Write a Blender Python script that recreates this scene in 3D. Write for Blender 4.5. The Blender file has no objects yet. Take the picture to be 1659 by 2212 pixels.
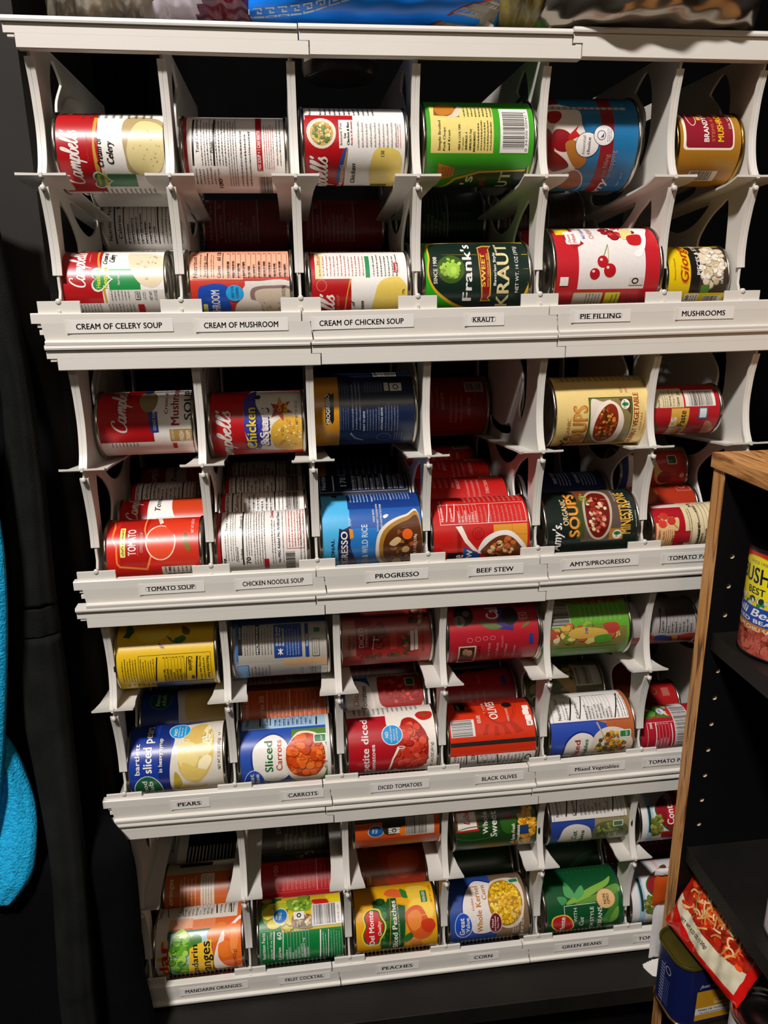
import bpy, bmesh, math, random
from mathutils import Vector, Matrix
from mathutils.geometry import tessellate_polygon

scene = bpy.context.scene
COL = scene.collection
rnd = random.Random(7)

# ------------------------------------------------------------------ camera
def cam_axes(yaw, pitch, roll):
    cy, sy, cp, sp = math.cos(yaw), math.sin(yaw), math.cos(pitch), math.sin(pitch)
    f = Vector((sy * cp, cy * cp, sp)); r = Vector((cy, -sy, 0)); u = r.cross(f)
    cr, sr = math.cos(roll), math.sin(roll)
    return cr * r + sr * u, -sr * r + cr * u, f
CR, CU, CF = cam_axes(.1192, -.2901, -.0138)
cam_data = bpy.data.cameras.new('camera'); cam = bpy.data.objects.new('camera', cam_data); COL.objects.link(cam)
cam.matrix_world = Matrix(((CR.x, CU.x, -CF.x, .2290), (CR.y, CU.y, -CF.y, -.7550), (CR.z, CU.z, -CF.z, .0209), (0, 0, 0, 1)))
cam_data.sensor_fit = 'HORIZONTAL'; cam_data.sensor_width = 36; cam_data.lens = 1650 / 1659 * 36
cam_data.clip_start = .01
scene.camera = cam

# ------------------------------------------------------------------ light and exposure
scene.view_settings.view_transform = 'Standard'; scene.view_settings.look = 'None'
scene.view_settings.gamma = 1; scene.view_settings.use_curve_mapping = False
scene.view_settings.exposure = -0.02
world = bpy.data.worlds.new('world'); scene.world = world; world.use_nodes = True
world.node_tree.nodes['Background'].inputs[0].default_value = (1.0, .82, .62, 1)
world.node_tree.nodes['Background'].inputs[1].default_value = .02
def area(name, loc, target, sx, sy, power, col):
    d = bpy.data.lights.new(name, 'AREA'); d.shape = 'RECTANGLE'; d.size = sx; d.size_y = sy; d.energy = power; d.color = col
    o = bpy.data.objects.new(name, d); COL.objects.link(o); o.location = loc
    o.rotation_euler = (Vector(target) - Vector(loc)).to_track_quat('-Z', 'Y').to_euler(); return o
area('ceiling_light', (-.50, -1.56, 1.98), (.2, .05, -.25), .32, .15, 98, (1, .945, .925))
area('room_light', (.55, -1.9, .9), (.35, 0, -.3), .5, .3, 3.6, (1, .84, .66))

# ------------------------------------------------------------------ materials
def lin(h):
    return [((c / 255) / 12.92 if c / 255 <= .04045 else ((c / 255 + .055) / 1.055) ** 2.4) for c in (int(h[0:2], 16), int(h[2:4], 16), int(h[4:6], 16))]
MATS = {}
def mat(name, hexcol, rough=.5, metal=0, noise=.06, scale=60, bump=0, coat=0, spec=.5, bscale=None):
    if name in MATS: return MATS[name]
    m = bpy.data.materials.new(name); m.use_nodes = True; nt = m.node_tree; b = nt.nodes['Principled BSDF']
    c = lin(hexcol)
    tc = nt.nodes.new('ShaderNodeTexCoord'); n = nt.nodes.new('ShaderNodeTexNoise'); n.inputs['Scale'].default_value = scale; n.inputs['Detail'].default_value = 3
    r = nt.nodes.new('ShaderNodeValToRGB')
    r.color_ramp.elements[0].position = .3; r.color_ramp.elements[1].position = .7
    r.color_ramp.elements[0].color = [x * (1 - noise) for x in c] + [1]; r.color_ramp.elements[1].color = [min(1, x * (1 + noise)) for x in c] + [1]
    nt.links.new(tc.outputs['Object'], n.inputs['Vector']); nt.links.new(n.outputs['Fac'], r.inputs['Fac']); nt.links.new(r.outputs['Color'], b.inputs['Base Color'])
    b.inputs['Roughness'].default_value = rough; b.inputs['Metallic'].default_value = metal
    b.inputs['Coat Weight'].default_value = coat; b.inputs['Coat Roughness'].default_value = .15
    b.inputs['Specular IOR Level'].default_value = spec
    if bump:
        n2 = nt.nodes.new('ShaderNodeTexNoise'); n2.inputs['Scale'].default_value = bscale or scale * 4; n2.inputs['Detail'].default_value = 4
        bp = nt.nodes.new('ShaderNodeBump'); bp.inputs['Strength'].default_value = bump; bp.inputs['Distance'].default_value = .002
        nt.links.new(tc.outputs['Object'], n2.inputs['Vector']); nt.links.new(n2.outputs['Fac'], bp.inputs['Height']); nt.links.new(bp.outputs['Normal'], b.inputs['Normal'])
    MATS[name] = m; return m
def ink(h): return mat('printed_paper_' + h, h, rough=.34, noise=.03, scale=300, spec=.5)
plastic = mat('off_white_plastic', 'DAD6CC', rough=.42, noise=.015, scale=25, bump=.03, bscale=900)
tin = mat('tin_steel', 'B9B4AA', rough=.24, metal=1, noise=.08, scale=40)
gold = mat('gold_lacquer', 'A8843E', rough=.22, metal=1, noise=.08, scale=40)
darklid = mat('dark_lid_steel', '3A3A3C', rough=.32, metal=1, noise=.1, scale=40)
tape = mat('label_tape', 'E6E2DA', rough=.45, noise=.01)
tape_ink = mat('tape_ink', '14110F', rough=.6, noise=.02)
black_board = mat('black_melamine', '15130F', rough=.5, noise=.3, scale=14, bump=.15, bscale=400, spec=.4)
black_panel = mat('black_panel', '060506', rough=.62, noise=.2, scale=20, spec=.2)
wall_m = mat('dark_brown_wall', '1B1610', rough=.8, noise=.12, scale=12, bump=.1)
back_m = mat('black_closet_back', '030303', rough=.95, spec=.05, noise=.2, scale=10)
black_cloth = mat('black_fleece_cloth', '181918', rough=.95, noise=.3, scale=30, bump=.5, bscale=900, spec=.1)
darker_cloth = mat('black_cotton_cloth', '040507', rough=.95, noise=.3, scale=30, bump=.4, bscale=700, spec=.1)
teal_cloth = mat('teal_fleece', '22B0E4', rough=.9, noise=.25, scale=220, bump=1.0, bscale=420, spec=.15)
brown_cloth_m = mat('tan_cloth', '5A4030', rough=.85, noise=.2, scale=60, bump=.3)
def oak_material():
    m = bpy.data.materials.new('oak_veneer'); m.use_nodes = True; nt = m.node_tree; b = nt.nodes['Principled BSDF']
    tc = nt.nodes.new('ShaderNodeTexCoord'); mp = nt.nodes.new('ShaderNodeMapping'); mp.inputs['Scale'].default_value = (55, 55, 4)
    n = nt.nodes.new('ShaderNodeTexNoise'); n.inputs['Scale'].default_value = 3; n.inputs['Detail'].default_value = 8; n.inputs['Distortion'].default_value = 1.2
    r = nt.nodes.new('ShaderNodeValToRGB')
    for p, h in ((.34, '6A4220'), (.44, 'AC743E'), (.54, 'D29A5C'), (.70, 'BC8248')):
        e = r.color_ramp.elements[0] if p == .34 else (r.color_ramp.elements[1] if p == .44 else r.color_ramp.elements.new(p))
        e.position = p; e.color = lin(h) + [1]
    nt.links.new(tc.outputs['Object'], mp.inputs['Vector']); nt.links.new(mp.outputs['Vector'], n.inputs['Vector']); nt.links.new(n.outputs['Fac'], r.inputs['Fac']); nt.links.new(r.outputs['Color'], b.inputs['Base Color'])
    bp = nt.nodes.new('ShaderNodeBump'); bp.inputs['Strength'].default_value = .25; bp.inputs['Distance'].default_value = .001
    nt.links.new(n.outputs['Fac'], bp.inputs['Height']); nt.links.new(bp.outputs['Normal'], b.inputs['Normal'])
    b.inputs['Roughness'].default_value = .5; return m, mp
oak, _ = oak_material()
oak_y, _mp = oak_material(); _mp.inputs['Scale'].default_value = (55, 4, 55)

# ------------------------------------------------------------------ object helpers
def link(name, me, parent=None):
    o = bpy.data.objects.new(name, me); COL.objects.link(o)
    if parent is not None: o.parent = parent
    return o
def empty(name, loc, label, cat, group=None):
    o = link(name, None); o.location = loc; o.empty_display_size = .02; o['label'] = label; o['category'] = cat
    if group: o['group'] = group
    return o
def tag(o, label, cat, group=None):
    o['label'] = label; o['category'] = cat
    if group: o['group'] = group
    return o
def structure(o): o['kind'] = 'structure'; return o
class MB:
    def __init__(s): s.v = []; s.f = []; s.m = []; s.mats = []
    def mi(s, m):
        if m not in s.mats: s.mats.append(m)
        return s.mats.index(m)
    def add(s, vs, fs, m):
        k = len(s.v); i = s.mi(m); s.v += [tuple(x) for x in vs]; s.f += [tuple(a + k for a in f) for f in fs]; s.m += [i] * len(fs)
    def box(s, x0, x1, y0, y1, z0, z1, m):
        s.add([(x, y, z) for x in (x0, x1) for y in (y0, y1) for z in (z0, z1)], [(0, 1, 3, 2), (4, 6, 7, 5), (0, 4, 5, 1), (2, 3, 7, 6), (0, 2, 6, 4), (1, 5, 7, 3)], m)
    def prism(s, prof, x0, x1, m, z0=0, z1=0, skew=0):
        """profile in (Y,Z) extruded along X; z0/z1 shift the two ends, skew slants both ends with z"""
        n = len(prof)
        s.add([(x0 + skew * z, y, z + z0) for y, z in prof] + [(x1 + skew * z, y, z + z1) for y, z in prof],
              [tuple(range(n)), tuple(range(2 * n - 1, n - 1, -1))] + [(i, i + n, (i + 1) % n + n, (i + 1) % n) for i in range(n)], m)
    def lathe(s, prof, m, n=48, axis='X', flip=False):
        """profile [(along, radius)]"""
        vs = []; fs = []
        for a, r in prof:
            for k in range(n):
                t = 2 * math.pi * k / n; vs.append((a, r * math.cos(t), r * math.sin(t)))
        for i in range(len(prof) - 1):
            for k in range(n):
                q = (i * n + k, i * n + (k + 1) % n, (i + 1) * n + (k + 1) % n, (i + 1) * n + k); fs.append(q[::-1] if flip else q)
        s.add(vs, fs, m)
    def build(s, name, parent=None, smooth=False, bevel=0, autosmooth=None):
        me = bpy.data.meshes.new(name); me.from_pydata(s.v, [], s.f)
        for m in s.mats: me.materials.append(m)
        me.polygons.foreach_set('material_index', s.m)
        bm = bmesh.new(); bm.from_mesh(me); bmesh.ops.recalc_face_normals(bm, faces=bm.faces)
        if bevel:
            bmesh.ops.bevel(bm, geom=[e for e in bm.edges if len(e.link_faces) == 2 and e.calc_face_angle(0) > .6], offset=bevel, segments=2, affect='EDGES', profile=.6)
        if autosmooth is not None:
            for e in bm.edges:
                if len(e.link_faces) == 2 and e.calc_face_angle(0) > autosmooth: e.smooth = False
        bm.to_mesh(me); bm.free()
        if smooth or autosmooth is not None: me.polygons.foreach_set('use_smooth', [True] * len(me.polygons))
        return link(name, me, parent)
def flat_curve(loops, thick, bevel=0, name='tmp'):
    """2D outline with holes -> extruded mesh lying in XY, thickness along Z"""
    cu = bpy.data.curves.new(name, 'CURVE'); cu.dimensions = '2D'; cu.fill_mode = 'BOTH'; cu.extrude = max(0, thick / 2 - bevel); cu.bevel_depth = bevel; cu.bevel_resolution = 1; cu.offset = -bevel
    for L in loops:
        sp = cu.splines.new('POLY'); sp.points.add(len(L) - 1); sp.use_cyclic_u = True
        for p, q in zip(sp.points, L): p.co = (q[0], q[1], 0, 1)
    o = bpy.data.objects.new(name, cu); COL.objects.link(o)
    dg = bpy.context.evaluated_depsgraph_get(); me = bpy.data.meshes.new_from_object(o.evaluated_get(dg))
    bpy.data.objects.remove(o); bpy.data.curves.remove(cu); return me
def spline(P, n=6, closed=True):
    out = []; N = len(P)
    rng = range(N) if closed else range(N - 1)
    for i in rng:
        g = (lambda j: P[j % N]) if closed else (lambda j: P[min(max(j, 0), N - 1)])
        p0, p1, p2, p3 = g(i - 1), g(i), g(i + 1), g(i + 2)
        for k in range(n):
            t = k / n; t2 = t * t; t3 = t2 * t
            out.append(tuple(.5 * (2 * b + (c - a) * t + (2 * a - 5 * b + 4 * c - d) * t2 + (-a + 3 * b - 3 * c + d) * t3) for a, b, c, d in zip(p0, p1, p2, p3)))
    if not closed: out.append(tuple(P[-1]))
    return out

# ------------------------------------------------------------------ lettering: every glyph triangulated once
CH = [chr(c) for c in range(33, 127)]
GL = {}
def make_glyphs():
    tmp = []
    for style, off in (('n', 0.0), ('b', .010)):
        for c in CH + [' ']:
            for suffix in ('', '|'):
                if c == ' ' and suffix == '': continue
                cu = bpy.data.curves.new('g', 'FONT'); cu.body = ('|' + c + suffix) if suffix else c; cu.resolution_u = 3; cu.offset = 0; cu.fill_mode = 'FRONT'
                o = bpy.data.objects.new('g', cu); COL.objects.link(o); tmp.append((style, c, suffix, o))
    dg = bpy.context.evaluated_depsgraph_get(); dg.update()
    for style, c, suffix, o in tmp:
        me = o.evaluated_get(dg).to_mesh(); me.calc_loop_triangles()
        if suffix:
            xs = [v.co.x for v in me.vertices]; adv = max(xs) - min(xs)
            GL[(style, c, 'a')] = adv
        else:
            vs = [(v.co.x, v.co.y) for v in me.vertices]; GL[(style, c)] = [[vs[i] for i in t.vertices] for t in me.loop_triangles]
        o.evaluated_get(dg).to_mesh_clear()
    for _, _, _, o in tmp:
        cu = o.data; bpy.data.objects.remove(o); bpy.data.curves.remove(cu)
    bar = None
    for style in 'nb':       # '|' advance from '|' + '|' + '|'
        adv_bar3 = GL[(style, '|', 'a')]; w = min(v[0] for t in GL[(style, '|')] for v in t); w2 = max(v[0] for t in GL[(style, '|')] for v in t)
        a = (adv_bar3 - (w2 - w) * (1 if style == 'n' else 1)) / 2
        for c in CH + [' ']: GL[(style, c, 'adv')] = max(.05, GL[(style, c, 'a')] - (w2 - w) - a) if c != '|' else a
make_glyphs()
CAP = max(v[1] for t in GL[('n', 'H')] for v in t)
def text_tris(s, style):
    """triangles in a box: width W, cap height 1"""
    sh = .28 if style == 'i' else 0; st = 'n' if style == 'n' else 'b'
    x = 0; out = []
    for c in s:
        if c != ' ':
            for t in GL.get((st, c), []):
                for ox, oy in (((0, 0),) if st == 'n' else ((-.026, -.008), (.026, .008), (0, .012), (0, -.010))): out.append([((px + ox + x) / CAP + sh * (py + oy) / CAP, (py + oy) / CAP) for px, py in t])
        x += GL.get((st, c, 'adv'), .4) + (.02 if st == 'b' else 0)
    if not out: return [], 1
    x0 = min(p[0] for t in out for p in t); x1 = max(p[0] for t in out for p in t)
    return [[(p[0] - x0, p[1]) for p in t] for t in out], x1 - x0
SCRIPT = [[(1.15,1.5),(1.2,1.8),(.95,1.98),(.55,1.85),(.2,1.35),(.08,.75),(.25,.15),(.7,0),(1.1,.25),(1.3,.5)],
 [(1.95,.85),(1.6,1.0),(1.35,.65),(1.38,.2),(1.6,0),(1.9,.4),(2.02,.98),(1.97,.25),(2.12,0),(2.4,.5),(2.55,1.0),(2.5,0)],[(2.52,.3),(2.85,.98),(2.97,.85),(2.93,0)],[(2.95,.3),(3.25,.98),(3.4,.85),(3.35,.15),(3.5,0),(3.7,.4)],
 [(3.7,.4),(3.87,1.05),(3.7,-.85)],[(3.8,.3),(4.1,.98),(4.35,.75),(4.28,.2),(4.05,0),(3.85,.15)],[(4.4,.3),(4.75,.9),(4.98,1.6),(4.92,2.0),(4.72,1.85),(4.62,1.0),(4.62,.2),(4.85,0),(5.1,.3),(5.12,.75),(5.0,.85),(5.35,.55)],
 [(5.3,.4),(5.7,.7),(5.68,1.0),(5.42,.85),(5.38,.25),(5.62,0),(5.95,.35)],[(5.95,.35),(6.35,1.4),(6.38,1.95),(6.2,1.9),(6.08,1.0),(6.12,.15),(6.3,0),(6.55,.35)],[(6.55,.35),(6.95,1.4),(6.98,1.95),(6.8,1.9),(6.68,1.0),(6.72,.15),(6.9,0),(7.1,.3)],
 [(7.45,2.05),(7.32,1.6)],[(7.1,.3),(7.5,1.05),(7.5,.7),(7.72,.3),(7.5,0),(7.2,.12)]]
def script_tris():
    out = []
    for st in SCRIPT:
        P = spline([(x + .25 * y, y) for x, y in st], 4, False); n = len(P)
        L = []; Rr = []
        for i, p in enumerate(P):
            a = P[max(i - 1, 0)]; b = P[min(i + 1, n - 1)]; dx, dy = b[0] - a[0], b[1] - a[1]; l = math.hypot(dx, dy) or 1
            w = .075 + .10 * abs(dy / l) * (.4 + .6 * math.sin(math.pi * i / (n - 1)))
            L.append((p[0] - dy / l * w * .8, p[1] + dx / l * w * .8)); Rr.append((p[0] + dy / l * w * .8, p[1] - dx / l * w * .8))
        for i in range(n - 1): out.append([L[i], Rr[i], Rr[i + 1]]); out.append([L[i], Rr[i + 1], L[i + 1]])
    return [[((x) / 8.2, (y + .9) / 3.0) for x, y in t] for t in out]
SCR = script_tris()

# ------------------------------------------------------------------ flat print -> (u, s) polygons in mm -> any surface
def art(els, L, Rm, flip, seed):
    """u runs along the can from its left end, s round it (up); returns [(polygon, colour, layer)]"""
    r = random.Random(seed); out = []; lay = 0
    def quad(u0, s0, u1, s1, c): out.append(([(u0, s0), (u1, s0), (u1, s1), (u0, s1)], c, lay))
    def line(u0, s0, u1, s1, w, c):
        dx, dy = u1 - u0, s1 - s0; l = math.hypot(dx, dy) or 1; nx, ny = -dy / l * w / 2, dx / l * w / 2
        out.append(([(u0 + nx, s0 + ny), (u0 - nx, s0 - ny), (u1 - nx, s1 - ny), (u1 + nx, s1 + ny)], c, lay))
    def ell(u, s, a, b, c, n=22, rot=0):
        co, si = math.cos(rot), math.sin(rot)
        out.append(([(u + a * math.cos(t) * co - b * math.sin(t) * si, s + a * math.cos(t) * si + b * math.sin(t) * co) for t in (2 * math.pi * k / n for k in range(n))], c, lay))
    def poly(P, c):
        for t in tessellate_polygon([[Vector((x, y, 0)) for x, y in P]]): out.append(([P[i] if isinstance(i, int) else i for i in t], c, lay))
    for e in els:
        k = e[0]; lay += 1
        if k == 'B': quad(*e[1:6])
        elif k in 'PS':
            P = list(zip(e[1][0::2], e[1][1::2])); poly(spline(P, 5) if k == 'S' else P, e[2])
        elif k == 'E': ell(*e[1:6])
        elif k == 'O':
            u, s, a, b, c, w = e[1:7]; n = 28
            for i in range(n):
                t0, t1 = 2 * math.pi * i / n, 2 * math.pi * (i + 1) / n
                out.append(([(u + a * math.cos(t0), s + b * math.sin(t0)), (u + a * math.cos(t1), s + b * math.sin(t1)), (u + (a - w) * math.cos(t1), s + (b - w) * math.sin(t1)), (u + (a - w) * math.cos(t0), s + (b - w) * math.sin(t0))], c, lay))
        elif k == 'Q':
            u0, s0, u1, s1, c, w = e[1:7]; quad(u0, s0, u0 + w, s1, c); quad(u1 - w, s0, u1, s1, c); quad(u0, s0, u1, s0 + w, c); quad(u0, s1 - w, u1, s1, c)
        elif k == 'R':
            u0, s0, u1, s1, c, q = e[1:7]; q = min(q, abs(u1 - u0) / 2, abs(s1 - s0) / 2); P = []
            for cu, cs, a0 in ((u1 - q, s1 - q, 0), (u0 + q, s1 - q, 90), (u0 + q, s0 + q, 180), (u1 - q, s0 + q, 270)):
                for j in range(5): t = math.radians(a0 + j * 22.5); P.append((cu + q * math.cos(t), cs + q * math.sin(t)))
            out.append((P, c, lay))
        elif k in ('T', 'TR'):
            _, s_, u0, s0, u1, s1, c, st = e; tr, W = text_tris(s_, st)
            asc = max([p[1] for t in tr for p in t] + [1]); asc = min(asc, 1.05)
            for t in tr:
                if k == 'T': out.append(([(u1 - (y / asc) * (u1 - u0), s0 + x / W * (s1 - s0)) for x, y in t], c, lay))
                else: out.append(([(u0 + (y / asc) * (u1 - u0), s1 - x / W * (s1 - s0)) for x, y in t], c, lay))
        elif k == 'K':
            _, u0, s0, u1, s1, c = e
            for t in SCR: out.append(([(u1 + (u1 - u0) * .35 - y * (u1 - u0) * 1.35, s0 + x * (s1 - s0)) for x, y in t], c, lay))
        elif k == 'M':
            _, u0, s0, u1, s1, n, c = e; p = (u1 - u0) / n
            for i in range(n):
                s = s0 + r.uniform(0, .5); end = s1 - r.uniform(0, .12) * (s1 - s0)
                while s < end:
                    w = r.uniform(.7, 2.8); 
                    if s + w > end: w = end - s
                    q = s
                    while q < s + w - .15:        # letters of one word
                        lw = r.uniform(.22, .42); h = r.choice((.30, .30, .44)); quad(u0 + i * p + p * (.62 - h), q, u0 + i * p + p * .62, min(q + lw, s + w), c); q += lw + .16
                    s += w + .55
        elif k == 'G':
            _, u0, s0, u1, s1, n, c = e; p = (u1 - u0) / n
            for i in range(n):
                a = u0 + i * p; quad(a + p * .86, s0, a + p * .93, s1, c); s = s0 + .4; w = r.uniform(.3, .6) * (s1 - s0)
                while s < s0 + w:
                    q = r.uniform(.25, .45); quad(a + p * .25, s, a + p * (.72 if r.random() < .75 else .55), s + q, c); s += q + (.16 if r.random() < .8 else .6)
                for j in range(r.choice((1, 2, 2))): quad(a + p * .25, s1 - .6 - j * .7, a + p * .72, s1 - .15 - j * .7, c)
        elif k == 'C':
            _, u0, s0, u1, s1, d = e; horiz = d == 'h'
            a, b = (u0, u1) if horiz else (s0, s1); x = a
            while x < b:
                w = r.choice((.33, .33, .66, .99)) * .8
                if horiz: quad(x, s0, min(x + w, b), s1, '15130F')
                else: quad(u0, x, u1, min(x + w, b), '15130F')
                x += w + r.choice((.33, .33, .66, .99)) * .8
        elif k == 'L': line(*e[1:7])
        elif k == 'H':
            _, u0, s0, u1, s1, c, c2 = e
            for sc, cc in ((1, c2), (.84, c)):
                P = []
                for j in range(24):
                    t = 2 * math.pi * j / 24; hx = 16 * math.sin(t) ** 3 / 16; hy = (13 * math.cos(t) - 5 * math.cos(2 * t) - 2 * math.cos(3 * t) - math.cos(4 * t)) / 16
                    P.append(((u0 + u1) / 2 - hy * sc * (u1 - u0) / 2, (s0 + s1) / 2 + hx * sc * (s1 - s0) / 2))
                poly(P, cc); lay += 1
        elif k == 'F':
            _, u0, s0, u1, s1, cols, n, a, b = e; cu, cs, ru, rs = (u0 + u1) / 2, (s0 + s1) / 2, (u1 - u0) / 2, (s1 - s0) / 2; l0 = lay
            for i in range(n):
                t = r.uniform(0, 6.283); q = math.sqrt(r.random()) * .92; 
                z = r.uniform(.75, 1.2); c = r.choice(cols); an = r.uniform(0, 3.14); X, Y = cu + ru * q * math.cos(t), cs + rs * q * math.sin(t); lay = l0 + 2 * (i % 4)
                dk = ''.join('%02X' % int(int(c[j:j + 2], 16) * .62 // 8 * 8) for j in (0, 2, 4)); ell(X + .10 * a, Y - .16 * b, a * z * 1.10, b * z * 1.10, dk, 9, an); lay += 1; ell(X, Y, a * z * .97, b * z * .97, c, 9, an)
            lay = l0 + 8
    return out
def clip(poly, ax, lo, hi):
    for side, v in ((1, lo), (-1, hi)):
        res = []; n = len(poly)
        for i in range(n):
            p, q = poly[i], poly[(i + 1) % n]; dp, dq = (p[ax] - v) * side, (q[ax] - v) * side
            if dp >= 0: res.append(p)
            if (dp > 0 and dq < 0) or (dp < 0 and dq > 0):
                t = dp / (dp - dq); res.append((p[0] + (q[0] - p[0]) * t, p[1] + (q[1] - p[1]) * t))
        poly = res
        if len(poly) < 3: return []
    return poly
STEP = math.radians(4)
def label_mesh(name, els, L, R, base, parent, flip=0, seed=0, umin=1.2):
    """print wrapped on a cylinder of radius R (m), length L (m); canonical can: axis +X from u=0, s=0 faces -Y, s grows to +Z"""
    Lm, Rm = L * 1000, R * 1000; h = STEP * Rm; V = []; Fc = []; Mi = []; NRM = []; mats = []
    def face(p, c, lay):
        m = ink(c)
        if m not in mats: mats.append(m)
        rr = Rm + .05 + .018 * lay; k = len(V)
        for u, s in p:
            t = s / Rm; cn, sn = math.cos(t), math.sin(t)
            V.append((u / 1000 - L / 2, -rr * cn / 1000, rr * sn / 1000)); NRM.append((0, -cn, sn))
        Fc.append(tuple(range(k, k + len(p)))); Mi.append(mats.index(m))
    n = 90
    for i in range(n): face([(umin, i * h), (Lm - umin, i * h), (Lm - umin, (i + 1) * h), (umin, (i + 1) * h)][::1], base, 0)
    lim = math.radians(172) * Rm
    for p, c, lay in art(els, Lm, Rm, flip, seed):
        us = [q[0] for q in p]; ss = [q[1] for q in p]
        if min(us) < umin or max(us) > Lm - umin: p = clip(p, 0, umin, Lm - umin)
        if len(p) < 3: continue
        k0, k1 = math.floor(max(min(ss), -lim) / h), math.floor(min(max(ss), lim) / h)
        if k0 == k1: face(p, c, lay)
        else:
            for k in range(k0, k1 + 1):
                q = clip(p, 1, k * h, (k + 1) * h)
                if len(q) >= 3: face(q, c, lay)
    me = bpy.data.meshes.new(name); me.from_pydata(V, [], Fc)
    for m in mats: me.materials.append(m)
    me.polygons.foreach_set('material_index', Mi); me.polygons.foreach_set('use_smooth', [True] * len(Fc))
    # wind every face outwards
    bm = bmesh.new(); bm.from_mesh(me)
    for f in bm.faces:
        c = f.calc_center_median()
        if f.normal.y * c.y + f.normal.z * c.z < 0: f.normal_flip()
    bm.to_mesh(me); bm.free()
    me.normals_split_custom_set_from_vertices([Vector((0, v.co.y, v.co.z)).normalized() for v in me.vertices])
    return link(name, me, parent)
# ------------------------------------------------------------------ cans
SIZES = {'S': (.101, .0335), 'K': (.111, .0375), 'P': (.1135, .0385), 'F': (.1145, .0435), 'M': (.071, .0335), 'A': (.089, .027)}
CANMESH = {}
def can_parts(kind, metal):
    if (kind, metal) in CANMESH: return CANMESH[(kind, metal)]
    L, R = SIZES[kind]; m = {'tin': tin, 'gold': gold, 'dark': darklid}[metal]; h = L / 2; res = {}
    b = MB(); b.lathe([(-h + .0025, R - .0006)] + [(-h + .0025 + (L - .005) * i / 8, R - .0006) for i in range(1, 9)], m, 56); o = b.build('can_body', smooth=True); res['can_body'] = o.data; bpy.data.objects.remove(o)
    b = MB()
    for sgn in (-1, 1):
        P = [(h - .0042, R - .0008), (h - .0038, R + .0006), (h - .0030, R + .0013), (h - .0012, R + .0014), (h - .0002, R + .0008), (h, R - .0002), (h - .0006, R - .0012), (h - .004, R - .0016)]
        b2 = MB(); b2.lathe([(sgn * a, r) for a, r in P], m, 56); o = b2.build('can_rim', autosmooth=1.2); res['can_rim%d' % sgn] = o.data; bpy.data.objects.remove(o)
        P = [(h - .004, R - .0016), (h - .0048, R - .003), (h - .0040, R - .0055), (h - .0050, R - .0065), (h - .0042, R * .66), (h - .0050, R * .63), (h - .0050, R * .32), (h - .0044, R * .29), (h - .0046, .0003)]
        b2 = MB(); b2.lathe([(sgn * a, r) for a, r in P], m, 56); o = b2.build('can_lid', autosmooth=.9); res['can_lid%d' % sgn] = o.data; bpy.data.objects.remove(o)
    CANMESH[(kind, metal)] = res; return res
def place_can(name, kind, pos, base, metal, desc, els, cat='can', group=None, flip=0, seed=0, spin=0, label_data=None):
    L, R = SIZES[kind]
    root = empty(name, (pos[0], pos[1], pos[2] - R), desc, cat, group)
    for k, me in can_parts(kind, metal).items():
        o = link(k.rstrip('-1'), me, root); o.location = (0, 0, R); o.rotation_euler = (0, 0, 0)
    if label_data is None: o = label_mesh('paper_label', els, L, R, base, root, flip, seed)
    else: o = link('paper_label', label_data, root)
    o.location = (0, 0, R); o.rotation_euler = (-spin, 0, 0)
    return root
CANS = {}
def can(key, name, kind, pos, base, metal, desc, els):
    CANS[key] = place_can(name, kind, pos, base, metal, desc, els, group=None, seed=len(CANS) + 3)
    CANS[key]['_k'] = kind; del CANS[key]['_k']
    SPEC[key] = (name, kind, pos, base, metal, desc)
SPEC = {}
# ================================================================== room
def sbox(name, x0, x1, y0, y1, z0, z1, m, parent=None, bevel=0):
    b = MB(); b.box(x0, x1, y0, y1, z0, z1, m); return b.build(name, parent, bevel=bevel)
structure(sbox('wall_back', -.62, 1.6, .44, .47, -1.55, 1.6, back_m))
structure(sbox('wall_left', -.62, -.0135, .105, .435, -1.5495, 1.6, wall_m))
structure(sbox('wall_right', 1.3, 1.33, -1.0, .44, -1.55, 1.6, back_m))
structure(sbox('floor', -.62, 1.33, -2.4, .47, -1.58, -1.55, back_m))
base = empty('closet_shelf', (.42, .19, -1.55), 'black laminate shelf carrying the white can racks', 'shelf')
def bpart(name, x0, x1, y0, y1, z0, z1, m, bevel=.001):
    o = sbox(name, x0 - .42, x1 - .42, y0 - .19, y1 - .19, z0 + 1.55, z1 + 1.55, m, base, bevel); return o
bpart('shelf_board', -.065, 1.1, -.052, .435, -.853, -.8285, black_board)
bpart('front_panel', -.065, 1.1, -.02, -.003, -1.55, -.8535, black_panel)
bpart('side_panel', -.065, -.047, -.002, .435, -1.55, -.8535, black_panel)
bpart('side_panel', 1.082, 1.1, -.002, .435, -1.55, -.8535, black_panel)

# ================================================================== can racks
PITCH = .26495
BOTTOM = [[(-.0036, -.0012, -.0036), (.2435, -.0036, -.0022), (.4872, -.0020, .0000)],
          [(.0013, -.2646, -.2657), (.2472, -.2652, -.2655), (.4900, -.2650, -.2636)],
          [(.0003, -.5261, -.5276), (.2448, -.5272, -.5290), (.4882, -.5280, -.5255)],
          [(.0010, -.7952, -.7948), (.2467, -.7948, -.7940), (.4912, -.7938, -.7946)]]     # x start, z of the top edge left and right
TOPR = [[(.0060, .2380, .2368), (.2505, .2372, .2380), (.4968, .2400, .2400)],
        [(.0055, -.0290, -.0300), (.2512, -.0296, -.0290), (.4966, -.0286, -.0262)],
        [(.0002, -.2920, -.2935), (.2457, -.2932, -.2938), (.4893, -.2928, -.2906)],
        [(.0008, -.5552, -.5578), (.2467, -.5582, -.5590), (.4930, -.5586, -.5570)]]     # z of the top edge
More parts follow.
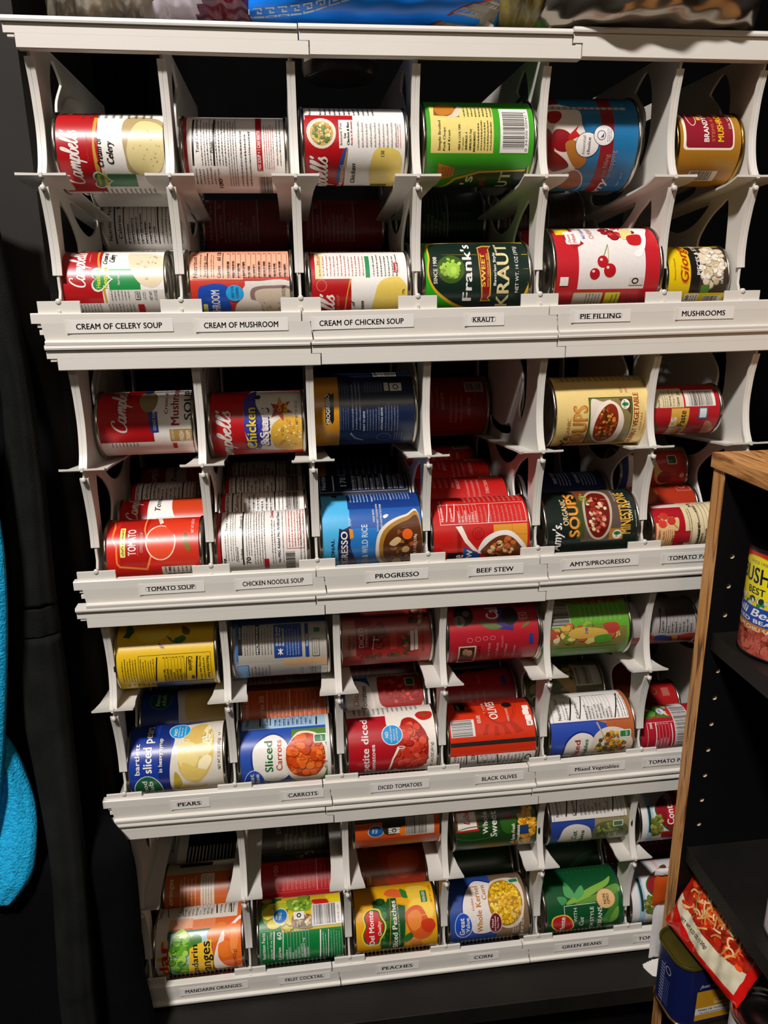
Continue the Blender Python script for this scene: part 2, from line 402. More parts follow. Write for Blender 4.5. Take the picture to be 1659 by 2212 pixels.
DIV = [[.0216, .1314, .2428, .3555, .4775, .6061, .6901], [.0240, .1387, .2483, .3664, .4873, .6093, .7180],
       [.0233, .1449, .2665, .3859, .5082, .6285, .7420], [.0250, .1455, .2687, .3907, .5121, .6330, .7500]]
FRONT_UP = [(.003, .1135), (.005, .1200), (.011, .1300), (.0155, .1440), (.0178, .1600), (.0172, .1760), (.0150, .1930), (.0095, .2130), (.0070, .2200)]
FRONT_LO = [(.0060, .0000), (.0068, .0090), (.0125, .0200), (.0122, .0300), (.0120, .0345), (.0136, .0480), (.0130, .0680), (.0092, .0900), (.0045, .1060), (.003, .1125)]
BACKY = .300
def divider_mesh():
    out = FRONT_LO + FRONT_UP + [(.0070, .2330), (.10, .2330), (.20, .2330), (BACKY, .2330), (BACKY, .20), (BACKY + .006, .10), (BACKY, -.020), (.12, -.0245), (.02, -.022), (.0050, -.018)]
    up_hole = spline([(.073, .222), (.064, .205), (.062, .185), (.0625, .166), (.068, .152), (.079, .138), (.0855, .142), (.088, .154), (.0815, .166), (.0775, .181), (.083, .194), (.1035, .2105), (.1045, .2135), (.097, .2195), (.083, .2265)], 3)
    small = spline([(.118, .1170), (.121, .1270), (.138, .1235), (.160, .1195), (.190, .1215), (.212, .1235), (.205, .1120), (.160, .1090)], 3)
    back_hole = spline([(.245, .2150), (.232, .200), (.228, .180), (.232, .160), (.245, .140), (.275, .130), (.285, .160), (.285, .205)], 3)
    apex = spline([(.047, .1030), (.058, .0985), (.076, .0895), (.091, .0775), (.1005, .0655), (.0995, .0530), (.088, .0370), (.072, .0180), (.054, .0120), (.044, .0200), (.0415, .0380), (.0425, .0700), (.0435, .0880)], 3)
    moon = spline([(.082, .1025), (.098, .0895), (.122, .0795), (.150, .0760), (.178, .0820), (.196, .0930), (.200, .0985), (.170, .1000), (.130, .1005), (.095, .1035)], 3)
    low = spline([(.215, .080), (.200, .055), (.205, .025), (.240, .012), (.275, .030), (.285, .060), (.275, .085), (.245, .092)], 3)
    me = flat_curve([out, up_hole, small, back_hole, apex, moon, low], .0026, .0004, 'divider')
    # curve XY(thickness Z) -> Y,Z(thickness X)
    me.transform(Matrix(((0, 0, 1, 0), (1, 0, 0, 0), (0, 1, 0, 0), (0, 0, 0, 1)))); me.materials.clear(); me.materials.append(plastic)
    return me
DIV_ME = divider_mesh()
def disc_mesh():
    b = MB(); n = 40; c = (.152, .165); vs = []
    for dx in (.0013, .0026):
        for q in (1, .93):
            vs += [(dx, c[0] + .073 * q * math.cos(2 * math.pi * k / n), c[1] + .046 * q * math.sin(2 * math.pi * k / n)) for k in range(n)]
    f = [tuple(range(2 * n, 3 * n))]
    b.add([(.0013, c[0] + .073 * math.cos(2 * math.pi * k / n), c[1] + .0445 * math.sin(2 * math.pi * k / n)) for k in range(n)] + [(.0028, c[0] + .0715 * math.cos(2 * math.pi * k / n), c[1] + .043 * math.sin(2 * math.pi * k / n)) for k in range(n)],
          [(k, (k + 1) % n, n + (k + 1) % n, n + k) for k in range(n)] + [tuple(range(n, 2 * n))], plastic)
    o = b.build('wall_disc', smooth=False); me = o.data; bpy.data.objects.remove(o); return me
DISC_ME = disc_mesh()
def strip_along(path, w, d0, d1, name):
    """flange: ribbon of width w (X) following a (Y,Z) path, standing d0 in front and d1 behind, with a fine groove down the middle"""
    b = MB(); n = len(path); P = spline(path, 4, False); n = len(P); vs = []; prof = [(-w / 2, d1), (-w / 2, -d0), (-.0005, -d0), (-.0003, -d0 + .0004), (.0003, -d0 + .0004), (.0005, -d0), (w / 2, -d0), (w / 2, d1)]
    for i, p in enumerate(P):
        a, c = P[max(i - 1, 0)], P[min(i + 1, n - 1)]; dy, dz = c[0] - a[0], c[1] - a[1]; l = math.hypot(dy, dz); ny, nz = dz / l, -dy / l
        for x, t in prof: vs.append((x, p[0] + ny * t, p[1] + nz * t))
    m = len(prof); fs = [(i * m + k, i * m + (k + 1) % m, (i + 1) * m + (k + 1) % m, (i + 1) * m + k) for i in range(n - 1) for k in range(m)] + [tuple(range(m)), tuple(range((n - 1) * m + m - 1, (n - 1) * m - 1, -1))]
    b.add(vs, fs, plastic); o = b.build(name, autosmooth=.5); me = o.data; bpy.data.objects.remove(o); return me
FLANGE_LO = strip_along([p for p in FRONT_LO if p[1] > .031][:-1] + [(.0038, .1095)], .0084, .0012, .0012, 'lower_flange')
FLANGE_UP = strip_along([(.0045, .1175)] + FRONT_UP[1:-1], .0076, .0012, .0012, 'upper_flange')
def track_mesh(z0, slope, y0, flare, lip, t=.0018, holes=False):
    """two ledges along the wall carrying the can ends, flared into a tongue at the front"""
    b = MB(); ys = [y0, y0 + .002, y0 + .006, y0 + .011, y0 + .017, y0 + .026, y0 + .05, .10, .16, .22, .285]; W = [flare, flare, flare * .995, flare * .975, flare * .95, .0190, .0176, .0168, .0165, .0165, .0160] if flare > .018 else [flare] * 5 + [.0160, .0150, .0150, .0150, .0150, .0140]
    def zz(y): return z0 - slope * (y - .05) + lip * max(0, 1 - (y - y0) / .020) ** 2
    for sg in (-1, 1):
        vs = []
        for y, w in zip(ys, W):
            z = zz(y); vs += [(sg * .0013, y, z), (sg * w, y, z + .0004), (sg * w, y, z - t), (sg * .0013, y, z - t)]
        n = len(ys); fs = [(i * 4 + k, i * 4 + (k + 1) % 4, i * 4 + 4 + (k + 1) % 4, i * 4 + 4 + k) for i in range(n - 1) for k in range(4)] + [(0, 1, 2, 3), (4 * n - 1, 4 * n - 2, 4 * n - 3, 4 * n - 4)]
        b.add(vs, fs, plastic)
    b.box(-.0013, .0013, y0 - .0008, y0 + .004, zz(y0) - .0030, zz(y0) + .0004, plastic)
    o = b.build('can_track', autosmooth=.6); me = o.data; bpy.data.objects.remove(o); return me
TRACK_UP = track_mesh(.1118, .10, -.0015, .0215, .0030)
TRACK_LO = track_mesh(-.0162, -.05, .010, .0160, .0010)
def tab_mesh():
    b = MB(); b.box(-.0190, .0190, .0022, .0046, -.0035, .0122, plastic)
    o = b.build('front_tab', bevel=.0004); me = o.data; bpy.data.objects.remove(o)
    return me
TAB_ME = tab_mesh()
def nub_mesh(r, l):
    b = MB(); P = [(0, 0.0001), (0, r * .6), (.0004, r * .9), (.001, r), (l, r), (l, .0001)]; vs = []; n = 14
    for y, q in P: vs += [(q * math.cos(2 * math.pi * k / n), y, q * math.sin(2 * math.pi * k / n)) for k in range(n)]
    b.add(vs, [(i * n + k, i * n + (k + 1) % n, (i + 1) * n + (k + 1) % n, (i + 1) * n + k) for i in range(len(P) - 1) for k in range(n)], plastic)
    o = b.build('nub', smooth=True); me = o.data; bpy.data.objects.remove(o); return me
NUB = nub_mesh(.0024, .006); NUB2 = nub_mesh(.0026, .0035)
b_ = MB(); b_.box(-.0013, .0013, .0002, .0026, -.0006, .0038, plastic); _o = b_.build('clip', bevel=.0004); CLIP = _o.data; bpy.data.objects.remove(_o)
RW = .2452
STRIPS = {(0, 0): [(.031, .1325, 'CREAM OF CELERY SOUP', 0), ], (0, 1): []}
# printed tape strips: row -> [(x0, x1, z centre below rail top, text x0, text x1, tilt, words, framed)]
TAPES = {0: [(.0265, .1228, 'CREAM OF CELERY SOUP', .0355, .1130, 0, 0), (.1430, .2298, 'CREAM OF MUSHROOM', .1512, .2205, 0, 0), (.2515, .3510, 'CREAM OF CHICKEN SOUP', .2595, .3410, .010, 0), (.4010, .4410, 'KRAUT', .4095, .4310, .004, 1),
             (.5090, .5710, 'PIE FILLING', .5185, .5605, .006, 1), (.6180, .6810, 'MUSHROOMS', .6250, .6715, .004, 0)],
         1: [(.0650, .1310, 'TOMATO SOUP', .0730, .1210, 0, 1), (.1620, .2425, 'CHICKEN NOODLE SOUP', .1700, .2335, .012, 0), (.2990, .3660, 'PROGRESSO', .3090, .3560, .004, 0), (.4100, .4710, 'BEEF STEW', .4190, .4600, 0, 0),
             (.5140, .6020, "AMY'S/PROGRESSO", .5230, .5920, .010, 0), (.6290, .7000, 'TOMATO PASTE', .6370, .6935, .004, 1)],
         2: [(.0730, .1160, 'PEARS', .0810, .1060, 0, 1), (.1960, .2450, 'CARROTS', .2045, .2375, -.004, 1), (.2990, .3680, 'DICED TOMATOES', .3080, .3595, 0, 0), (.4230, .4820, 'BLACK OLIVES', .4310, .4735, .006, 0),
             (.5370, .6075, 'Mixed Vegetables', .5450, .5995, .006, 1), (.6300, .7010, 'TOMATO PASTE', .6370, .6950, -.006, 0)],
         3: [(.0600, .1420, 'MANDARIN ORANGES', .0665, .1340, .010, 1), (.1800, .2440, 'FRUIT COCKTAIL', .1880, .2350, .004, 1), (.3020, .3560, 'PEACHES', .3090, .3475, 0, 1), (.4200, .4600, 'CORN', .4275, .4510, 0, 1),
             (.5340, .6060, 'GREEN BEANS', .5440, .5965, .006, 1), (.6400, .7100, 'TOMATOES', .6470, .6950, -.004, 0)]}
RN = ['top', 'second', 'third', 'bottom']; UN = ['left', 'middle', 'right']
FIRSTLBL = [['celery and mushroom soup', 'chicken soup and kraut', 'pie filling and mushrooms'], ['tomato and chicken noodle soup', 'progresso and beef stew', 'minestrone and tomato paste'],
            ['pears and carrots', 'diced tomatoes and black olives', 'mixed vegetables and tomato paste'], ['mandarin oranges and fruit cocktail', 'peaches and corn', 'green beans and tomatoes']]
FIRSTLBL[1][1] = 'blue soup and beef stew'
def rail_profile_bottom(z1, z0): return [(-.0006, z1), (.0008, z1 + .0006), (.0060, z1 + .0004), (.0060, z0), (-.0006, z0)]
for r in range(4):
    for u in range(3):
        x0, zl, zr = BOTTOM[r][u]; tx, tzl, tzr = TOPR[r][u]
        nxt = BOTTOM[r][u + 1][0] if u < 2 else x0 + RW; w = nxt - x0 - .0011
        tn = TOPR[r][u + 1][0] if u < 2 else tx + RW; tw = tn - tx - .0011
        B = -PITCH * r - .0024; mx = x0 + w / 2
        root = empty('can_rack', (mx, .15, B - .026), 'off-white plastic rack unit for %s, %s row, %s unit' % (FIRSTLBL[r][u], RN[r], UN[u]), 'can rack', 'interlocked off-white can racks')
        off = Matrix.Translation((-mx, -.15, -(B - .026)))
        def fin(o): o.data.transform(off); return o
        b = MB(); tilt = lambda x: zl + (zr - zl) * (x - x0) / RW
        # upper strip, lower strip set to the right, drip lip at the foot
        b.prism([(-.0012, -.0003), (-.0004, .0006), (.0070, .0006), (.0070, -.0086), (-.0012, -.0086)], x0, x0 + w, plastic, zl, zr)
        b.prism([(-.0012, -.0086), (.0070, -.0086), (.0070, -.0240), (-.0002, -.0240)], x0 + .0072, x0 + .0072 + w, plastic, zl, zr, skew=-.12)
        b.prism([(-.0002, -.0238), (-.0034, -.0246), (-.0038, -.0256), (-.0034, -.0282), (.0070, -.0282), (.0070, -.0238)], x0 + .0102, x0 + .0102 + w, plastic, zl, zr)
        fin(b.build('bottom_rail', root))
        b = MB(); b.box(x0 + .0045, x0 + .0095, .0006, .0050, zl - .0125, zl - .0088, plastic); b.box(x0 + .0055, x0 + .0100, .0010, .0050, zl - .0190, zl - .0145, plastic); fin(b.build('joint_peg', root, bevel=.0004))
        b = MB()
        b.prism([(-.0034, -.0046), (-.0038, -.0030), (-.0030, -.0004), (.0100, 0), (.0100, -.0046)], tx, tx + tw, plastic, tzl, tzr)
        b.prism([(-.0008, -.0046), (.0100, -.0046), (.0100, -.0128), (-.0008, -.0128)], tx + .0004, tx + .0004 + tw, plastic, tzl, tzr)
        b.prism([(-.0008, -.0128), (.0100, -.0128), (.0100, -.0238), (.0002, -.0242), (-.0008, -.0234)], tx + .0094, tx + .0094 + tw, plastic, tzl, tzr)
        fin(b.build('top_rail', root))
        b = MB(); b.box(tx + .0030, tx + .0088, .0002, .0050, tzl - .0158, tzl - .0130, plastic); fin(b.build('joint_peg', root, bevel=.0004))
        # frame behind: back rail, floor ribs, top cross bars
        b = MB(); b.box(x0 + .002, x0 + w, BACKY + .004, BACKY + .010, B - .024, B + .012, plastic); fin(b.build('back_rail', root))
        ds = [d for d in DIV[r] if x0 - .012 < d < x0 + w - .012] + ([DIV[r][6]] if u == 2 else [])
        ds = [DIV[r][2 * u], DIV[r][2 * u + 1]] + ([DIV[r][6]] if u == 2 else [])
        b = MB(); xr = ds[0] + .004
        while xr < x0 + w - .004:
            b.box(xr, xr + .0016, .0075, .27, B - .0235, B - .0205, plastic); xr += .0052
        b.box(x0 + .006, x0 + w, .0300, .0330, B - .0245, B - .0212, plastic); b.box(x0 + .006, x0 + w, .15, .153, B - .0245, B - .0212, plastic)
        o = fin(b.build('floor_ribs', root)); o['kind'] = 'stuff'
        for d in ds:
            dv = link('divider', DIV_ME, root); dv.location = (d - mx, -.15, .026)
            for nm, me in (('wall_disc', DISC_ME), ('lower_flange', FLANGE_LO), ('upper_flange', FLANGE_UP), ('can_track', TRACK_UP), ('can_track', TRACK_LO), ('front_tab', TAB_ME)): link(nm, me, dv)
            o = link('nub', NUB, dv); o.location = (0, -.0016, .1085)
            o = link('nub', NUB2, dv); o.location = (0, .0010, .0118)
            o = link('clip', CLIP, dv)
# printed tape strips on the rails
for r in range(4):
    for (x0, x1, txt, a0, a1, tl, framed) in TAPES[r]:
        u = max(k for k in range(3) if BOTTOM[r][k][0] <= x0 + .004); bx, zl, zr = BOTTOM[r][u]
        f = lambda x: zl + (zr - zl) * (x - bx) / RW
        zc = f((x0 + x1) / 2) - .0112; H = .0118
        root = empty('label_strip', (x0, -.001, zc), "white tape strip printed %s on the %s row's rail" % (txt if 'PROGRESSO' not in txt else ('with one brand word' if txt == 'PROGRESSO' else 'with two brand words'), RN[r]), 'label')
        root.rotation_euler = (0, -tl, 0)
        if r == 2 and txt == 'TOMATO PASTE': root['label'] = "white tape strip starting TOMATO, cut off by the oak panel, on the third row's rail"
        if r == 1 and txt == 'TOMATO PASTE': root['label'] = "white tape strip printed TOMATO PASTE with a boxed outline, on the second row's rail"
        b = MB(); n = 8; L = x1 - x0; vs = []
        xs_ = [0, .0015, .003, .0045, .006] + [.006 + (L - .006) * i / 4 for i in range(1, 5)]
        for i in range(n + 1):
            x = xs_[i]; c = -.0007 * max(0, 1 - x / .006) ** 2
            vs += [(x, -.0004 + c, H / 2), (x, -.0004 + c, -H / 2), (x, -.0001 + c, H / 2), (x, -.0001 + c, -H / 2)]
        b.add(vs, [(4 * i, 4 * i + 1, 4 * i + 5, 4 * i + 4) for i in range(n)] + [(4 * i + 2, 4 * i + 6, 4 * i + 7, 4 * i + 3) for i in range(n)] + [(4 * i, 4 * i + 4, 4 * i + 6, 4 * i + 2) for i in range(n)] + [(4 * i + 1, 4 * i + 3, 4 * i + 7, 4 * i + 5) for i in range(n)] + [(0, 2, 3, 1), (4 * n, 4 * n + 1, 4 * n + 3, 4 * n + 2)], tape)
        b.build('tape', root)
        tr, W = text_tris(txt, 'n' if False else 'b'); cap = .0050 if not framed else .0045; zb = -cap / 2; b = MB()
        for t in tr:
            b.add([((a0 - x0) + p[0] / W * (a1 - a0), -.00052, zb + p[1] * cap) for p in t], [(0, 1, 2)], tape_ink)
        if framed:
            A0, A1 = a0 - x0 - .0012, a1 - x0 + .0012; e = .00025; q = .0016; h2 = cap / 2 - .0001; P = []
            for cx_, cz_, s0 in ((A1 - q, h2 - q, 0), (A0 + q, h2 - q, 90), (A0 + q, -h2 + q, 180), (A1 - q, -h2 + q, 270)):
                for j in range(5): t = math.radians(s0 + j * 22.5); P.append((cx_ + q * math.cos(t), cz_ + q * math.sin(t), math.cos(t), math.sin(t)))
            m = len(P)
            for i in range(m):
                p, q2 = P[i], P[(i + 1) % m]; b.add([(p[0], -.00052, p[1]), (q2[0], -.00052, q2[1]), (q2[0] + e * q2[2], -.00052, q2[1] + e * q2[3]), (p[0] + e * p[2], -.00052, p[1] + e * p[3])], [(0, 1, 2, 3)], tape_ink)
        b.build('lettering', root)

# ================================================================== cans seen in the racks
can('r1u0','soup_can','S',(0.0792, 0.052, 0.1405),'EDE8E0','tin','red and white cream of celery soup can, upper track of the top left lane',[
('B',1.5,-46.0,39.9,49.3,'B01318'),
('P',[40.1,32.2,38.7,17.4,36.8,7.1,37.3,-3.6,38.8,-17.5,37.8,-24.5,34.8,-24.5,34.7,0.9,36.9,32.1],'C79A3A'),
('S',[66.7,32.8,61.1,17.7,62.5,-6.5,66.6,-20.8,93.1,-19.0,98.1,22.3,82.9,33.2],'B09A6A'),
('S',[76.9,26.8,65.3,4.1,66.2,-14.1,79.0,-24.4,94.7,-14.0,97.3,18.1],'D9C98E'),
('F',66.3,-22.5,95.4,19.9,['C9BC80','B5A86A'],16,0.7,0.5),
('B',43.8,-35.9,69.3,-21.7,'1E7A3C'),
('K',6.7,-32.9,23.3,17.2,'EDE8E0'),
('M',29.1,-11.2,31.8,13.7,1,'C0463A'),
('T','Cream of',37.4,-15.0,42.7,9.5,'15130F','i'),
('T','Celery',46.2,-12.6,52.1,6.4,'15130F','i'),
('H',28.4,-38.2,48.0,-19.1,'1E7A3C','EDE8E0'),
('T','Healthy',34.1,-34.1,37.4,-21.7,'E8DC30','b'),
('T','Request',39.4,-34.9,43.0,-18.3,'E8DC30','b'),
('M',32.8,-57.8,85.1,-38.2,12,'55504A'),
('M',23.9,30.9,90.1,48.7,10,'4A4440'),
('E',6.4,43.2,3.5,6.0,'7A5A30'),
('E',15.3,43.5,3.5,5.8,'C79A50')])
can('r1u1','soup_can','S',(0.1875, 0.075, 0.143),'EDE8E0','tin','white nutrition side of a soup can, upper track above the CREAM OF MUSHROOM strip',[
('B',1.5,-78.0,9.6,68.2,'B01318'),
('B',7.1,-78.0,9.5,68.2,'E8E0D8'),
('L',13.5,35.0,11.6,-13.3,1.81,'15130F'),
('T','Total Carbohydrate',14.8,-2.2,17.6,35.1,'15130F','b'),
('M',19.0,-13.2,35.1,35.4,6,'2A2622'),
('T','Protein',28.1,-2.1,30.8,7.5,'15130F','b'),
('L',32.8,35.6,30.9,-13.2,1.63,'15130F'),
('M',35.1,-13.2,43.6,35.8,3,'3A3632'),
('T','100',33.3,-38.0,37.1,-25.7,'15130F','b'),
('M',43.9,-35.0,53.2,36.1,4,'4A4642'),
('M',54.7,-35.0,66.7,21.0,3,'4A4642'),
('B',70.8,-17.3,76.3,40.3,'B01318'),
('T','MIX SOUP + 1 CAN WATER',71.6,-16.4,74.7,19.0,'EDE8E0','b'),
('M',77.6,-16.4,87.9,26.2,5,'B03030'),
('C',71.7,-58.0,84.2,-23.7,'h'),
('M',89.0,-13.0,95.0,37.6,2,'5A5650'),
('M',11.8,-32.4,36.0,-14.1,7,'3A3632')])
can('r1u2','soup_can','S',(0.2995, 0.052, 0.1475),'EDE8E0','tin','red and white chicken soup can with a skillet recipe photo, on the upper track',[
('B',1.5,-78.3,4.3,67.9,'B01318'),
('B',4.8,20.6,49.0,26.2,'B01318'),
('B',4.0,-5.5,35.6,20.5,'B01318'),
('B',3.0,-64.7,40.9,-5.5,'B01318'),
('T','Nutrition',8.3,25.9,10.8,40.9,'15130F','b'),
('M',17.6,26.5,71.0,45.0,12,'3A3632'),
('E',19.4,8.1,13.6,14.1,'E6DCC8'),
('E',19.7,7.6,10.7,11.0,'C9A850'),
('F',10.2,-2.6,29.3,17.5,['D8BC60','4E7A30','C87838','E8D8A0','6A9040'],60,1.5,1.5),
('T','Instant Pot',36.1,-2.6,38.5,17.1,'7A7468','n'),
('T','Easy',40.0,3.1,41.9,7.5,'15130F','b'),
('T','Chicken & Rice',42.9,-2.6,45.1,18.1,'15130F','b'),
('T','Ready in 35 minutes',46.3,-2.6,48.0,19.1,'B01318','b'),
('M',51.9,-4.5,91.0,18.5,10,'8A847A'),
('M',89.7,-5.1,94.1,18.7,2,'C02838'),
('S',[43.0,-5.4,41.4,-14.7,38.4,-24.3,36.6,-44.8,33.3,-36.7,34.4,-22.6,39.4,-7.5],'2E4E98'),
('T','COOKING',36.5,-42.8,39.7,-20.1,'D8DCE8','b'),
('P',[43.0,-4.7,39.9,-17.7,37.2,-34.2,36.6,-44.8,37.7,-44.8,40.7,-22.5,43.8,-5.4],'C79A3A'),
('S',[71.9,-5.2,65.8,-14.6,64.3,-31.8,70.8,-58.1,92.5,-56.6,94.1,-22.3,90.9,-7.2],'E6CC68'),
('T','130',74.4,-12.3,77.8,-7.3,'15130F','b'),
('T','Chicken',46.5,-42.7,50.8,-18.5,'15130F','i'),
('K',7.7,-74.2,25.3,-10.5,'EDE8E0'),
('M',39.2,-64.0,62.4,-47.1,8,'5A5650'),
('C',66.6,-61.0,82.5,-44.6,'v'),
('T','12g',34.7,-58.1,38.0,-41.0,'EDE8E0','b')])
can('r1u3','vegetable_can','K',(0.4182, 0.055, 0.1507),'3FA020','tin','bright green kraut can turned to its barcode and pork chop recipe, upper track',[
('B',7.9,-12.4,68.0,34.1,'E6D27A'),
('P',[12.7,38.7,36.9,34.1,35.8,20.2,11.3,21.8],'8A5428'),
('S',[12.7,33.5,24.8,39.1,32.8,28.5,22.4,21.9,14.7,23.8],'C07828'),
('S',[36.4,35.7,36.0,22.1,22.2,20.0,29.1,24.0],'D8C8B0'),
('T','Simple Broiled',14.7,-10.3,17.2,16.4,'15130F','b'),
('T','Pork Chops',19.5,-10.3,21.7,9.9,'15130F','b'),
('T','and Kraut',24.0,-10.3,26.2,7.7,'15130F','b'),
('T','PREP & COOK TIME:',34.1,-9.5,36.1,13.3,'15130F','b'),
('T','15 minutes',37.5,-9.5,39.1,1.2,'15130F','n'),
('T','SERVINGS: 4',40.6,-9.5,42.6,5.6,'15130F','b'),
('T','DIFFICULTY: Easy',44.6,-9.5,46.5,8.6,'15130F','b'),
('T','INGREDIENTS:',48.4,-10.9,50.3,6.4,'15130F','b'),
('M',51.8,-10.1,67.1,16.9,5,'3A3420'),
('M',39.0,20.4,68.1,34.5,8,'5A5030'),
('B',74.4,-12.1,102.1,30.9,'EDE8E0'),
('C',76.9,-8.5,98.0,27.2,'v'),
('T','0 34300 00042 7',98.5,-10.6,100.8,27.4,'15130F','n'),
('P',[16.3,-21.6,32.3,-25.7,32.2,-35.2,17.0,-42.6],'D88A28'),
('M',19.7,-35.2,31.2,-24.0,4,'B02020'),
('P',[105.2,-22.9,102.8,-27.1,56.7,-29.1,33.4,-37.4,18.3,-65.1,8.1,-72.5,6.5,-90.5,109.5,-90.9],'E0B828'),
('P',[103.9,-24.5,101.7,-29.3,57.1,-31.4,35.7,-40.3,20.0,-66.9,9.9,-74.0,8.2,-90.5,109.5,-90.9],'13251C'),
('T',"'s",41.6,-49.2,52.5,-35.1,'EDE8E0','b'),
('P',[56.7,-37.3,65.9,-37.3,64.1,-43.9,70.1,-54.2,60.7,-54.3,60.7,-43.9],'6A1818'),
('T','UT',78.7,-54.2,88.8,-29.0,'E8D8A8','b'),
('T','T',60.3,-68.1,69.8,-58.5,'D8D0B8','b')])
can('r1u4','pie_filling_can','F',(0.531, 0.085, 0.156),'1E6FA0','tin','blue cherry pie filling can with fruit pictures, right of the bright green kraut can',[
('B',1.5,-101.8,31.2,88.0,'7A0E14'),
('B',72.0,-101.8,85.4,88.0,'8A1820'),
('S',[17.0,31.8,48.6,30.1,52.8,12.5,57.8,-1.9,55.0,-15.9,52.2,-24.9,44.2,-31.6,19.8,-31.6],'E2D8CC'),
('S',[19.2,25.6,30.4,26.7,32.0,20.4,25.9,13.8,18.1,15.3],'A01820'),
('S',[25.7,7.8,36.7,6.4,43.4,-2.0,38.2,-11.8,26.8,-10.4,21.1,-0.7],'8A1018'),
('S',[16.2,6.3,21.7,3.5,25.0,-9.0,24.3,-23.5,21.0,-29.9],'9A1420'),
('P',[38.4,2.2,49.6,12.5,46.3,6.5,50.4,2.3,38.8,-3.4],'B81C18'),
('S',[35.7,-4.8,45.0,-2.0,55.6,-10.3,59.5,-21.8,51.4,-28.2,40.8,-17.5],'B0702C'),
('E',48.8,-44.1,13.0,14.3,'A05A20'),
('S',[18.9,-10.5,32.5,-16.0,42.4,-25.0,35.6,-29.9,24.3,-29.9],'7A1014'),
('O',49.5,-51.6,13.8,22.6,'EDE8E0',0.97),
('E',58.2,-5.8,12.3,11.6,'2A3A60'),
('E',58.2,-5.8,11.7,11.0,'EDE8E0'),
('T','essential',53.1,-14.5,56.3,2.3,'2A3A60','n'),
('T','choice',58.3,-14.5,61.5,0.9,'1A2A50','b'),
('E',74.8,3.0,10.7,9.8,'2A3A60'),
('E',74.8,2.9,10.1,9.2,'EDE8E0'),
('O',72.3,2.8,4.5,4.5,'20407A',0.65),
('P',[71.3,0.3,75.1,5.3,74.4,1.0],'20407A'),
('M',78.0,-3.1,83.2,9.8,3,'20407A'),
('T','pie filling',78.2,-36.9,82.8,-14.4,'B88890','n'),
('T','or topping',84.3,-37.9,88.9,-10.8,'B88890','n'),
('T','erry',79.4,-73.6,87.8,-38.9,'EDE8E0','i'),
('B',18.3,29.0,98.8,32.5,'B8B0A8'),
('M',21.5,29.0,95.6,33.0,12,'4A4440'),
('E',35.6,-63.3,4.2,11.2,'2A7A3A'),
('T','NET WT',100.1,-51.1,102.1,-32.3,'A8C8D8','n')])
can('r1u5','mushroom_can','M',(0.6504, 0.055, 0.147),'A8741E','gold','small gold and maroon mushroom can on the upper track of the top right lane',[
('R',7.2,-4.0,60.0,51.9,'EDE4D0',3.8),
('R',10.0,-2.1,58.5,53.3,'8A1A28',3.2),
('O',18.0,31.2,4.8,11.6,'E0D4B8',0.8),
('T','BRANDYWINE',28.4,3.3,33.6,51.9,'EDE8E0','b'),
('B',23.8,27.1,27.6,34.4,'D8B030'),
('T','STEMS & PIECES',36.6,3.6,39.6,50.7,'C07A28','n'),
('T','MUSHROOMS',42.7,3.4,48.8,52.1,'E8C818','b'),
('T','DR WT 4 OZ',55.0,16.6,57.3,48.2,'D8C8B8','n'),
('B',20.1,-36.9,50.0,-23.7,'EDE8E0'),
('C',21.7,-35.7,44.9,-24.2,'h')])
can('r1l0','soup_can','S',(0.0686, 0.05, 0.0202),'EDE8E0','tin','cream of celery soup can with green heart, just above the CREAM OF CELERY SOUP strip',[
('B',1.5,-13.4,40.6,52.0,'B01318'),
('P',[36.9,52.0,38.2,31.3,39.7,21.7,43.1,10.4,44.0,-13.4,42.4,-13.4,39.7,10.4,37.1,23.9,34.9,52.1],'C79A3A'),
('B',47.1,-1.3,75.6,18.3,'1E8A44'),
('B',45.4,-26.6,97.0,-1.4,'D4CFC6'),
('S',[64.4,37.7,74.4,39.7,95.4,35.1,99.5,15.0,90.3,1.3,76.9,3.2,68.3,15.4],'E2D0B0'),
('F',69.1,6.4,96.1,37.3,['D8B890','B8C088','E8DCC8','D4A888'],20,1.1,0.9),
('K',10.9,0.6,26.6,44.6,'EDE8E0'),
('M',28.9,26.2,31.4,38.5,1,'D8A0A0'),
('T','Cream of',41.6,23.8,45.8,42.2,'15130F','i'),
('T','Celery',47.4,26.0,52.5,38.0,'15130F','i'),
('H',28.3,-3.1,50.9,19.8,'1E8A44','EDE8E0'),
('T','Healthy',35.5,0.4,39.6,16.2,'E8E030','b'),
('T','Request',41.6,0.3,45.9,20.6,'E8E030','b'),
('T','Heart Healthy',54.8,3.1,57.2,14.1,'EDE8E0','n'),
('M',47.3,-10.9,65.8,-1.6,6,'6A655E'),
('R',69.9,-10.3,74.5,-3.1,'15130F',0.7),
('R',70.3,-9.8,74.1,-3.6,'D4CFC6',0.7),
('T','60',71.1,-8.9,73.5,-4.3,'15130F','b'),
('M',76.7,-10.0,80.1,-2.7,2,'4A4640'),
('T','NET WT.',83.0,-10.9,85.7,-2.3,'15130F','n'),
('T','10 1/2 OZ.',87.4,-10.9,90.1,-1.7,'15130F','n'),
('M',18.3,-23.2,38.4,-13.2,7,'5A554E'),
('M',43.4,-23.8,68.8,-13.7,8,'6A655E'),
('B',71.2,-25.5,77.1,-14.9,'B01318')])
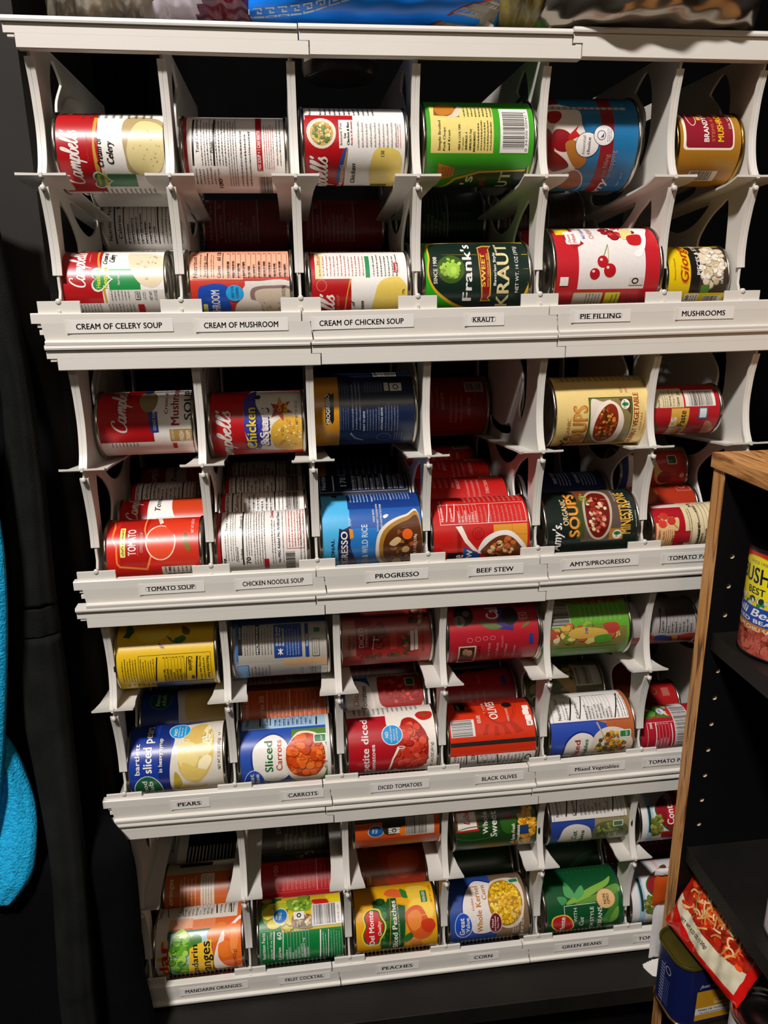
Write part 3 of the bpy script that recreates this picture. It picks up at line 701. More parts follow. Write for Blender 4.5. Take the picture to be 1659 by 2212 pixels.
can('r1l1','soup_can','S',(0.1862, 0.05, 0.0195),'C83828','tin','soup can with orange nutrition panel and blue badge, directly above the CREAM OF MUSHROOM strip',[
('B',3.6,9.5,99.5,51.7,'F0A888'),
('B',3.7,7.2,53.5,9.8,'F0A888'),
('L',6.2,8.0,97.9,5.8,0.55,'4A3020'),
('T','Nutrition Facts',6.7,9.2,10.9,49.2,'15130F','b'),
('M',12.6,10.0,16.0,40.3,1,'4A3020'),
('T','Serving size',16.7,9.9,19.1,35.9,'15130F','b'),
('L',20.1,43.0,20.5,9.0,1.1,'15130F'),
('M',23.2,9.8,27.2,40.0,2,'4A3020'),
('T','Calories',29.3,8.9,32.7,21.1,'15130F','b'),
('T','60 120',29.3,27.5,33.1,44.1,'15130F','b'),
('L',34.9,42.5,34.9,8.8,0.73,'15130F'),
('G',37.5,8.4,96.0,40.4,12,'4A3020'),
('B',55.0,-73.0,99.5,5.7,'DCD4CC'),
('S',[54.9,1.7,70.8,5.8,98.7,3.7,99.5,-29.6,47.3,-28.1,48.5,-14.8],'DCD4CC'),
('S',[61.7,-0.9,81.0,1.4,99.5,-1.4,99.3,-26.8,74.2,-26.2,60.9,-13.2],'8A7068'),
('S',[65.0,-3.5,82.7,-1.2,99.5,-4.0,99.3,-26.8,76.0,-26.2,66.0,-15.1],'CDBBA4'),
('S',[46.7,-14.8,57.5,-11.3,67.8,-15.2,68.7,-28.7,45.5,-28.1],'E0D4C4'),
('F',66.0,-26.3,94.3,-6.3,['B89C80','A88C70'],14,0.9,0.7),
('S',[11.6,-0.2,17.0,2.3,27.4,3.8,37.6,1.5,38.6,-7.4,38.7,-25.3,12.4,-24.7,10.3,-10.5],'1A4AA8'),
('T','SHROOM',22.5,-25.5,30.3,-2.1,'EDE8E0','b'),
('R',14.4,-24.7,18.6,-15.2,'E8D860',0.7),
('E',44.9,-5.1,8.4,7.6,'2AA0DC'),
('T','GREAT FOR',41.5,-10.1,44.1,1.1,'104070','b'),
('T','COOKING',45.8,-9.6,48.4,0.2,'104070','b'),
('T','10.5 OZ (298g)',89.6,-8.2,92.7,1.3,'15130F','n')])
can('r1l2','soup_can','S',(0.301, 0.05, 0.0178),'EDE8E0','tin','chicken soup can with yellow swoop, directly above the CREAM OF CHICKEN SOUP strip',[
('B',1.5,-73.0,7.6,73.2,'B01318'),
('B',8.1,7.9,14.6,73.2,'E6D8A0'),
('T','Skillet Chicken',9.4,22.8,11.4,41.3,'B01318','b'),
('M',10.6,10.9,56.2,38.4,13,'B04838'),
('B',56.4,9.4,60.7,35.9,'2A8A50'),
('M',62.8,10.3,89.2,39.5,7,'4A4640'),
('R',84.3,14.1,88.6,25.5,'B01318',0.3),
('T','Campbell',85.3,14.7,87.6,24.2,'EDE8E0','i'),
('B',7.4,-25.6,41.9,8.5,'B01318'),
('P',[42.6,8.3,39.5,-1.1,37.3,-12.3,36.4,-25.9,34.7,-25.9,36.7,-9.0,40.7,8.3],'C79A3A'),
('S',[85.0,10.2,71.7,6.3,65.7,-4.6,64.8,-26.6,99.5,-27.5,97.1,-1.9,91.5,7.7],'E4C85C'),
('O',13.2,2.4,5.1,5.6,'D87060',0.68),
('K',10.8,-73.7,25.9,-3.9,'EDE8E0'),
('T','D SOUP',27.5,-22.4,30.1,-6.5,'E06858','b'),
('T','of',41.9,-17.8,45.2,-12.5,'15130F','i'),
('T','ken',50.6,-24.5,54.2,-12.6,'15130F','i'),
('T','OZ 298g',91.7,-11.6,94.0,-1.8,'15130F','n')])
can('r1l3','vegetable_can','K',(0.4169, 0.05, 0.0221),'2FA81C','tin','green and black sweet kraut can with a cabbage picture, at the front of its lane',[
('S',[17.8,57.4,109.5,52.1,105.4,-14.6,77.4,-31.4,42.5,-29.3,16.8,-13.2,6.3,3.0,6.5,21.3],'E0B020'),
('S',[18.9,49.5,108.1,48.0,102.7,-13.7,76.7,-27.8,43.7,-25.9,19.2,-11.6,8.3,2.9,8.5,21.3],'12261E'),
('B',56.4,-29.1,101.3,48.7,'12261E'),
('B',44.8,31.2,77.0,48.0,'12261E'),
('T','SINCE 1908',11.5,-1.8,15.2,25.1,'E8E0C8','b'),
('E',29.0,12.5,13.8,14.3,'3A5A18'),
('F',18.0,0.3,40.0,23.9,['8AB030','A8CC48','6A9028','90C038','B8D860'],50,2.1,1.6),
('E',30.7,11.7,6.6,7.0,'9CC83C'),
('E',31.5,10.7,3.1,3.9,'B4DC58'),
('T',"Frank's",40.5,-19.0,49.7,44.0,'F2EEE6','b'),
('P',[57.5,38.2,63.4,41.6,72.7,41.4,68.8,35.0,68.6,15.2,69.3,-14.0,67.0,-16.1,70.0,-19.5,58.9,-19.6,60.1,-15.6,56.9,15.4],'C8A040'),
('P',[58.4,36.6,63.3,39.1,70.8,38.9,67.5,34.2,67.3,15.2,67.8,-13.2,65.5,-16.1,68.2,-18.7,60.0,-18.5,61.3,-15.7,58.0,15.4],'8A1818'),
('T','SWEET',59.2,-5.3,63.3,28.8,'F0D048','b'),
('T','WITH CARAWAY SEEDS',65.0,-5.4,67.0,28.8,'E8C858','n'),
('T','Bavarian Style',71.4,-4.2,74.1,29.8,'EDE8E0','b'),
('T','KRAUT',75.0,-26.2,87.1,43.2,'E6D8A0','b'),
('T','NET WT. 14 OZ (397g)',93.4,-11.1,96.8,39.1,'EDE8E0','n')])
can('r1l4','pie_filling_can','F',(0.5483, 0.05, 0.029),'C01E28','tin','large red and white cherry pie filling can with three cherries, behind the pie filling strip',[
('B',26.5,-16.2,95.4,94.5,'E6E0DA'),
('B',7.4,42.9,22.8,65.6,'E8D020'),
('R',15.4,29.0,30.7,49.6,'F0ECE6',2.3),
('P',[17.9,49.7,33.8,29.9,23.1,23.5,13.8,37.7],'B01820'),
('R',16.3,29.8,30.4,48.8,'F0ECE6',2.3),
('T','Duncan',17.9,30.6,20.8,43.4,'C02838','i'),
('T','Hines',22.2,30.6,26.4,45.2,'C02838','i'),
('T','NO SUGAR',33.4,36.3,36.6,59.2,'2A5AA0','b'),
('T','CHERRY',40.7,36.2,45.5,58.9,'B01820','n'),
('S',[55.3,62.8,102.7,60.1,100.5,41.9,96.0,24.6,89.9,14.6,83.7,17.9,93.5,28.3,92.3,42.0,74.9,48.8],'F2F0EC'),
('F',55.2,35.9,91.3,68.9,['C01C24','A01018','D8403C','8A0C14'],26,3.9,3.3),
('S',[77.7,56.4,87.6,56.1,84.9,39.4,74.1,35.8],'E8D890'),
('S',[80.0,39.4,93.9,42.0,91.8,28.4,80.5,28.5],'C01820'),
('L',57.5,28.7,51.0,13.4,0.82,'7A8A40'),
('L',57.5,28.7,56.5,5.8,0.65,'9AA060'),
('E',50.8,10.5,5.6,5.8,'B81420'),
('E',42.8,-1.1,5.2,5.3,'B01420'),
('E',58.2,2.0,6.2,6.5,'B81420'),
('E',49.3,12.2,1.5,1.2,'F0D0D0'),
('E',41.3,1.2,1.5,1.2,'F0D0D0'),
('E',56.0,4.7,1.5,1.4,'F0D0D0'),
('B',7.7,-12.3,16.2,-4.0,'F0ECE6'),
('B',78.8,-12.3,93.6,-4.6,'D8D2CA'),
('O',85.4,-8.4,3.6,3.0,'15130F',1.31),
('R',23.2,-34.3,54.4,-19.1,'B8A838',1.6),
('R',24.1,-34.3,53.7,-19.9,'C8C0B4',1.6),
('B',56.8,-33.8,72.5,-19.5,'D8D030'),
('M',36.2,-32.2,52.6,-20.0,5,'6A645C'),
('M',62.6,-33.0,97.5,-20.6,8,'5A544C')])
can('r1l5','mushroom_can','M',(0.6512, 0.055, 0.0207),'E0C010','tin','small yellow and black mushroom pieces can at the front of the top right lane',[
('B',27.4,-13.2,38.4,44.6,'1A1612'),
('B',37.6,-13.5,67.4,43.9,'3A2E22'),
('F',38.3,-8.5,66.2,43.9,['D8C8A8','E8DCC4','C4B08C','DCCDB0','EDE4D2'],60,4.3,4.0),
('F',40.5,-3.8,64.3,38.6,['F0E8D8','E4D8C0'],16,2.7,2.0),
('B',39.6,-13.3,49.0,-5.2,'4A7A28'),
('T','Giorgio',15.4,-3.3,25.5,53.0,'F0B020','i'),
('T','Giorgio',16.2,-2.6,24.7,52.2,'A83810','i'),
('T','PIECES & STEMS',34.1,4.9,38.7,52.8,'EDE8E0','b'),
('T',"America's Favorite",9.4,-0.1,11.1,23.2,'6A4A10','n'),
('T','DR WT 4 OZ (113g)',60.5,-3.9,62.9,19.6,'EDE8E0','n'),
('B',21.3,-27.0,69.5,-13.3,'E0C010'),
('B',23.6,-23.3,39.2,-14.3,'E4DCCC'),
('T','60',25.3,-21.2,28.8,-15.6,'15130F','b'),
('M',29.8,-23.4,38.5,-14.8,3,'15130F'),
('B',43.8,-23.8,64.8,-16.1,'E4DCCC'),
('C',44.6,-22.7,61.2,-16.6,'h')])
can('r2u0','soup_can','S',(0.078, 0.085, -0.119),'EDE8E0','tin','red and white cream of mushroom soup can in shade above the tomato soup lane',[
('B',1.5,-15.3,58.4,63.6,'B01318'),
('K',16.4,-4.9,32.9,60.1,'D8D0C8'),
('M',36.3,9.5,38.9,21.0,1,'8A3A3A'),
('E',54.6,31.4,9.3,15.4,'8A7A50'),
('P',[53.7,16.6,63.3,17.2,64.0,-4.6,56.2,-5.2],'2A3A80'),
('T','GREAT FOR',58.6,-2.5,61.6,17.3,'C8C8D8','b'),
('P',[46.6,62.0,56.6,62.6,58.0,44.6,51.4,40.8],'2A3A80'),
('T','Cream of',70.5,14.1,74.0,43.6,'7A2028','b'),
('T','Mushroom',76.9,2.2,85.2,59.3,'9A1820','b'),
('T','SOUP',90.5,7.1,98.1,48.3,'2A2622','b'),
('B',74.7,-15.1,99.5,-1.8,'A8884A'),
('T','STARTS WITH',76.4,-13.8,79.1,-2.3,'E8DCC0','n'),
('T','FRESH',84.3,-14.6,88.7,-3.6,'F0E8D8','b'),
('T','CREAM',90.9,-15.4,95.2,-3.8,'F0E8D8','b'),
('M',13.7,-21.4,42.3,-14.7,8,'4A4640'),
('B',76.3,-26.0,80.7,-17.8,'B01318')])
can('r2u1','soup_can','S',(0.1925, 0.075, -0.121),'B01318','tin','red chicken and stars soup can with wobbly yellow lettering, above the chicken noodle soup lane',[
('P',[46.3,53.4,39.6,32.0,37.5,15.1,38.2,-4.9,42.0,-25.9,67.2,-29.6,99.5,-30.3,99.5,49.0],'E4DCD0'),
('S',[50.9,52.3,39.6,34.7,37.9,15.1,38.9,-6.8,52.8,-26.7,56.7,7.2,50.2,26.7],'3A3A98'),
('S',[80.1,11.8,67.2,3.3,64.5,-11.9,72.8,-28.1,98.5,-28.2,98.7,5.8,90.8,11.4],'D8A83A'),
('F',68.4,-27.0,97.2,9.0,['E8C868','C88828','F0DC90','D89838'],46,1.5,1.3),
('P',[74.6,35.3,78.0,25.6,86.2,28.7,81.4,20.3,88.3,15.2,79.3,14.6,78.1,6.5,73.0,13.0,65.7,10.5,69.7,18.7,65.4,26.1,72.6,24.7],'A83018'),
('T','Original',72.7,16.6,76.7,34.4,'F0D030','b'),
('T','Star',77.9,11.8,82.6,28.3,'F0D030','b'),
('T','BACK TO',67.5,12.2,69.6,23.8,'2A2622','b'),
('K',8.7,-56.9,24.5,21.6,'D8D0C8'),
('T','Chicken',38.2,-26.0,51.3,23.0,'1E1E6A','b'),
('T','Chicken',39.4,-24.7,49.5,21.8,'F0D828','b'),
('T','&Stars',52.1,-22.3,63.8,21.1,'1E1E6A','b'),
('T','&Stars',53.1,-20.9,62.4,20.1,'EDE8E0','b'),
('T','NET WT 10 1/2 OZ',90.6,2.4,93.2,28.5,'4A4640','n'),
('E',52.5,35.8,3.0,3.6,'2A2622')])
can('r2u2','soup_can','P',(0.3045, 0.075, -0.11),'101E3C','tin','navy blue soup can with an orange band, upper track of row two, third lane',[
('B',1.5,-78.0,30.7,48.7,'C88A1C'),
('P',[21.0,24.2,22.9,22.3,25.6,24.6,24.9,-5.0,23.2,-9.3,21.0,-4.9,17.6,-10.0,16.1,-7.3,16.2,19.9],'161616'),
('T','PROGRESSO',16.9,-8.2,20.8,22.4,'E8E0D0','b'),
('M',30.9,-16.3,41.4,42.3,4,'5A6480'),
('M',43.1,-16.9,54.5,41.7,3,'8A93A8'),
('T','READY TO SERVE',55.4,-18.3,57.4,3.8,'C8CCD8','b'),
('M',58.7,-18.7,73.9,8.3,5,'7A84A0'),
('T','LISTA PARA SERVIR',74.2,-18.1,76.2,7.3,'C8CCD8','b'),
('M',78.0,-19.6,93.8,12.6,5,'7A84A0'),
('B',69.3,46.5,94.2,71.0,'B8B4A8'),
('C',70.2,48.4,93.3,70.5,'h'),
('M',57.5,23.6,77.2,37.0,7,'6A7490'),
('B',79.0,25.0,83.6,35.7,'D0CCC0'),
('M',79.3,25.7,83.3,34.7,3,'2A2A30'),
('B',85.1,24.6,97.5,34.8,'D0CCC0'),
('O',91.2,29.6,3.1,3.4,'2A3A30',1.2),
('O',78.0,-28.2,7.9,6.1,'7A84A0',0.51),
('M',88.1,-34.8,98.3,-21.0,4,'8A93A8'),
('M',13.5,54.3,59.1,72.1,9,'2A3A5A'),
('P',[42.6,-19.7,47.8,-27.1,56.4,-32.0,55.7,-33.6,47.1,-29.8,41.8,-21.9],'A8B0C0')])
can('r2u4','soup_can','K',(0.5585, 0.055, -0.117),'E2C880','tin','cream coloured organic soup can with a vegetable soup photo, above the dark green minestrone can',[
('R',7.9,42.6,102.7,88.1,'C8AA60',0.3),
('M',13.3,44.8,101.7,64.7,14,'3A3424'),
('B',38.8,-39.1,87.3,20.5,'3A5A28'),
('B',40.6,-39.1,86.0,19.1,'8A7A4A'),
('S',[41.7,17.7,54.3,15.5,63.1,17.0,47.1,2.5,41.7,-11.1],'E4D4C0'),
('S',[61.4,17.0,71.3,11.6,77.7,-1.8,77.7,-16.5,73.1,-34.7,61.8,-37.9,48.2,-29.4,41.7,-11.1,47.0,5.8,54.2,13.9],'EDE0CC'),
('S',[61.0,12.8,67.8,10.9,71.3,1.7,71.5,-12.3,67.0,-27.7,56.8,-34.1,47.3,-23.9,46.3,-7.6,52.2,5.7],'8A2810'),
('F',47.6,-30.5,69.9,10.4,['B84818','D87828','6A2008','A03010','E09838','4A3A10'],110,1.6,1.7),
('P',[72.0,18.4,85.8,18.0,85.2,1.3],'5A3A20'),
('E',79.0,12.3,4.8,5.4,'EDE8D8'),
('E',79.0,12.2,3.8,2.0,'2A8A4A'),
('T','USDA',76.9,8.1,79.1,16.5,'1A4A2A','b'),
('T','ORGANIC',15.4,-32.4,19.4,-0.6,'C87A28','n'),
('T','SOUPS',21.4,-40.4,37.5,12.2,'B86818','b'),
('T','SOUPS',22.6,-37.7,36.1,11.4,'DC9A48','b'),
('T','MADE WITH',74.9,25.2,77.8,32.8,'C86A38','n'),
('T','LOW FAT',80.6,25.1,83.0,32.6,'C86A38','n'),
('T','CHUNKY VEGETABLE',88.2,-43.4,94.0,24.7,'B8541C','b'),
('T','LOW FAT',96.3,-17.4,98.4,3.4,'C06A30','n'),
('M',100.2,-22.1,102.3,5.8,1,'B8541C'),
('T',"Amy's.",12.2,-63.3,20.2,-21.9,'14140E','i')])
can('r2u5','tomato_paste_can','A',(0.6545, 0.055, -0.1185),'B01C24','tin','small red paste can with barcode and tan panel, right of the cream organic can',[
('B',1.5,6.5,43.9,31.1,'D8C8A0'),
('T','Nutrition',8.7,6.8,10.8,19.3,'15130F','b'),
('T','Facts',14.1,6.6,16.2,15.3,'15130F','b'),
('M',19.4,7.2,26.8,29.2,3,'5A5040'),
('T','Serving size',27.2,7.9,29.3,27.6,'15130F','b'),
('T','2 tbsp (33g)',31.3,7.8,33.1,26.1,'15130F','n'),
('T','Calories',35.8,7.6,38.6,18.3,'15130F','b'),
('T','35',37.5,20.3,40.6,25.9,'15130F','b'),
('B',29.5,-40.0,49.9,5.5,'D8A848'),
('T','Tomato Paste',39.3,-48.5,46.3,2.8,'1A1612','b'),
('T','Hunts',26.8,-49.6,36.3,-3.9,'EDE4DC','b'),
('P',[13.2,-15.3,16.5,-11.6,18.8,-20.8,17.5,-28.2],'3A5A30'),
('B',45.6,7.1,80.2,27.3,'E4DCD0'),
('C',50.0,7.6,76.9,25.5,'h'),
('B',60.9,-6.9,71.2,5.8,'2A6A90'),
('R',62.1,-5.4,69.9,4.6,'D8E0D8',0.5),
('S',[69.7,-11.3,77.1,-11.6,82.2,-21.7,83.9,-37.7,72.7,-37.3],'C87858')])
can('r2l0','soup_can','S',(0.0792, 0.05, -0.2514),'D02014','tin','red and orange condensed tomato soup can, at the front behind the tomato soup strip',[
('B',16.4,-5.7,46.1,63.4,'B01810'),
('P',[6.9,64.2,10.5,38.8,8.5,23.3,13.0,15.7,12.6,-2.6,15.5,-6.9,43.7,-11.6,49.1,4.7,46.1,19.4,42.7,34.0,43.1,62.6,41.6,62.6,41.1,34.1,44.3,19.5,47.4,4.8,42.4,-8.7,16.7,-4.9,14.3,-1.8,14.7,16.5,10.4,23.6,12.3,38.7,8.7,64.2],'F08A40'),
('R',17.3,4.5,22.5,37.6,'E8E070',0.9),
('T',"chef's cupboard",18.2,6.0,21.1,35.6,'2A4A20','i'),
('T','TOMATO',25.1,6.2,33.2,34.9,'F4EEE4','b'),
('T','CONDENSED SOUP',37.4,8.9,40.2,30.8,'E8B0A0','n'),
('M',34.6,5.5,35.6,32.2,1,'F0A080'),
('S',[46.3,41.8,58.5,57.2,96.2,45.8,99.5,20.2,95.8,-5.8,81.2,-9.2,64.0,-4.8,52.3,0.8,45.2,15.8,44.9,29.3],'C8301C'),
('O',58.4,19.5,15.4,19.9,'F0E0C8',1.31),
('E',58.4,19.2,14.2,18.5,'E04A28'),
('S',[55.4,53.5,73.5,53.7,98.6,37.7,98.1,20.3,83.1,19.3,68.7,30.0],'D8381C'),
('P',[49.7,66.7,55.5,62.9,60.4,43.8,57.1,40.9,53.6,53.9],'F0E0D0'),
('S',[79.4,27.3,83.1,23.1,86.6,17.2,89.0,9.8,85.4,8.2,82.1,15.6,80.4,21.3],'7A6A10'),
('S',[82.9,28.1,86.2,24.9,85.7,19.1,83.1,19.3],'5A5A10'),
('T','NET WT 10.75 OZ',89.3,27.4,92.2,49.5,'EDE8E0','n'),
('B',58.0,-41.0,92.4,-7.7,'D8D0C4'),
('T','90',64.7,-13.3,67.9,-8.2,'15130F','b'),
('C',62.4,-41.1,87.1,-16.7,'h'),
('M',59.8,-15.5,89.8,-7.7,7,'4A4640')])
can('r2l1','soup_can','S',(0.1915, 0.05, -0.248),'EDE8E0','tin','white nutrition side of the front can directly above the CHICKEN NOODLE SOUP strip',[
('B',1.5,-62.3,7.8,83.9,'B01318'),
('L',8.0,62.9,7.9,-11.3,1.33,'15130F'),
('T','Total Carbohydrate',12.9,23.1,15.1,62.7,'15130F','b'),
('M',11.5,-9.4,16.8,22.1,2,'3A3632'),
('M',17.3,-9.8,24.4,55.7,3,'3A3632'),
('T','Cholesterol',23.4,-11.3,25.6,5.8,'15130F','b'),
('T','Sodium',27.8,-8.2,29.9,3.8,'15130F','b'),
('T','Protein 3g',27.8,26.3,30.0,44.2,'15130F','b'),
('L',31.5,58.2,30.2,-15.5,1.52,'15130F'),
('M',33.5,-4.4,40.7,52.4,3,'3A3632'),
('T','70',33.3,-14.6,38.0,-5.4,'15130F','b'),
('M',41.5,-15.5,55.0,59.8,5,'4A4640'),
('B',51.8,-24.2,56.9,-8.8,'B01318'),
('T','Questions?',59.7,38.3,63.2,57.4,'B01318','i'),
('M',60.2,-16.8,65.6,38.2,2,'4A4640'),
('T','No MSG Added No Artificial Flavors',66.7,-14.5,69.4,50.5,'1E2A5A','b'),
('M',71.6,-16.2,74.0,52.8,1,'4A4640'),
('Q',76.2,1.6,95.3,63.0,'C85848',0.57),
('M',78.0,3.5,93.5,54.1,5,'B84838'),
('C',74.6,-27.5,84.6,-1.0,'v'),
('M',89.4,-17.9,96.7,49.7,2,'5A5650'),
('T','ion',8.9,-12.7,12.1,-6.0,'15130F','b')])
can('r2l2','soup_can','P',(0.3085, 0.05, -0.24),'1A58A8','tin','two-tone blue chicken and wild rice soup can with a soup bowl photo',[
('B',1.5,-71.9,33.1,74.9,'4CB4E4'),
('B',1.5,73.3,29.9,96.1,'4CB4E4'),
('B',31.9,35.1,111.7,77.1,'123880'),
('B',25.4,-71.9,61.9,13.2,'2878C4'),
('P',[16.8,74.9,23.2,75.9,20.8,55.2,15.6,61.2],'14141C'),
('P',[25.5,12.4,33.1,16.2,33.4,3.7,32.4,-5.1,40.6,-35.0,34.1,-51.2,22.1,-50.5,19.0,-8.1,21.4,14.3],'16204A'),
('P',[31.8,13.8,35.7,11.9,36.1,3.5,32.4,2.0],'E89030'),
('T','PROGRESSO',22.8,-52.4,29.8,10.7,'F4F0E8','b'),
('T','SOUP',31.7,16.2,34.2,24.7,'D8ECF8','n'),
('T','TRADITIONAL',12.2,-51.7,15.8,3.0,'0E2A50','b'),
('T','CHICKEN & WILD RICE',44.9,-53.6,51.2,17.1,'CFE4F4','b'),
('T','MADE WITH',57.7,19.1,59.7,33.6,'EDE8E0','b'),
('T','WHITE MEAT CHICKEN WITH',61.5,8.9,63.5,41.0,'EDE8E0','b'),
('T','NO ANTIBIOTICS EVER',65.5,12.9,67.5,40.7,'EDE8E0','b'),
('S',[68.9,25.5,72.4,27.2,74.8,26.1,72.0,23.3,69.5,22.9],'EDE8E0'),
('T','READY TO SERVE',58.1,45.3,59.8,76.0,'EDE8E0','b'),
('M',34.2,44.9,56.2,76.6,6,'B8D0EC'),
('M',61.0,47.3,77.1,75.6,5,'A8C0E4'),
('T','LISTA PARA SERVIR',78.7,46.5,80.4,76.0,'EDE8E0','b'),
('M',81.8,47.0,101.3,75.5,6,'A8C0E4'),
('S',[107.0,26.3,93.4,26.1,76.0,19.9,63.6,8.8,59.6,-8.7,62.5,-29.1,77.5,-53.5,109.9,-55.2],'E4DCC8'),
('S',[107.1,24.5,94.0,23.9,77.8,17.3,66.9,7.0,63.3,-8.9,66.8,-29.7,81.2,-51.2,110.1,-52.7],'A87828'),
('S',[106.7,20.1,94.5,19.4,80.6,13.8,71.0,4.3,67.6,-10.2,71.0,-28.3,84.8,-49.2,110.3,-50.2],'5A2E10'),
('F',74.2,-39.7,106.5,12.5,['7A4218','4A2008','8A5420','6A1E10','A87030'],60,2.8,1.7),
('E',94.0,4.7,5.6,5.8,'E8641C'),
('S',[74.2,-4.8,81.9,2.0,87.2,-1.0,80.2,-8.0],'D8B884'),
('E',92.2,-13.0,4.2,4.3,'C8A468'),
('E',83.3,-35.0,5.2,9.2,'C8A468'),
('E',99.6,-6.3,3.5,2.7,'B85020'),
('T','NET WT 19 OZ (1 LB 3 OZ) 538g',100.7,-56.6,103.5,4.4,'EDE8E0','n')])
can('r2l3','stew_can','P',(0.4275, 0.05, -0.2488),'C01A16','tin','bright red front stew can with a boxed nutrition panel, directly above the BEEF STEW strip',[
('B',10.5,19.2,108.5,50.0,'C82420'),
('Q',11.7,20.4,107.7,46.9,'F0D8D0',0.53),
('T','Nutrition Facts',13.0,24.1,15.7,54.5,'F4E4E0','b'),
('L',22.7,48.7,18.8,23.8,0.89,'EDE8E0'),
('T','Calories',23.3,23.5,25.7,41.6,'EDE8E0','b'),
('L',30.6,48.0,26.7,23.4,0.89,'EDE8E0'),
('G',31.0,21.7,54.2,46.8,6,'E8C8C0'),
('L',69.0,45.0,64.8,20.5,0.89,'EDE8E0'),
('M',40.8,49.8,108.3,68.8,12,'D88078'),
('M',56.0,20.7,104.6,44.0,10,'D88078'),
('B',24.1,-12.8,41.3,19.5,'B8241C'),
('B',29.3,-12.8,34.4,19.6,'9A1410'),
('B',69.9,-10.2,107.5,18.4,'D8902C'),
('L',90.7,18.4,90.6,-8.2,0.35,'A86818'),
('L',70.8,8.3,107.5,6.4,0.35,'A86818'),
('P',[28.2,18.1,35.1,18.6,41.3,3.8,52.3,-9.9,55.2,-13.2,47.0,-9.5,37.9,0.5],'EDE0D0'),
('O',52.7,10.0,6.7,6.5,'8A1410',0.71),
('M',48.7,6.3,56.7,13.8,4,'8A1410'),
('S',[52.4,-10.9,58.6,2.9,72.7,10.7,88.4,10.8,100.5,0.6,107.7,-11.4,102.5,-17.9,59.7,-14.7],'E8E4DC'),
('S',[58.0,-14.6,62.2,-2.7,74.3,5.5,86.5,5.7,97.2,-2.8,103.4,-17.9],'6A3014'),
('F',61.5,-20.0,98.5,4.4,['C8642C','D8A864','8A4A20','B85428','E0BC80','5A2A14'],40,3.2,2.3),
('P',[36.3,-4.0,54.4,-14.3,60.7,-39.8,38.2,-34.7],'1A4A8A'),
('B',18.4,-33.2,36.0,-11.3,'16161C'),
('T','Dinty Moore',25.0,-67.5,36.6,-14.5,'EDE8E0','b'),
('T','STEW',40.1,-36.2,46.3,-8.2,'EDE8E0','b'),
('F',60.4,-29.5,99.9,-14.9,['5A2A10','7A3A1C','4A2010'],24,2.5,1.8)])
can('r2l4','soup_can','K',(0.5532, 0.05, -0.2465),'14201A','tin','dark green organic minestrone soup can, at the front of the fifth lane of row two',[
('B',41.7,-8.9,88.9,69.6,'5A4A40'),
('B',44.1,38.8,54.7,63.7,'8A3A18'),
('B',36.5,-5.5,45.4,38.9,'3A4A20'),
('S',[65.4,61.0,77.1,53.4,79.4,36.8,77.8,17.5,73.7,2.0,65.6,-6.9,54.4,-4.3,46.8,10.3,46.0,30.2,51.7,46.6],'B8A890'),
('S',[63.4,53.6,73.9,49.7,76.4,35.8,75.2,17.6,71.5,3.9,64.3,-4.5,55.7,-2.1,49.0,11.1,48.7,30.0,53.5,44.9],'6A140E'),
('F',50.4,-0.0,72.5,46.8,['9A2418','C85038','5A100A','D8A078','7A2A14','A83828','E0C8A0'],90,2.0,1.8),
('F',46.4,32.1,55.2,53.6,['7A9A30','A8B850'],10,1.8,1.4),
('B',73.9,-7.9,89.8,5.1,'A8702C'),
('E',83.0,-1.8,5.4,5.2,'E4E0D0'),
('E',82.9,-0.3,4.0,2.2,'2A7A44'),
('T','USDA',81.2,-5.0,83.3,1.6,'1A4A2A','b'),
('T','ORGANIC',21.4,10.7,27.4,42.6,'E0C890','b'),
('T','SOUPS',27.4,-3.1,40.6,52.9,'A85818','b'),
('T','SOUPS',28.6,-2.2,39.2,50.9,'E4A040','b'),
('T','MINESTRONE',86.6,-1.7,98.2,50.8,'E4AC40','b'),
('T','LOW FAT',97.4,13.0,101.3,36.5,'E8D8A0','b'),
('M',103.9,5.7,106.2,26.9,1,'D8D0B8'),
('T','PROUD SPONSOR',84.0,36.6,85.6,56.8,'C8C0B0','n'),
('T',"Amy's.",8.7,-20.6,19.4,13.7,'F0ECE4','i')])
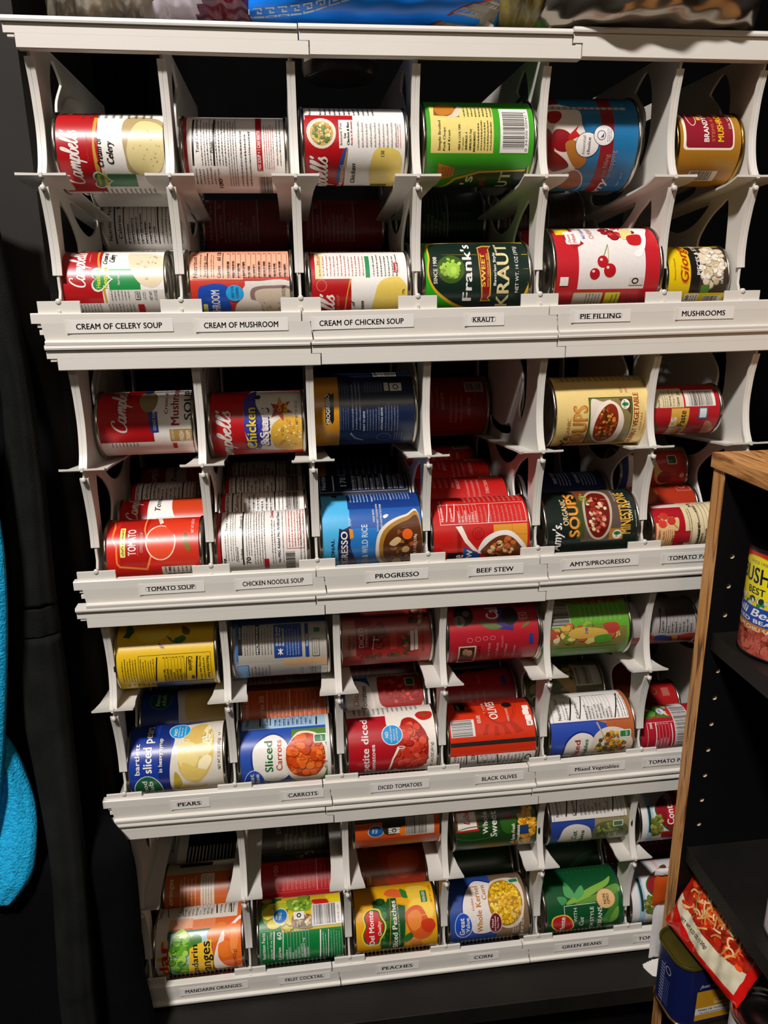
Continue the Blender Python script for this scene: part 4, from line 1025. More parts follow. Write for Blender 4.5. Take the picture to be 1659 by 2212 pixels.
can('r2l5','tomato_paste_can','A',(0.6715, 0.05, -0.256),'A81420','tin','small paste can with cream nutrition panel and vine tomatoes, directly above the TOMATO PASTE strip',[
('P',[7.1,40.7,43.3,44.6,40.4,35.0,6.3,34.7],'DCD4C8'),
('B',40.4,-28.1,87.5,50.9,'DCCBA0'),
('B',5.6,-17.9,27.1,20.5,'DCB47C'),
('S',[26.5,17.2,33.4,18.7,31.7,5.2,27.0,5.5],'DCB47C'),
('E',16.4,21.9,5.1,4.8,'C83028'),
('E',7.9,17.7,4.4,4.1,'B82420'),
('E',24.3,15.6,5.1,4.8,'C83028'),
('E',13.5,12.5,5.1,4.7,'D03C30'),
('F',6.9,9.6,25.4,24.7,['E8705C','5A7A28'],8,0.9,0.7),
('L',18.0,20.5,30.8,7.0,0.73,'5A6A20'),
('T','GRILLED TOMATO',8.1,-14.2,10.6,5.5,'A83020','b'),
('T','RECIPE',13.3,-5.1,15.6,4.3,'A83020','n'),
('M',16.4,-13.7,25.8,5.8,4,'A8603C'),
('T','GRILL',24.8,-12.8,27.4,0.1,'A83020','b'),
('B',32.9,-10.8,46.5,3.4,'A81420'),
('T','SODIUM',55.0,24.8,57.2,35.1,'15130F','b'),
('T','35',50.7,32.6,54.0,42.2,'15130F','b'),
('M',46.8,-16.1,49.3,37.1,1,'3A3420'),
('L',56.4,26.9,57.2,-18.1,0.73,'15130F'),
('M',44.2,-7.0,46.5,32.5,1,'5A5440'),
('G',53.5,-19.3,72.2,42.3,4,'4A4430'),
('T','Protein 1g',55.3,-7.8,57.5,9.3,'15130F','b')])
can('r3u0','fruit_can','K',(0.0803, 0.055, -0.376),'DCB414','tin','yellow fruit can with upside-down nutrition facts, top left of row three',[
('P',[9.9,36.3,19.3,55.6,22.6,45.1,16.9,34.8],'2A4A18'),
('R',12.6,43.2,21.9,54.2,'3A7A28',0.7),
('S',[56.4,35.8,63.6,31.4,73.8,35.1,77.5,30.4,72.4,25.8,65.5,26.3,61.1,28.8],'1E6A24'),
('E',63.6,30.9,1.8,1.9,'C8A030'),
('S',[48.2,27.8,53.4,23.9,54.3,21.2,50.0,22.4],'7A4A18'),
('S',[72.9,48.1,81.3,41.3,79.9,35.1,73.7,37.6],'6A4A18'),
('S',[17.4,65.4,46.7,59.7,59.5,40.8,46.4,29.8,27.3,33.0],'E4C83C'),
('TR','Nutrition Facts',98.9,-19.1,102.1,10.1,'15130F','b'),
('M',94.4,-24.0,97.9,9.5,1,'3A3010'),
('TR','Serving size 1/2 cup',91.2,-23.3,93.3,10.7,'15130F','b'),
('L',89.1,11.0,85.6,-24.7,1.65,'15130F'),
('TR','Calories',79.4,-5.6,84.1,11.1,'15130F','b'),
('TR','40',81.1,-19.3,85.0,-11.7,'15130F','b'),
('L',78.2,10.9,74.8,-22.8,0.74,'15130F'),
('G',51.5,-20.7,75.4,11.8,7,'4A3C10'),
('L',46.4,12.2,43.1,-19.2,1.29,'15130F'),
('M',27.6,-18.6,43.7,12.0,6,'5A4A14'),
('M',8.1,-17.6,25.0,13.3,6,'4A4014'),
('Q',26.5,-27.2,103.6,14.7,'4A3C10',0.37),
('B',42.1,-45.8,104.5,-22.8,'16203A'),
('M',11.5,-27.4,41.8,-21.1,6,'4A3C10')])
can('r3u1','vegetable_can','K',(0.204, 0.065, -0.378),'8A9098','tin','silver-blue canned vegetables can showing its store guarantee panel, second lane of row three upper track',[
('B',1.5,36.2,109.5,98.8,'2A4A70'),
('B',5.0,-8.1,59.4,-4.7,'3A6AA0'),
('B',8.9,-5.8,109.3,39.1,'A8A296'),
('B',5.7,-64.8,108.4,-5.7,'B4ACA0'),
('B',59.5,-11.8,108.5,-3.7,'C8A070'),
('B',6.2,-2.6,8.9,41.0,'3A6AA0'),
('R',8.9,4.9,13.4,39.5,'20242A',0.8),
('T','STOVETOP',10.0,22.9,12.3,37.4,'EDE8E0','b'),
('R',28.2,4.5,32.6,39.1,'20242A',0.8),
('T','MICROWAVE',29.0,5.4,31.4,37.0,'EDE8E0','b'),
('M',15.2,4.2,26.7,38.8,4,'4A4C50'),
('M',33.9,3.8,47.3,38.3,4,'4A4C50'),
('R',48.5,-0.9,79.6,37.6,'1E3C78',1.1),
('T','Great Quality',50.5,13.1,52.8,35.4,'EDE8E0','b'),
('T','Great Price',54.0,12.9,56.2,33.1,'EDE8E0','b'),
('T','Guaranteed',57.6,12.6,59.8,31.8,'EDE8E0','b'),
('M',61.6,1.6,77.7,33.0,5,'90A8D0'),
('L',55.8,10.1,55.4,2.6,0.94,'EDE8E0'),
('L',53.1,9.3,58.2,3.4,0.94,'EDE8E0'),
('L',58.5,9.0,52.8,3.8,0.94,'EDE8E0'),
('R',83.2,-1.6,87.4,37.0,'1E3C78',0.8),
('T','Gluten Free',84.1,10.8,86.3,24.3,'EDE8E0','n'),
('R',91.0,-1.4,99.1,19.1,'20242A',1.1),
('R',91.5,-0.7,98.6,18.6,'A8A296',1.1),
('M',92.8,0.7,97.3,17.3,2,'3A3C40'),
('R',93.4,26.0,100.1,31.2,'2A6A3C',0.8),
('R',6.6,-40.7,19.4,-7.6,'1E3C78',0.4),
('R',7.1,-40.7,18.8,-8.3,'6A9AC8',0.4),
('M',20.9,-41.6,44.2,-9.4,6,'6A6C70'),
('B',75.2,-42.2,108.4,-15.3,'C4BEB4'),
('C',76.2,-41.0,100.1,-15.8,'h')])
can('r3u2','tomato_can','K',(0.3265, 0.085, -0.383),'A83428','tin','muted red diced tomatoes can with white lettering, upper track above the petite diced can',[
('B',1.5,-12.2,19.3,32.5,'A86858'),
('B',19.4,-11.4,38.0,34.1,'8A2020'),
('B',38.1,-9.1,76.5,32.1,'A8302C'),
('F',38.0,-3.6,51.1,30.0,['8A2420','A83830','701818'],14,4.9,4.2),
('S',[6.8,46.3,47.2,44.0,76.6,40.4,72.1,34.2,27.9,35.3,6.2,38.0],'6A2018'),
('T','Happy',8.8,-2.0,13.3,15.7,'6A4038','b'),
('T','Harvest',14.2,-1.4,18.3,14.5,'6A4038','b'),
('T','DICED',22.6,-0.5,28.4,22.9,'E0B8B0','b'),
('T','TOMATOES',30.2,-0.5,33.1,21.6,'D8A8A0','b'),
('L',38.5,-3.2,40.8,12.0,1.14,'D8C0B8'),
('L',39.2,8.5,46.1,8.0,1.14,'D8C0B8'),
('T','Grown in USA',61.4,6.9,63.6,21.4,'C88078','n'),
('B',58.9,-5.1,67.1,15.9,'C84038'),
('F',81.3,21.4,103.4,46.4,['8A4028','A87048','3A2A1C','C8A080','6A2818'],30,3.0,2.3),
('F',71.7,-8.9,90.1,14.8,['9A2C20','3A5A28','B85840'],16,3.4,2.7),
('R',83.1,-8.1,87.4,16.3,'D8C8C0',0.9),
('R',88.3,-7.4,92.0,16.9,'D8C8C0',0.9),
('T','NET WT 14.5 OZ',96.6,-10.5,99.4,19.1,'2A2018','n'),
('F',3.8,-14.7,92.5,-9.5,['2A4A20','8A2A20','4A6A30'],22,2.7,1.1)])
can('r3u3','olive_can','K',(0.4464, 0.055, -0.3724),'A81C28','tin','crimson black olive can with an oval photo badge, upper track above the orange-red olive can',[
('E',21.7,33.5,11.5,13.3,'1E1414'),
('E',24.9,35.2,4.1,4.1,'5A5450'),
('E',16.2,26.2,6.7,6.6,'7A6A60'),
('T','NEW',14.5,21.5,18.1,31.6,'2A201C','b'),
('P',[61.9,40.9,81.2,36.1,77.7,12.2,58.7,15.2],'3A2A6A'),
('T','Cal',47.5,26.3,62.1,41.3,'E8E4E8','b'),
('E',75.2,29.6,9.7,11.1,'1C1418'),
('S',[39.6,24.5,51.3,22.8,65.3,17.4,55.9,14.5,45.3,17.8],'5A6A38'),
('S',[87.1,14.3,91.1,18.4,97.1,21.6,95.6,17.3],'5A6A38'),
('R',86.1,23.9,95.3,32.3,'E0A8A8',1.1),
('R',86.8,24.6,94.5,31.5,'A81C28',1.1),
('T','15',88.5,25.4,92.5,30.4,'E0A8A8','b'),
('O',27.0,3.8,3.3,3.0,'D8787C',0.56),
('O',36.4,4.5,3.3,3.0,'D8787C',0.56),
('O',45.1,5.0,3.0,2.5,'D8787C',0.56),
('O',53.7,5.1,3.0,2.6,'D8787C',0.56),
('T','olives.com',62.9,-8.2,65.9,6.8,'D8787C','n'),
('R',14.1,-40.7,34.5,-3.1,'D8C0A0',0.4),
('R',15.6,-33.0,33.0,-4.8,'3A2418',0.4),
('E',22.5,-11.8,3.7,5.0,'A87858'),
('E',27.2,-13.7,3.3,5.3,'B88868'),
('T','LINDSAY',36.3,-29.0,39.7,-2.8,'5A0C14','n'),
('T','Grown in Sicily',48.1,-26.1,50.8,-0.6,'E0A0A0','n'),
('T','Family California',57.8,-25.6,60.4,-1.3,'E0A0A0','n'),
('T','Non Waste',67.9,-25.0,70.5,-3.1,'E0A0A0','n'),
('T','No Bitterness',77.9,-29.5,80.5,-6.0,'E0A0A0','n'),
('B',96.0,-4.5,101.2,7.6,'2A3A7A'),
('O',21.2,-33.7,10.4,9.0,'2A2A6A',0.74)])
can('r3u4','vegetable_can','K',(0.556, 0.055, -0.374),'5A9A28','tin','leaf green mixed vegetables can with a corn and pea band, upper track of row three',[
('B',1.5,41.8,109.5,98.8,'A88038'),
('F',30.0,41.2,104.2,48.3,['C86838','D8B048','6A8A30','B84028'],30,3.4,1.5),
('B',1.5,13.4,36.8,43.4,'A8A89C'),
('C',11.7,14.9,35.7,42.9,'v'),
('M',47.5,17.9,99.7,39.0,9,'88B860'),
('B',1.5,-13.8,103.6,11.2,'7A7038'),
('F',7.5,-7.6,97.6,15.6,['B85838','C8A040','8AA03C','D8C070','A84830','6A8030'],70,4.9,3.8),
('S',[33.5,4.1,44.9,11.6,74.8,8.7,78.7,0.9,46.9,-1.7],'C8A048'),
('S',[75.1,14.1,92.2,14.9,93.7,5.6,82.4,3.6],'A83C30'),
('S',[8.6,11.3,16.9,10.7,18.7,1.3,9.6,-2.0],'A84838'),
('T','248',53.2,3.6,56.9,10.9,'2A4A8A','b'),
('T','100',16.2,-8.2,22.4,0.3,'D8D0C0','b'),
('S',[65.6,-0.1,82.5,1.6,85.2,-6.9,68.5,-8.9],'4A8A28')])
can('r3u5','tomato_paste_can','A',(0.655, 0.055, -0.3781),'9A9490','tin','small grey-white nutrition side of a tomato paste can, upper track, right end of row three',[
('L',66.8,44.5,87.5,42.0,0.57,'6A645E'),
('T','Nutrition Facts',26.0,-2.3,29.9,24.3,'1A1612','b'),
('L',42.5,25.6,39.5,-3.2,1.14,'15130F'),
('T','30',41.8,21.5,45.3,27.7,'15130F','b'),
('T','Calories',41.8,-3.1,45.5,12.0,'15130F','b'),
('L',50.6,26.1,47.4,-3.8,0.95,'15130F'),
('G',49.0,-4.1,82.1,25.9,7,'4A4640'),
('L',87.5,26.6,85.8,-4.6,1.14,'15130F'),
('M',41.9,54.1,87.5,59.7,9,'5A5650'),
('B',1.5,-33.0,87.5,-7.9,'7A2A20'),
('E',30.4,-11.9,5.7,6.8,'A83020'),
('S',[34.4,-7.3,50.1,-7.5,60.1,-20.0,39.9,-19.0],'2A3A6A'),
('S',[56.1,-8.0,64.1,-8.7,64.4,-20.8],'B87838'),
('S',[66.2,-8.9,87.4,-7.0,87.5,-29.8,78.3,-29.5],'A83828')])
can('r3l0','fruit_can','K',(0.0802, 0.05, -0.5101),'1A3A98','tin','royal blue sliced pears can, at the front behind the pears strip',[
('B',35.9,-59.9,49.9,82.3,'122A74'),
('S',[54.4,50.8,60.3,62.5,78.1,68.8,108.4,67.3,105.8,-40.9,57.6,-37.0,48.6,-23.1,48.2,3.6,50.7,25.2,53.6,39.7],'DCD4C4'),
('B',95.6,-59.9,109.5,103.7,'DCD4C4'),
('S',[84.1,66.2,94.5,54.3,98.4,30.3,93.4,7.3,79.1,-11.5,66.9,-7.2,59.1,6.5,57.9,22.9,62.8,37.0,68.7,54.6],'D8B860'),
('S',[59.3,35.4,70.0,38.3,81.2,29.9,79.3,14.1,69.7,3.6,61.1,10.1,57.0,22.9],'E8D488'),
('S',[85.7,50.0,92.1,61.2,96.3,40.0,92.1,29.0,85.6,33.2],'F0E4B0'),
('S',[75.7,32.1,86.5,35.0,95.7,28.7,88.4,20.4,77.6,23.0],'E4D08C'),
('S',[81.1,15.7,90.3,22.0,95.6,16.3,87.7,3.9,80.6,4.6],'F4E8BC'),
('S',[63.1,15.4,77.2,8.7,89.5,3.7,75.8,-8.3,62.2,0.2],'E0C468'),
('S',[53.7,5.1,60.1,-4.0,60.1,-18.7,51.6,-21.3],'B8A030'),
('S',[60.8,-13.4,78.3,-18.2,87.7,-16.1,79.8,-36.3,59.0,-26.4],'D8C070'),
('F',85.1,34.7,94.3,58.2,['F4ECC8','D8C070'],10,2.7,1.5),
('E',58.8,54.9,12.2,12.6,'F0ECE4'),
('E',58.8,54.4,11.5,11.5,'1E96D0'),
('T','NO',52.4,47.2,55.7,58.1,'EDE8E0','b'),
('T','artificial colors',56.8,44.5,58.6,62.4,'EDE8E0','n'),
('T','flavors or',60.1,45.3,62.0,59.5,'EDE8E0','n'),
('T','preservatives',63.8,45.0,65.6,61.2,'EDE8E0','n'),
('O',66.7,39.0,3.8,2.0,'F0ECE4',0.76),
('T','bartlett',10.1,5.0,15.4,39.5,'F0ECE4','b'),
('T','sliced pears',19.2,6.3,28.7,66.9,'F4F0E8','b'),
('T','in heavy syrup',36.0,6.2,40.3,44.4,'F0ECE4','b'),
('T','NET WT 15.25 OZ (432g)',102.0,4.9,105.1,39.4,'15130F','n'),
('T','U',102.5,43.5,104.7,46.9,'15130F','n'),
('E',23.0,-17.6,16.0,20.9,'D8E0D0'),
('E',23.0,-17.6,14.9,20.1,'18603A'),
('T','food',17.0,-26.3,22.3,-3.1,'E0E8D8','b'),
('T','club',23.5,-29.0,28.8,-3.9,'E0E8D8','b')])
can('r3l1','vegetable_can','K',(0.2036, 0.05, -0.5119),'2A50A8','tin','blue sliced carrots can with a heap of orange slices, directly above the CARROTS strip',[
('B',1.5,65.5,107.7,103.7,'3A2010'),
('B',5.6,48.4,105.2,81.0,'A8C8E0'),
('T','Nutrition',9.8,54.1,13.2,79.8,'15130F','b'),
('L',25.7,81.4,26.7,53.4,1.55,'15130F'),
('T','Calories',32.1,53.7,35.9,81.2,'15130F','b'),
('L',38.0,80.8,38.7,53.7,1.16,'15130F'),
('G',42.0,51.2,87.8,79.4,9,'1A3A70'),
('L',92.9,66.9,92.3,49.6,1.75,'15130F'),
('B',63.1,-59.9,105.9,44.8,'5A8030'),
('B',102.8,-59.9,106.9,103.7,'D8D4CC'),
('S',[17.8,26.5,30.9,38.6,44.0,41.6,56.8,32.5,61.7,15.9,62.6,-4.2,46.8,-22.7,28.4,-18.7,18.3,-4.0,15.5,12.4],'1A3A8A'),
('S',[19.7,26.4,31.8,36.9,43.9,39.5,55.8,31.1,60.2,16.0,61.1,-4.0,46.9,-20.3,29.4,-17.0,20.2,-3.1,17.7,12.2],'EDE8DE'),
('S',[65.3,36.6,75.8,41.9,92.6,37.3,102.9,21.6,101.8,-3.7,92.0,-26.4,69.3,-26.0,56.9,-6.0,54.3,16.5],'E8DCC8'),
('E',78.3,11.8,22.9,27.6,'B83C10'),
('F',57.6,-13.6,99.1,38.0,['E8621C','F07828','D04A10','E86A20','C8440C'],95,4.8,3.9),
('R',88.2,26.7,103.1,37.0,'E4ECE0',1.6),
('R',89.3,27.8,102.0,35.8,'2A7A48',1.2),
('T','GREAT',96.0,28.4,98.3,34.9,'EDE8E0','b'),
('T','Sliced',31.3,-3.0,40.4,32.7,'1E7034','b'),
('T','Carrots',44.2,-2.0,51.0,32.9,'C84A18','b'),
('T','411g',99.2,-3.6,102.0,6.0,'15130F','n'),
('E',18.5,-19.2,12.0,20.2,'D8E0F0'),
('E',18.5,-19.3,11.3,19.4,'1E4AA8'),
('T','Great',13.0,-36.0,17.9,-3.8,'EDE8E0','b'),
('T','Value',19.5,-35.7,24.0,-4.5,'EDE8E0','b')])
can('r3l2','tomato_can','K',(0.3279, 0.05, -0.5098),'B01420','tin','bright red petite diced tomatoes can with a blue round badge',[
('B',1.5,52.0,105.5,103.7,'E4DED4'),
('M',11.6,55.0,103.6,74.0,16,'3A3632'),
('T','Nutrition Facts',11.8,59.4,14.0,81.0,'15130F','b'),
('P',[49.8,57.5,49.6,40.1,51.5,32.2,62.9,15.3,73.5,3.2,52.2,-26.3,109.5,-38.9,109.5,62.5],'E8E0D4'),
('B',92.8,-60.0,107.7,103.7,'E8E0D4'),
('S',[85.7,50.2,92.2,55.1,105.2,53.5,104.6,44.7,95.6,41.2,88.5,44.0],'B8241C'),
('L',94.0,54.8,96.3,45.5,0.95,'3A6A28'),
('L',90.1,48.5,100.6,48.7,0.76,'3A6A28'),
('S',[69.8,44.7,81.2,45.8,92.5,32.6,97.4,17.9,95.9,-5.6,85.8,-23.6,67.1,-24.3,55.2,-14.0,55.1,4.8,64.3,31.2],'A81C14'),
('F',58.3,-21.6,95.2,41.6,['C8301C','D8442C','B0221A','E05A40','C03424'],90,4.8,4.0),
('E',55.5,26.8,12.5,11.9,'EDE8E0'),
('E',55.5,26.8,11.6,11.0,'1E92D0'),
('T','NO',47.3,23.8,51.0,30.5,'EDE8E0','b'),
('T','artificial colors',52.8,17.8,54.8,36.6,'EDE8E0','n'),
('T','flavors or',56.5,20.2,58.5,33.5,'EDE8E0','n'),
('T','preservatives',59.8,19.0,61.8,34.2,'EDE8E0','n'),
('O',65.1,11.8,4.9,1.8,'EDE8E0',0.76),
('P',[60.9,12.7,54.1,-1.2,48.7,-24.0,50.6,-24.6,55.9,-2.5,63.6,11.3],'EDE8E0'),
('T','petite diced',19.0,-19.2,27.2,47.8,'EDE4DC','b'),
('T','tomatoes',29.7,-20.3,34.4,17.3,'EDE4DC','b'),
('T','NET WT 14.5 OZ (411g)',99.9,-29.4,103.2,14.8,'15130F','n')])
can('r3l3','olive_can','K',(0.448, 0.05, -0.511),'CC3010','tin','orange-red olive can with barcode and dark stripe, directly above the BLACK OLIVES strip',[
('B',15.5,59.4,109.5,103.7,'8A1A10'),
('P',[16.1,73.6,30.7,72.6,27.1,50.8,14.5,51.7],'1C1414'),
('Q',13.7,52.2,28.0,69.1,'C8A060',0.39),
('T','EST',17.9,54.1,20.8,64.9,'D8B070','b'),
('B',5.7,18.2,34.6,38.3,'E0DCD4'),
('C',6.6,18.9,31.8,37.8,'v'),
('T','NON GMO',38.4,32.9,43.1,42.9,'EDE8E0','b'),
('T','LARGE',48.2,45.7,51.6,63.6,'EDE8E0','n'),
('T','OLIVES',54.2,36.4,64.6,66.3,'F0E4D8','b'),
('E',79.6,56.9,6.2,5.1,'1A1214'),
('O',68.1,53.5,18.3,22.7,'A8200C',0.96),
('O',68.7,56.9,21.2,27.8,'A8200C',0.77),
('P',[43.2,19.0,48.6,31.3,52.4,31.0,48.8,18.6],'B02408'),
('P',[57.3,17.9,58.7,28.6,62.5,28.3,63.9,17.4],'B02408'),
('P',[70.6,17.8,68.3,28.8,72.2,29.4,78.3,18.1],'B02408'),
('P',[84.0,18.5,76.5,31.9,80.6,33.4,93.9,20.5],'B02408'),
('T','HAND PICKED',75.5,32.9,78.0,50.0,'F0C8A8','b'),
('R',97.2,45.8,104.8,52.9,'EDE4DA',1.2),
('R',95.9,38.9,103.5,45.8,'EDE4DA',1.2),
('R',97.5,32.4,105.1,38.6,'EDE4DA',1.2),
('R',98.1,25.7,105.7,32.3,'EDE4DA',1.2),
('T','20',100.5,26.7,103.2,30.8,'15130F','b'),
('B',4.1,7.3,109.2,12.2,'2A2420'),
('L',62.3,4.5,62.3,4.5,0.39,'15130F'),
('B',3.8,-59.9,109.5,-5.3,'E0DCD4'),
('T','Facts',6.9,-15.2,10.7,-4.2,'15130F','b'),
('T','20',28.6,-13.0,33.2,-4.9,'15130F','b'),
('L',22.7,-4.1,24.3,-21.7,1.35,'15130F'),
('L',36.0,-5.5,38.3,-25.1,1.35,'15130F'),
('L',60.4,-6.3,64.1,-30.5,1.54,'15130F'),
('G',38.1,-25.5,59.8,-6.1,4,'4A4640'),
('M',63.4,-35.7,95.0,-7.0,7,'6A665E'),
('O',98.8,-16.3,4.2,6.5,'15130F',1.54),
('M',11.7,-18.3,22.2,-5.1,3,'4A4640')])
can('r3l4','vegetable_can','K',(0.571, 0.05, -0.5097),'2E4CA8','tin','blue mixed vegetables can with a white nutrition panel, directly above the Mixed Vegetables strip',[
('P',[58.5,24.8,76.1,18.9,107.0,25.7,109.5,60.0,109.5,79.5,76.4,68.7],'C07038'),
('B',73.1,-40.6,109.5,103.7,'B05C30'),
('B',2.5,24.5,102.3,103.7,'E6E2DC'),
('Q',7.7,23.0,103.8,60.7,'2A2622',0.39),
('T','Nutrition Facts',14.3,27.0,18.5,57.4,'15130F','b'),
('M',21.2,26.9,24.1,58.2,1,'3A3632'),
('T','Serving size',25.0,26.6,27.3,51.7,'15130F','b'),
('L',37.8,58.7,28.1,26.3,1.76,'15130F'),
('T','35',34.3,55.7,37.5,65.4,'15130F','b'),
('T','Calories',36.9,27.8,40.7,47.3,'15130F','b'),
('L',51.3,60.6,40.7,26.8,1.17,'15130F'),
('G',48.2,25.5,82.9,61.2,8,'4A4640'),
('L',97.3,61.5,84.8,25.6,1.56,'15130F'),
('M',93.4,25.8,103.1,60.1,3,'5A5650'),
('T','Protein 2g',89.1,26.3,91.0,40.7,'15130F','b'),
('S',[19.4,-6.2,26.5,7.1,38.4,12.7,51.8,9.8,57.8,1.3,59.6,-17.2,55.8,-37.6,24.2,-36.0],'16287A'),
('S',[21.4,-6.4,28.0,5.6,39.2,10.8,50.8,8.3,56.2,1.4,58.1,-17.0,56.0,-36.7,24.7,-30.8],'E4DED4'),
('S',[67.8,14.1,85.5,14.5,100.9,5.7,106.4,-14.0,95.4,-40.6,67.5,-39.4,54.4,-16.4,55.7,3.5],'D8CCB8'),
('F',59.5,-38.6,98.7,11.8,['D89820','5A5A20','C85A1C','7A7A30','E8B030','4A4A1C','A86A28'],110,2.7,2.3),
('L',60.9,21.9,72.0,-4.5,1.76,'B8A898'),
('R',88.1,1.0,102.9,11.0,'DCE4D8',1.6),
('R',89.2,2.3,101.7,9.8,'2A7A48',1.2),
('T','GREAT',95.9,3.0,98.3,9.1,'EDE8E0','b'),
('T','Mixed',32.5,-36.5,39.5,2.3,'B03018','b'),
('T','Vegetables',44.3,-42.5,49.3,2.5,'2A6A30','b')])
can('r3l5','tomato_paste_can','A',(0.679, 0.05, -0.5246),'A81828','tin','small red tomato can with a salad picture band, half hidden by the oak panel',[
('B',1.5,27.6,52.8,75.0,'5A6A28'),
('F',15.3,29.2,54.4,51.6,['3A7A28','C83028','D8583C','6A9A38','E8C8B0','2A5A20'],40,4.8,3.2),
('S',[46.5,44.5,60.9,44.2,55.8,29.2,42.4,31.6],'C82C28'),
('E',21.9,34.3,6.0,4.4,'4A9A38'),
('E',35.5,37.4,4.8,5.5,'D8D8E0'),
('T','249',33.2,32.9,36.5,39.7,'2A3A8A','b'),
('B',47.7,-13.7,68.8,75.0,'DCD4CC'),
('C',48.7,-13.7,67.8,42.9,'v'),
('Q',12.2,-13.2,50.2,22.2,'E8D0C8',0.4),
('T','300',15.7,14.7,18.7,22.1,'EDE8E0','b'),
('L',23.6,21.7,23.2,-9.8,0.99,'EDE8E0'),
('L',43.5,20.1,44.5,-13.0,0.99,'EDE8E0'),
('G',23.2,-11.4,40.5,20.8,4,'E0A8A8')])
can('r4u2','fruit_can','K',(0.3328, 0.055, -0.619),'C85018','tin','orange fruit can with a round blue badge and barcode, above the yellow peaches can',[
('B',1.5,14.8,101.3,106.9,'2A1E14'),
('E',29.0,3.7,9.7,7.9,'D0D8E0'),
('E',29.0,3.8,9.0,7.3,'1A5A9A'),
('T','THINK',24.4,1.4,27.0,7.9,'EDE8E0','b'),
('T','TWICE',28.3,1.0,30.9,7.5,'EDE8E0','b'),
('S',[39.6,19.1,65.1,16.8,62.8,4.1,50.8,-2.5,38.8,1.0],'2E2418'),
('B',44.3,-0.9,58.5,7.1,'D8D0C4'),
('O',51.3,3.4,2.8,2.8,'2A2A28',1.23),
('S',[58.6,6.4,68.1,7.2,67.1,-4.5,59.4,-4.7],'E07828'),
('B',65.6,-5.4,100.8,18.4,'CCC4B8'),
('C',66.4,-4.2,91.3,18.3,'h'),
('B',1.5,-56.7,103.4,-7.2,'B83C10')])
can('r4u3','vegetable_can','K',(0.4575, 0.055, -0.6375),'1A3A14','tin','dark green whole kernel sweet corn can, fourth lane of the bottom row upper track',[
('P',[4.8,32.3,30.5,32.5,32.7,8.3,5.1,8.0],'B01C20'),
('P',[6.1,31.0,28.6,31.4,30.7,11.2,6.4,10.0],'E0D8CC'),
('T',"Libby's",13.5,16.8,21.3,45.9,'B82028','i'),
('T','Whole',37.4,3.9,43.9,30.6,'E4E0D0','b'),
('T','Sweet',47.0,-1.3,55.4,30.5,'EDE8DC','b'),
('S',[60.4,25.0,73.3,27.1,80.8,16.7,73.2,1.3,62.5,6.3],'2A5A18'),
('S',[66.2,27.7,75.9,26.9,74.0,19.8,66.9,19.6],'6A2018'),
('F',82.6,-14.0,103.9,38.5,['D89018','E0A428','C87C10','ECB840'],80,3.6,2.7),
('P',[81.3,10.7,95.6,11.1,95.7,-1.3,84.0,-2.0],'1E3C6A'),
('T','Farm Fresh',74.0,-11.0,78.2,13.4,'F0E8D0','i'),
('T','Goodness',80.3,-15.4,84.3,11.5,'F0E8D0','i'),
('O',28.8,5.2,28.8,9.4,'3A6A30',1.08),
('F',72.4,-19.6,105.8,-10.8,['D8941C','E4AC34'],14,3.2,1.6)])
can('r4u4','vegetable_can','K',(0.5789, 0.055, -0.6412),'26408A','tin','blue cut green beans can with a white nutrition panel, upper track of the bottom row',[
('B',60.6,-56.1,109.5,107.5,'8A8058'),
('B',5.0,13.5,103.2,107.5,'D4D0C8'),
('Q',8.1,12.4,100.2,40.0,'2A2622',0.41),
('T','Nutrition Facts',10.8,18.7,14.8,48.3,'15130F','b'),
('M',16.6,19.1,20.0,45.5,1,'3A3632'),
('L',29.8,44.8,23.8,18.4,1.84,'15130F'),
('T','Calories',32.2,18.5,36.3,38.9,'15130F','b'),
('L',42.4,43.5,36.6,18.7,1.23,'15130F'),
('G',41.5,18.0,81.8,42.4,8,'4A4640'),
('L',89.8,40.1,84.7,19.6,1.63,'15130F'),
('M',90.2,18.8,99.4,38.3,2,'5A5650'),
('S',[15.5,-12.5,20.0,2.9,34.2,8.2,50.5,4.0,56.5,-6.3,57.5,-32.0,17.4,-21.8],'D0CCC0'),
('S',[69.0,7.4,87.5,7.7,104.4,-1.9,105.0,-23.4,74.9,-20.6,58.6,-12.8,59.9,0.8],'5A6038'),
('F',60.1,-20.0,99.8,6.4,['6A7A38','4A5A2C','8A9450','3A4A20'],60,3.3,2.0),
('R',84.4,0.8,97.8,8.4,'D8DCD0',1.2),
('R',85.4,1.7,96.8,7.5,'4A6A48',1.0),
('T','Cut',31.0,-16.3,37.6,-0.9,'2A5A34','b'),
('T','Beans',41.8,-35.7,47.0,-0.8,'2A3A28','b')])
can('r4u5','tomato_can','K',(0.6995, 0.055, -0.6523),'DCD8D4','tin','white and red crushed tomato can, upper track at the right end of the bottom row',[
('B',11.4,-55.8,19.6,107.8,'9CC0D0'),
('B',12.8,-3.9,16.3,30.3,'1E3A30'),
('S',[56.1,45.1,37.9,42.5,24.0,29.7,23.7,18.5,34.6,1.1,52.5,-6.1],'2A5A28'),
('S',[56.0,43.8,38.3,40.7,25.4,29.2,25.3,19.1,35.5,3.3,51.8,-2.0],'8A1820'),
('P',[40.2,40.1,58.3,42.7,50.2,6.2,36.5,5.4],'B01C24'),
('T','Contadina',37.4,5.1,46.7,53.0,'F0ECE4','b'),
('F',16.6,-11.4,31.2,20.3,['8A8A38','5A6A20','A8984A','6A7A30'],50,2.5,3.3),
('S',[30.3,-5.9,46.2,-6.6,51.3,-24.1,36.9,-22.7],'A82020')])
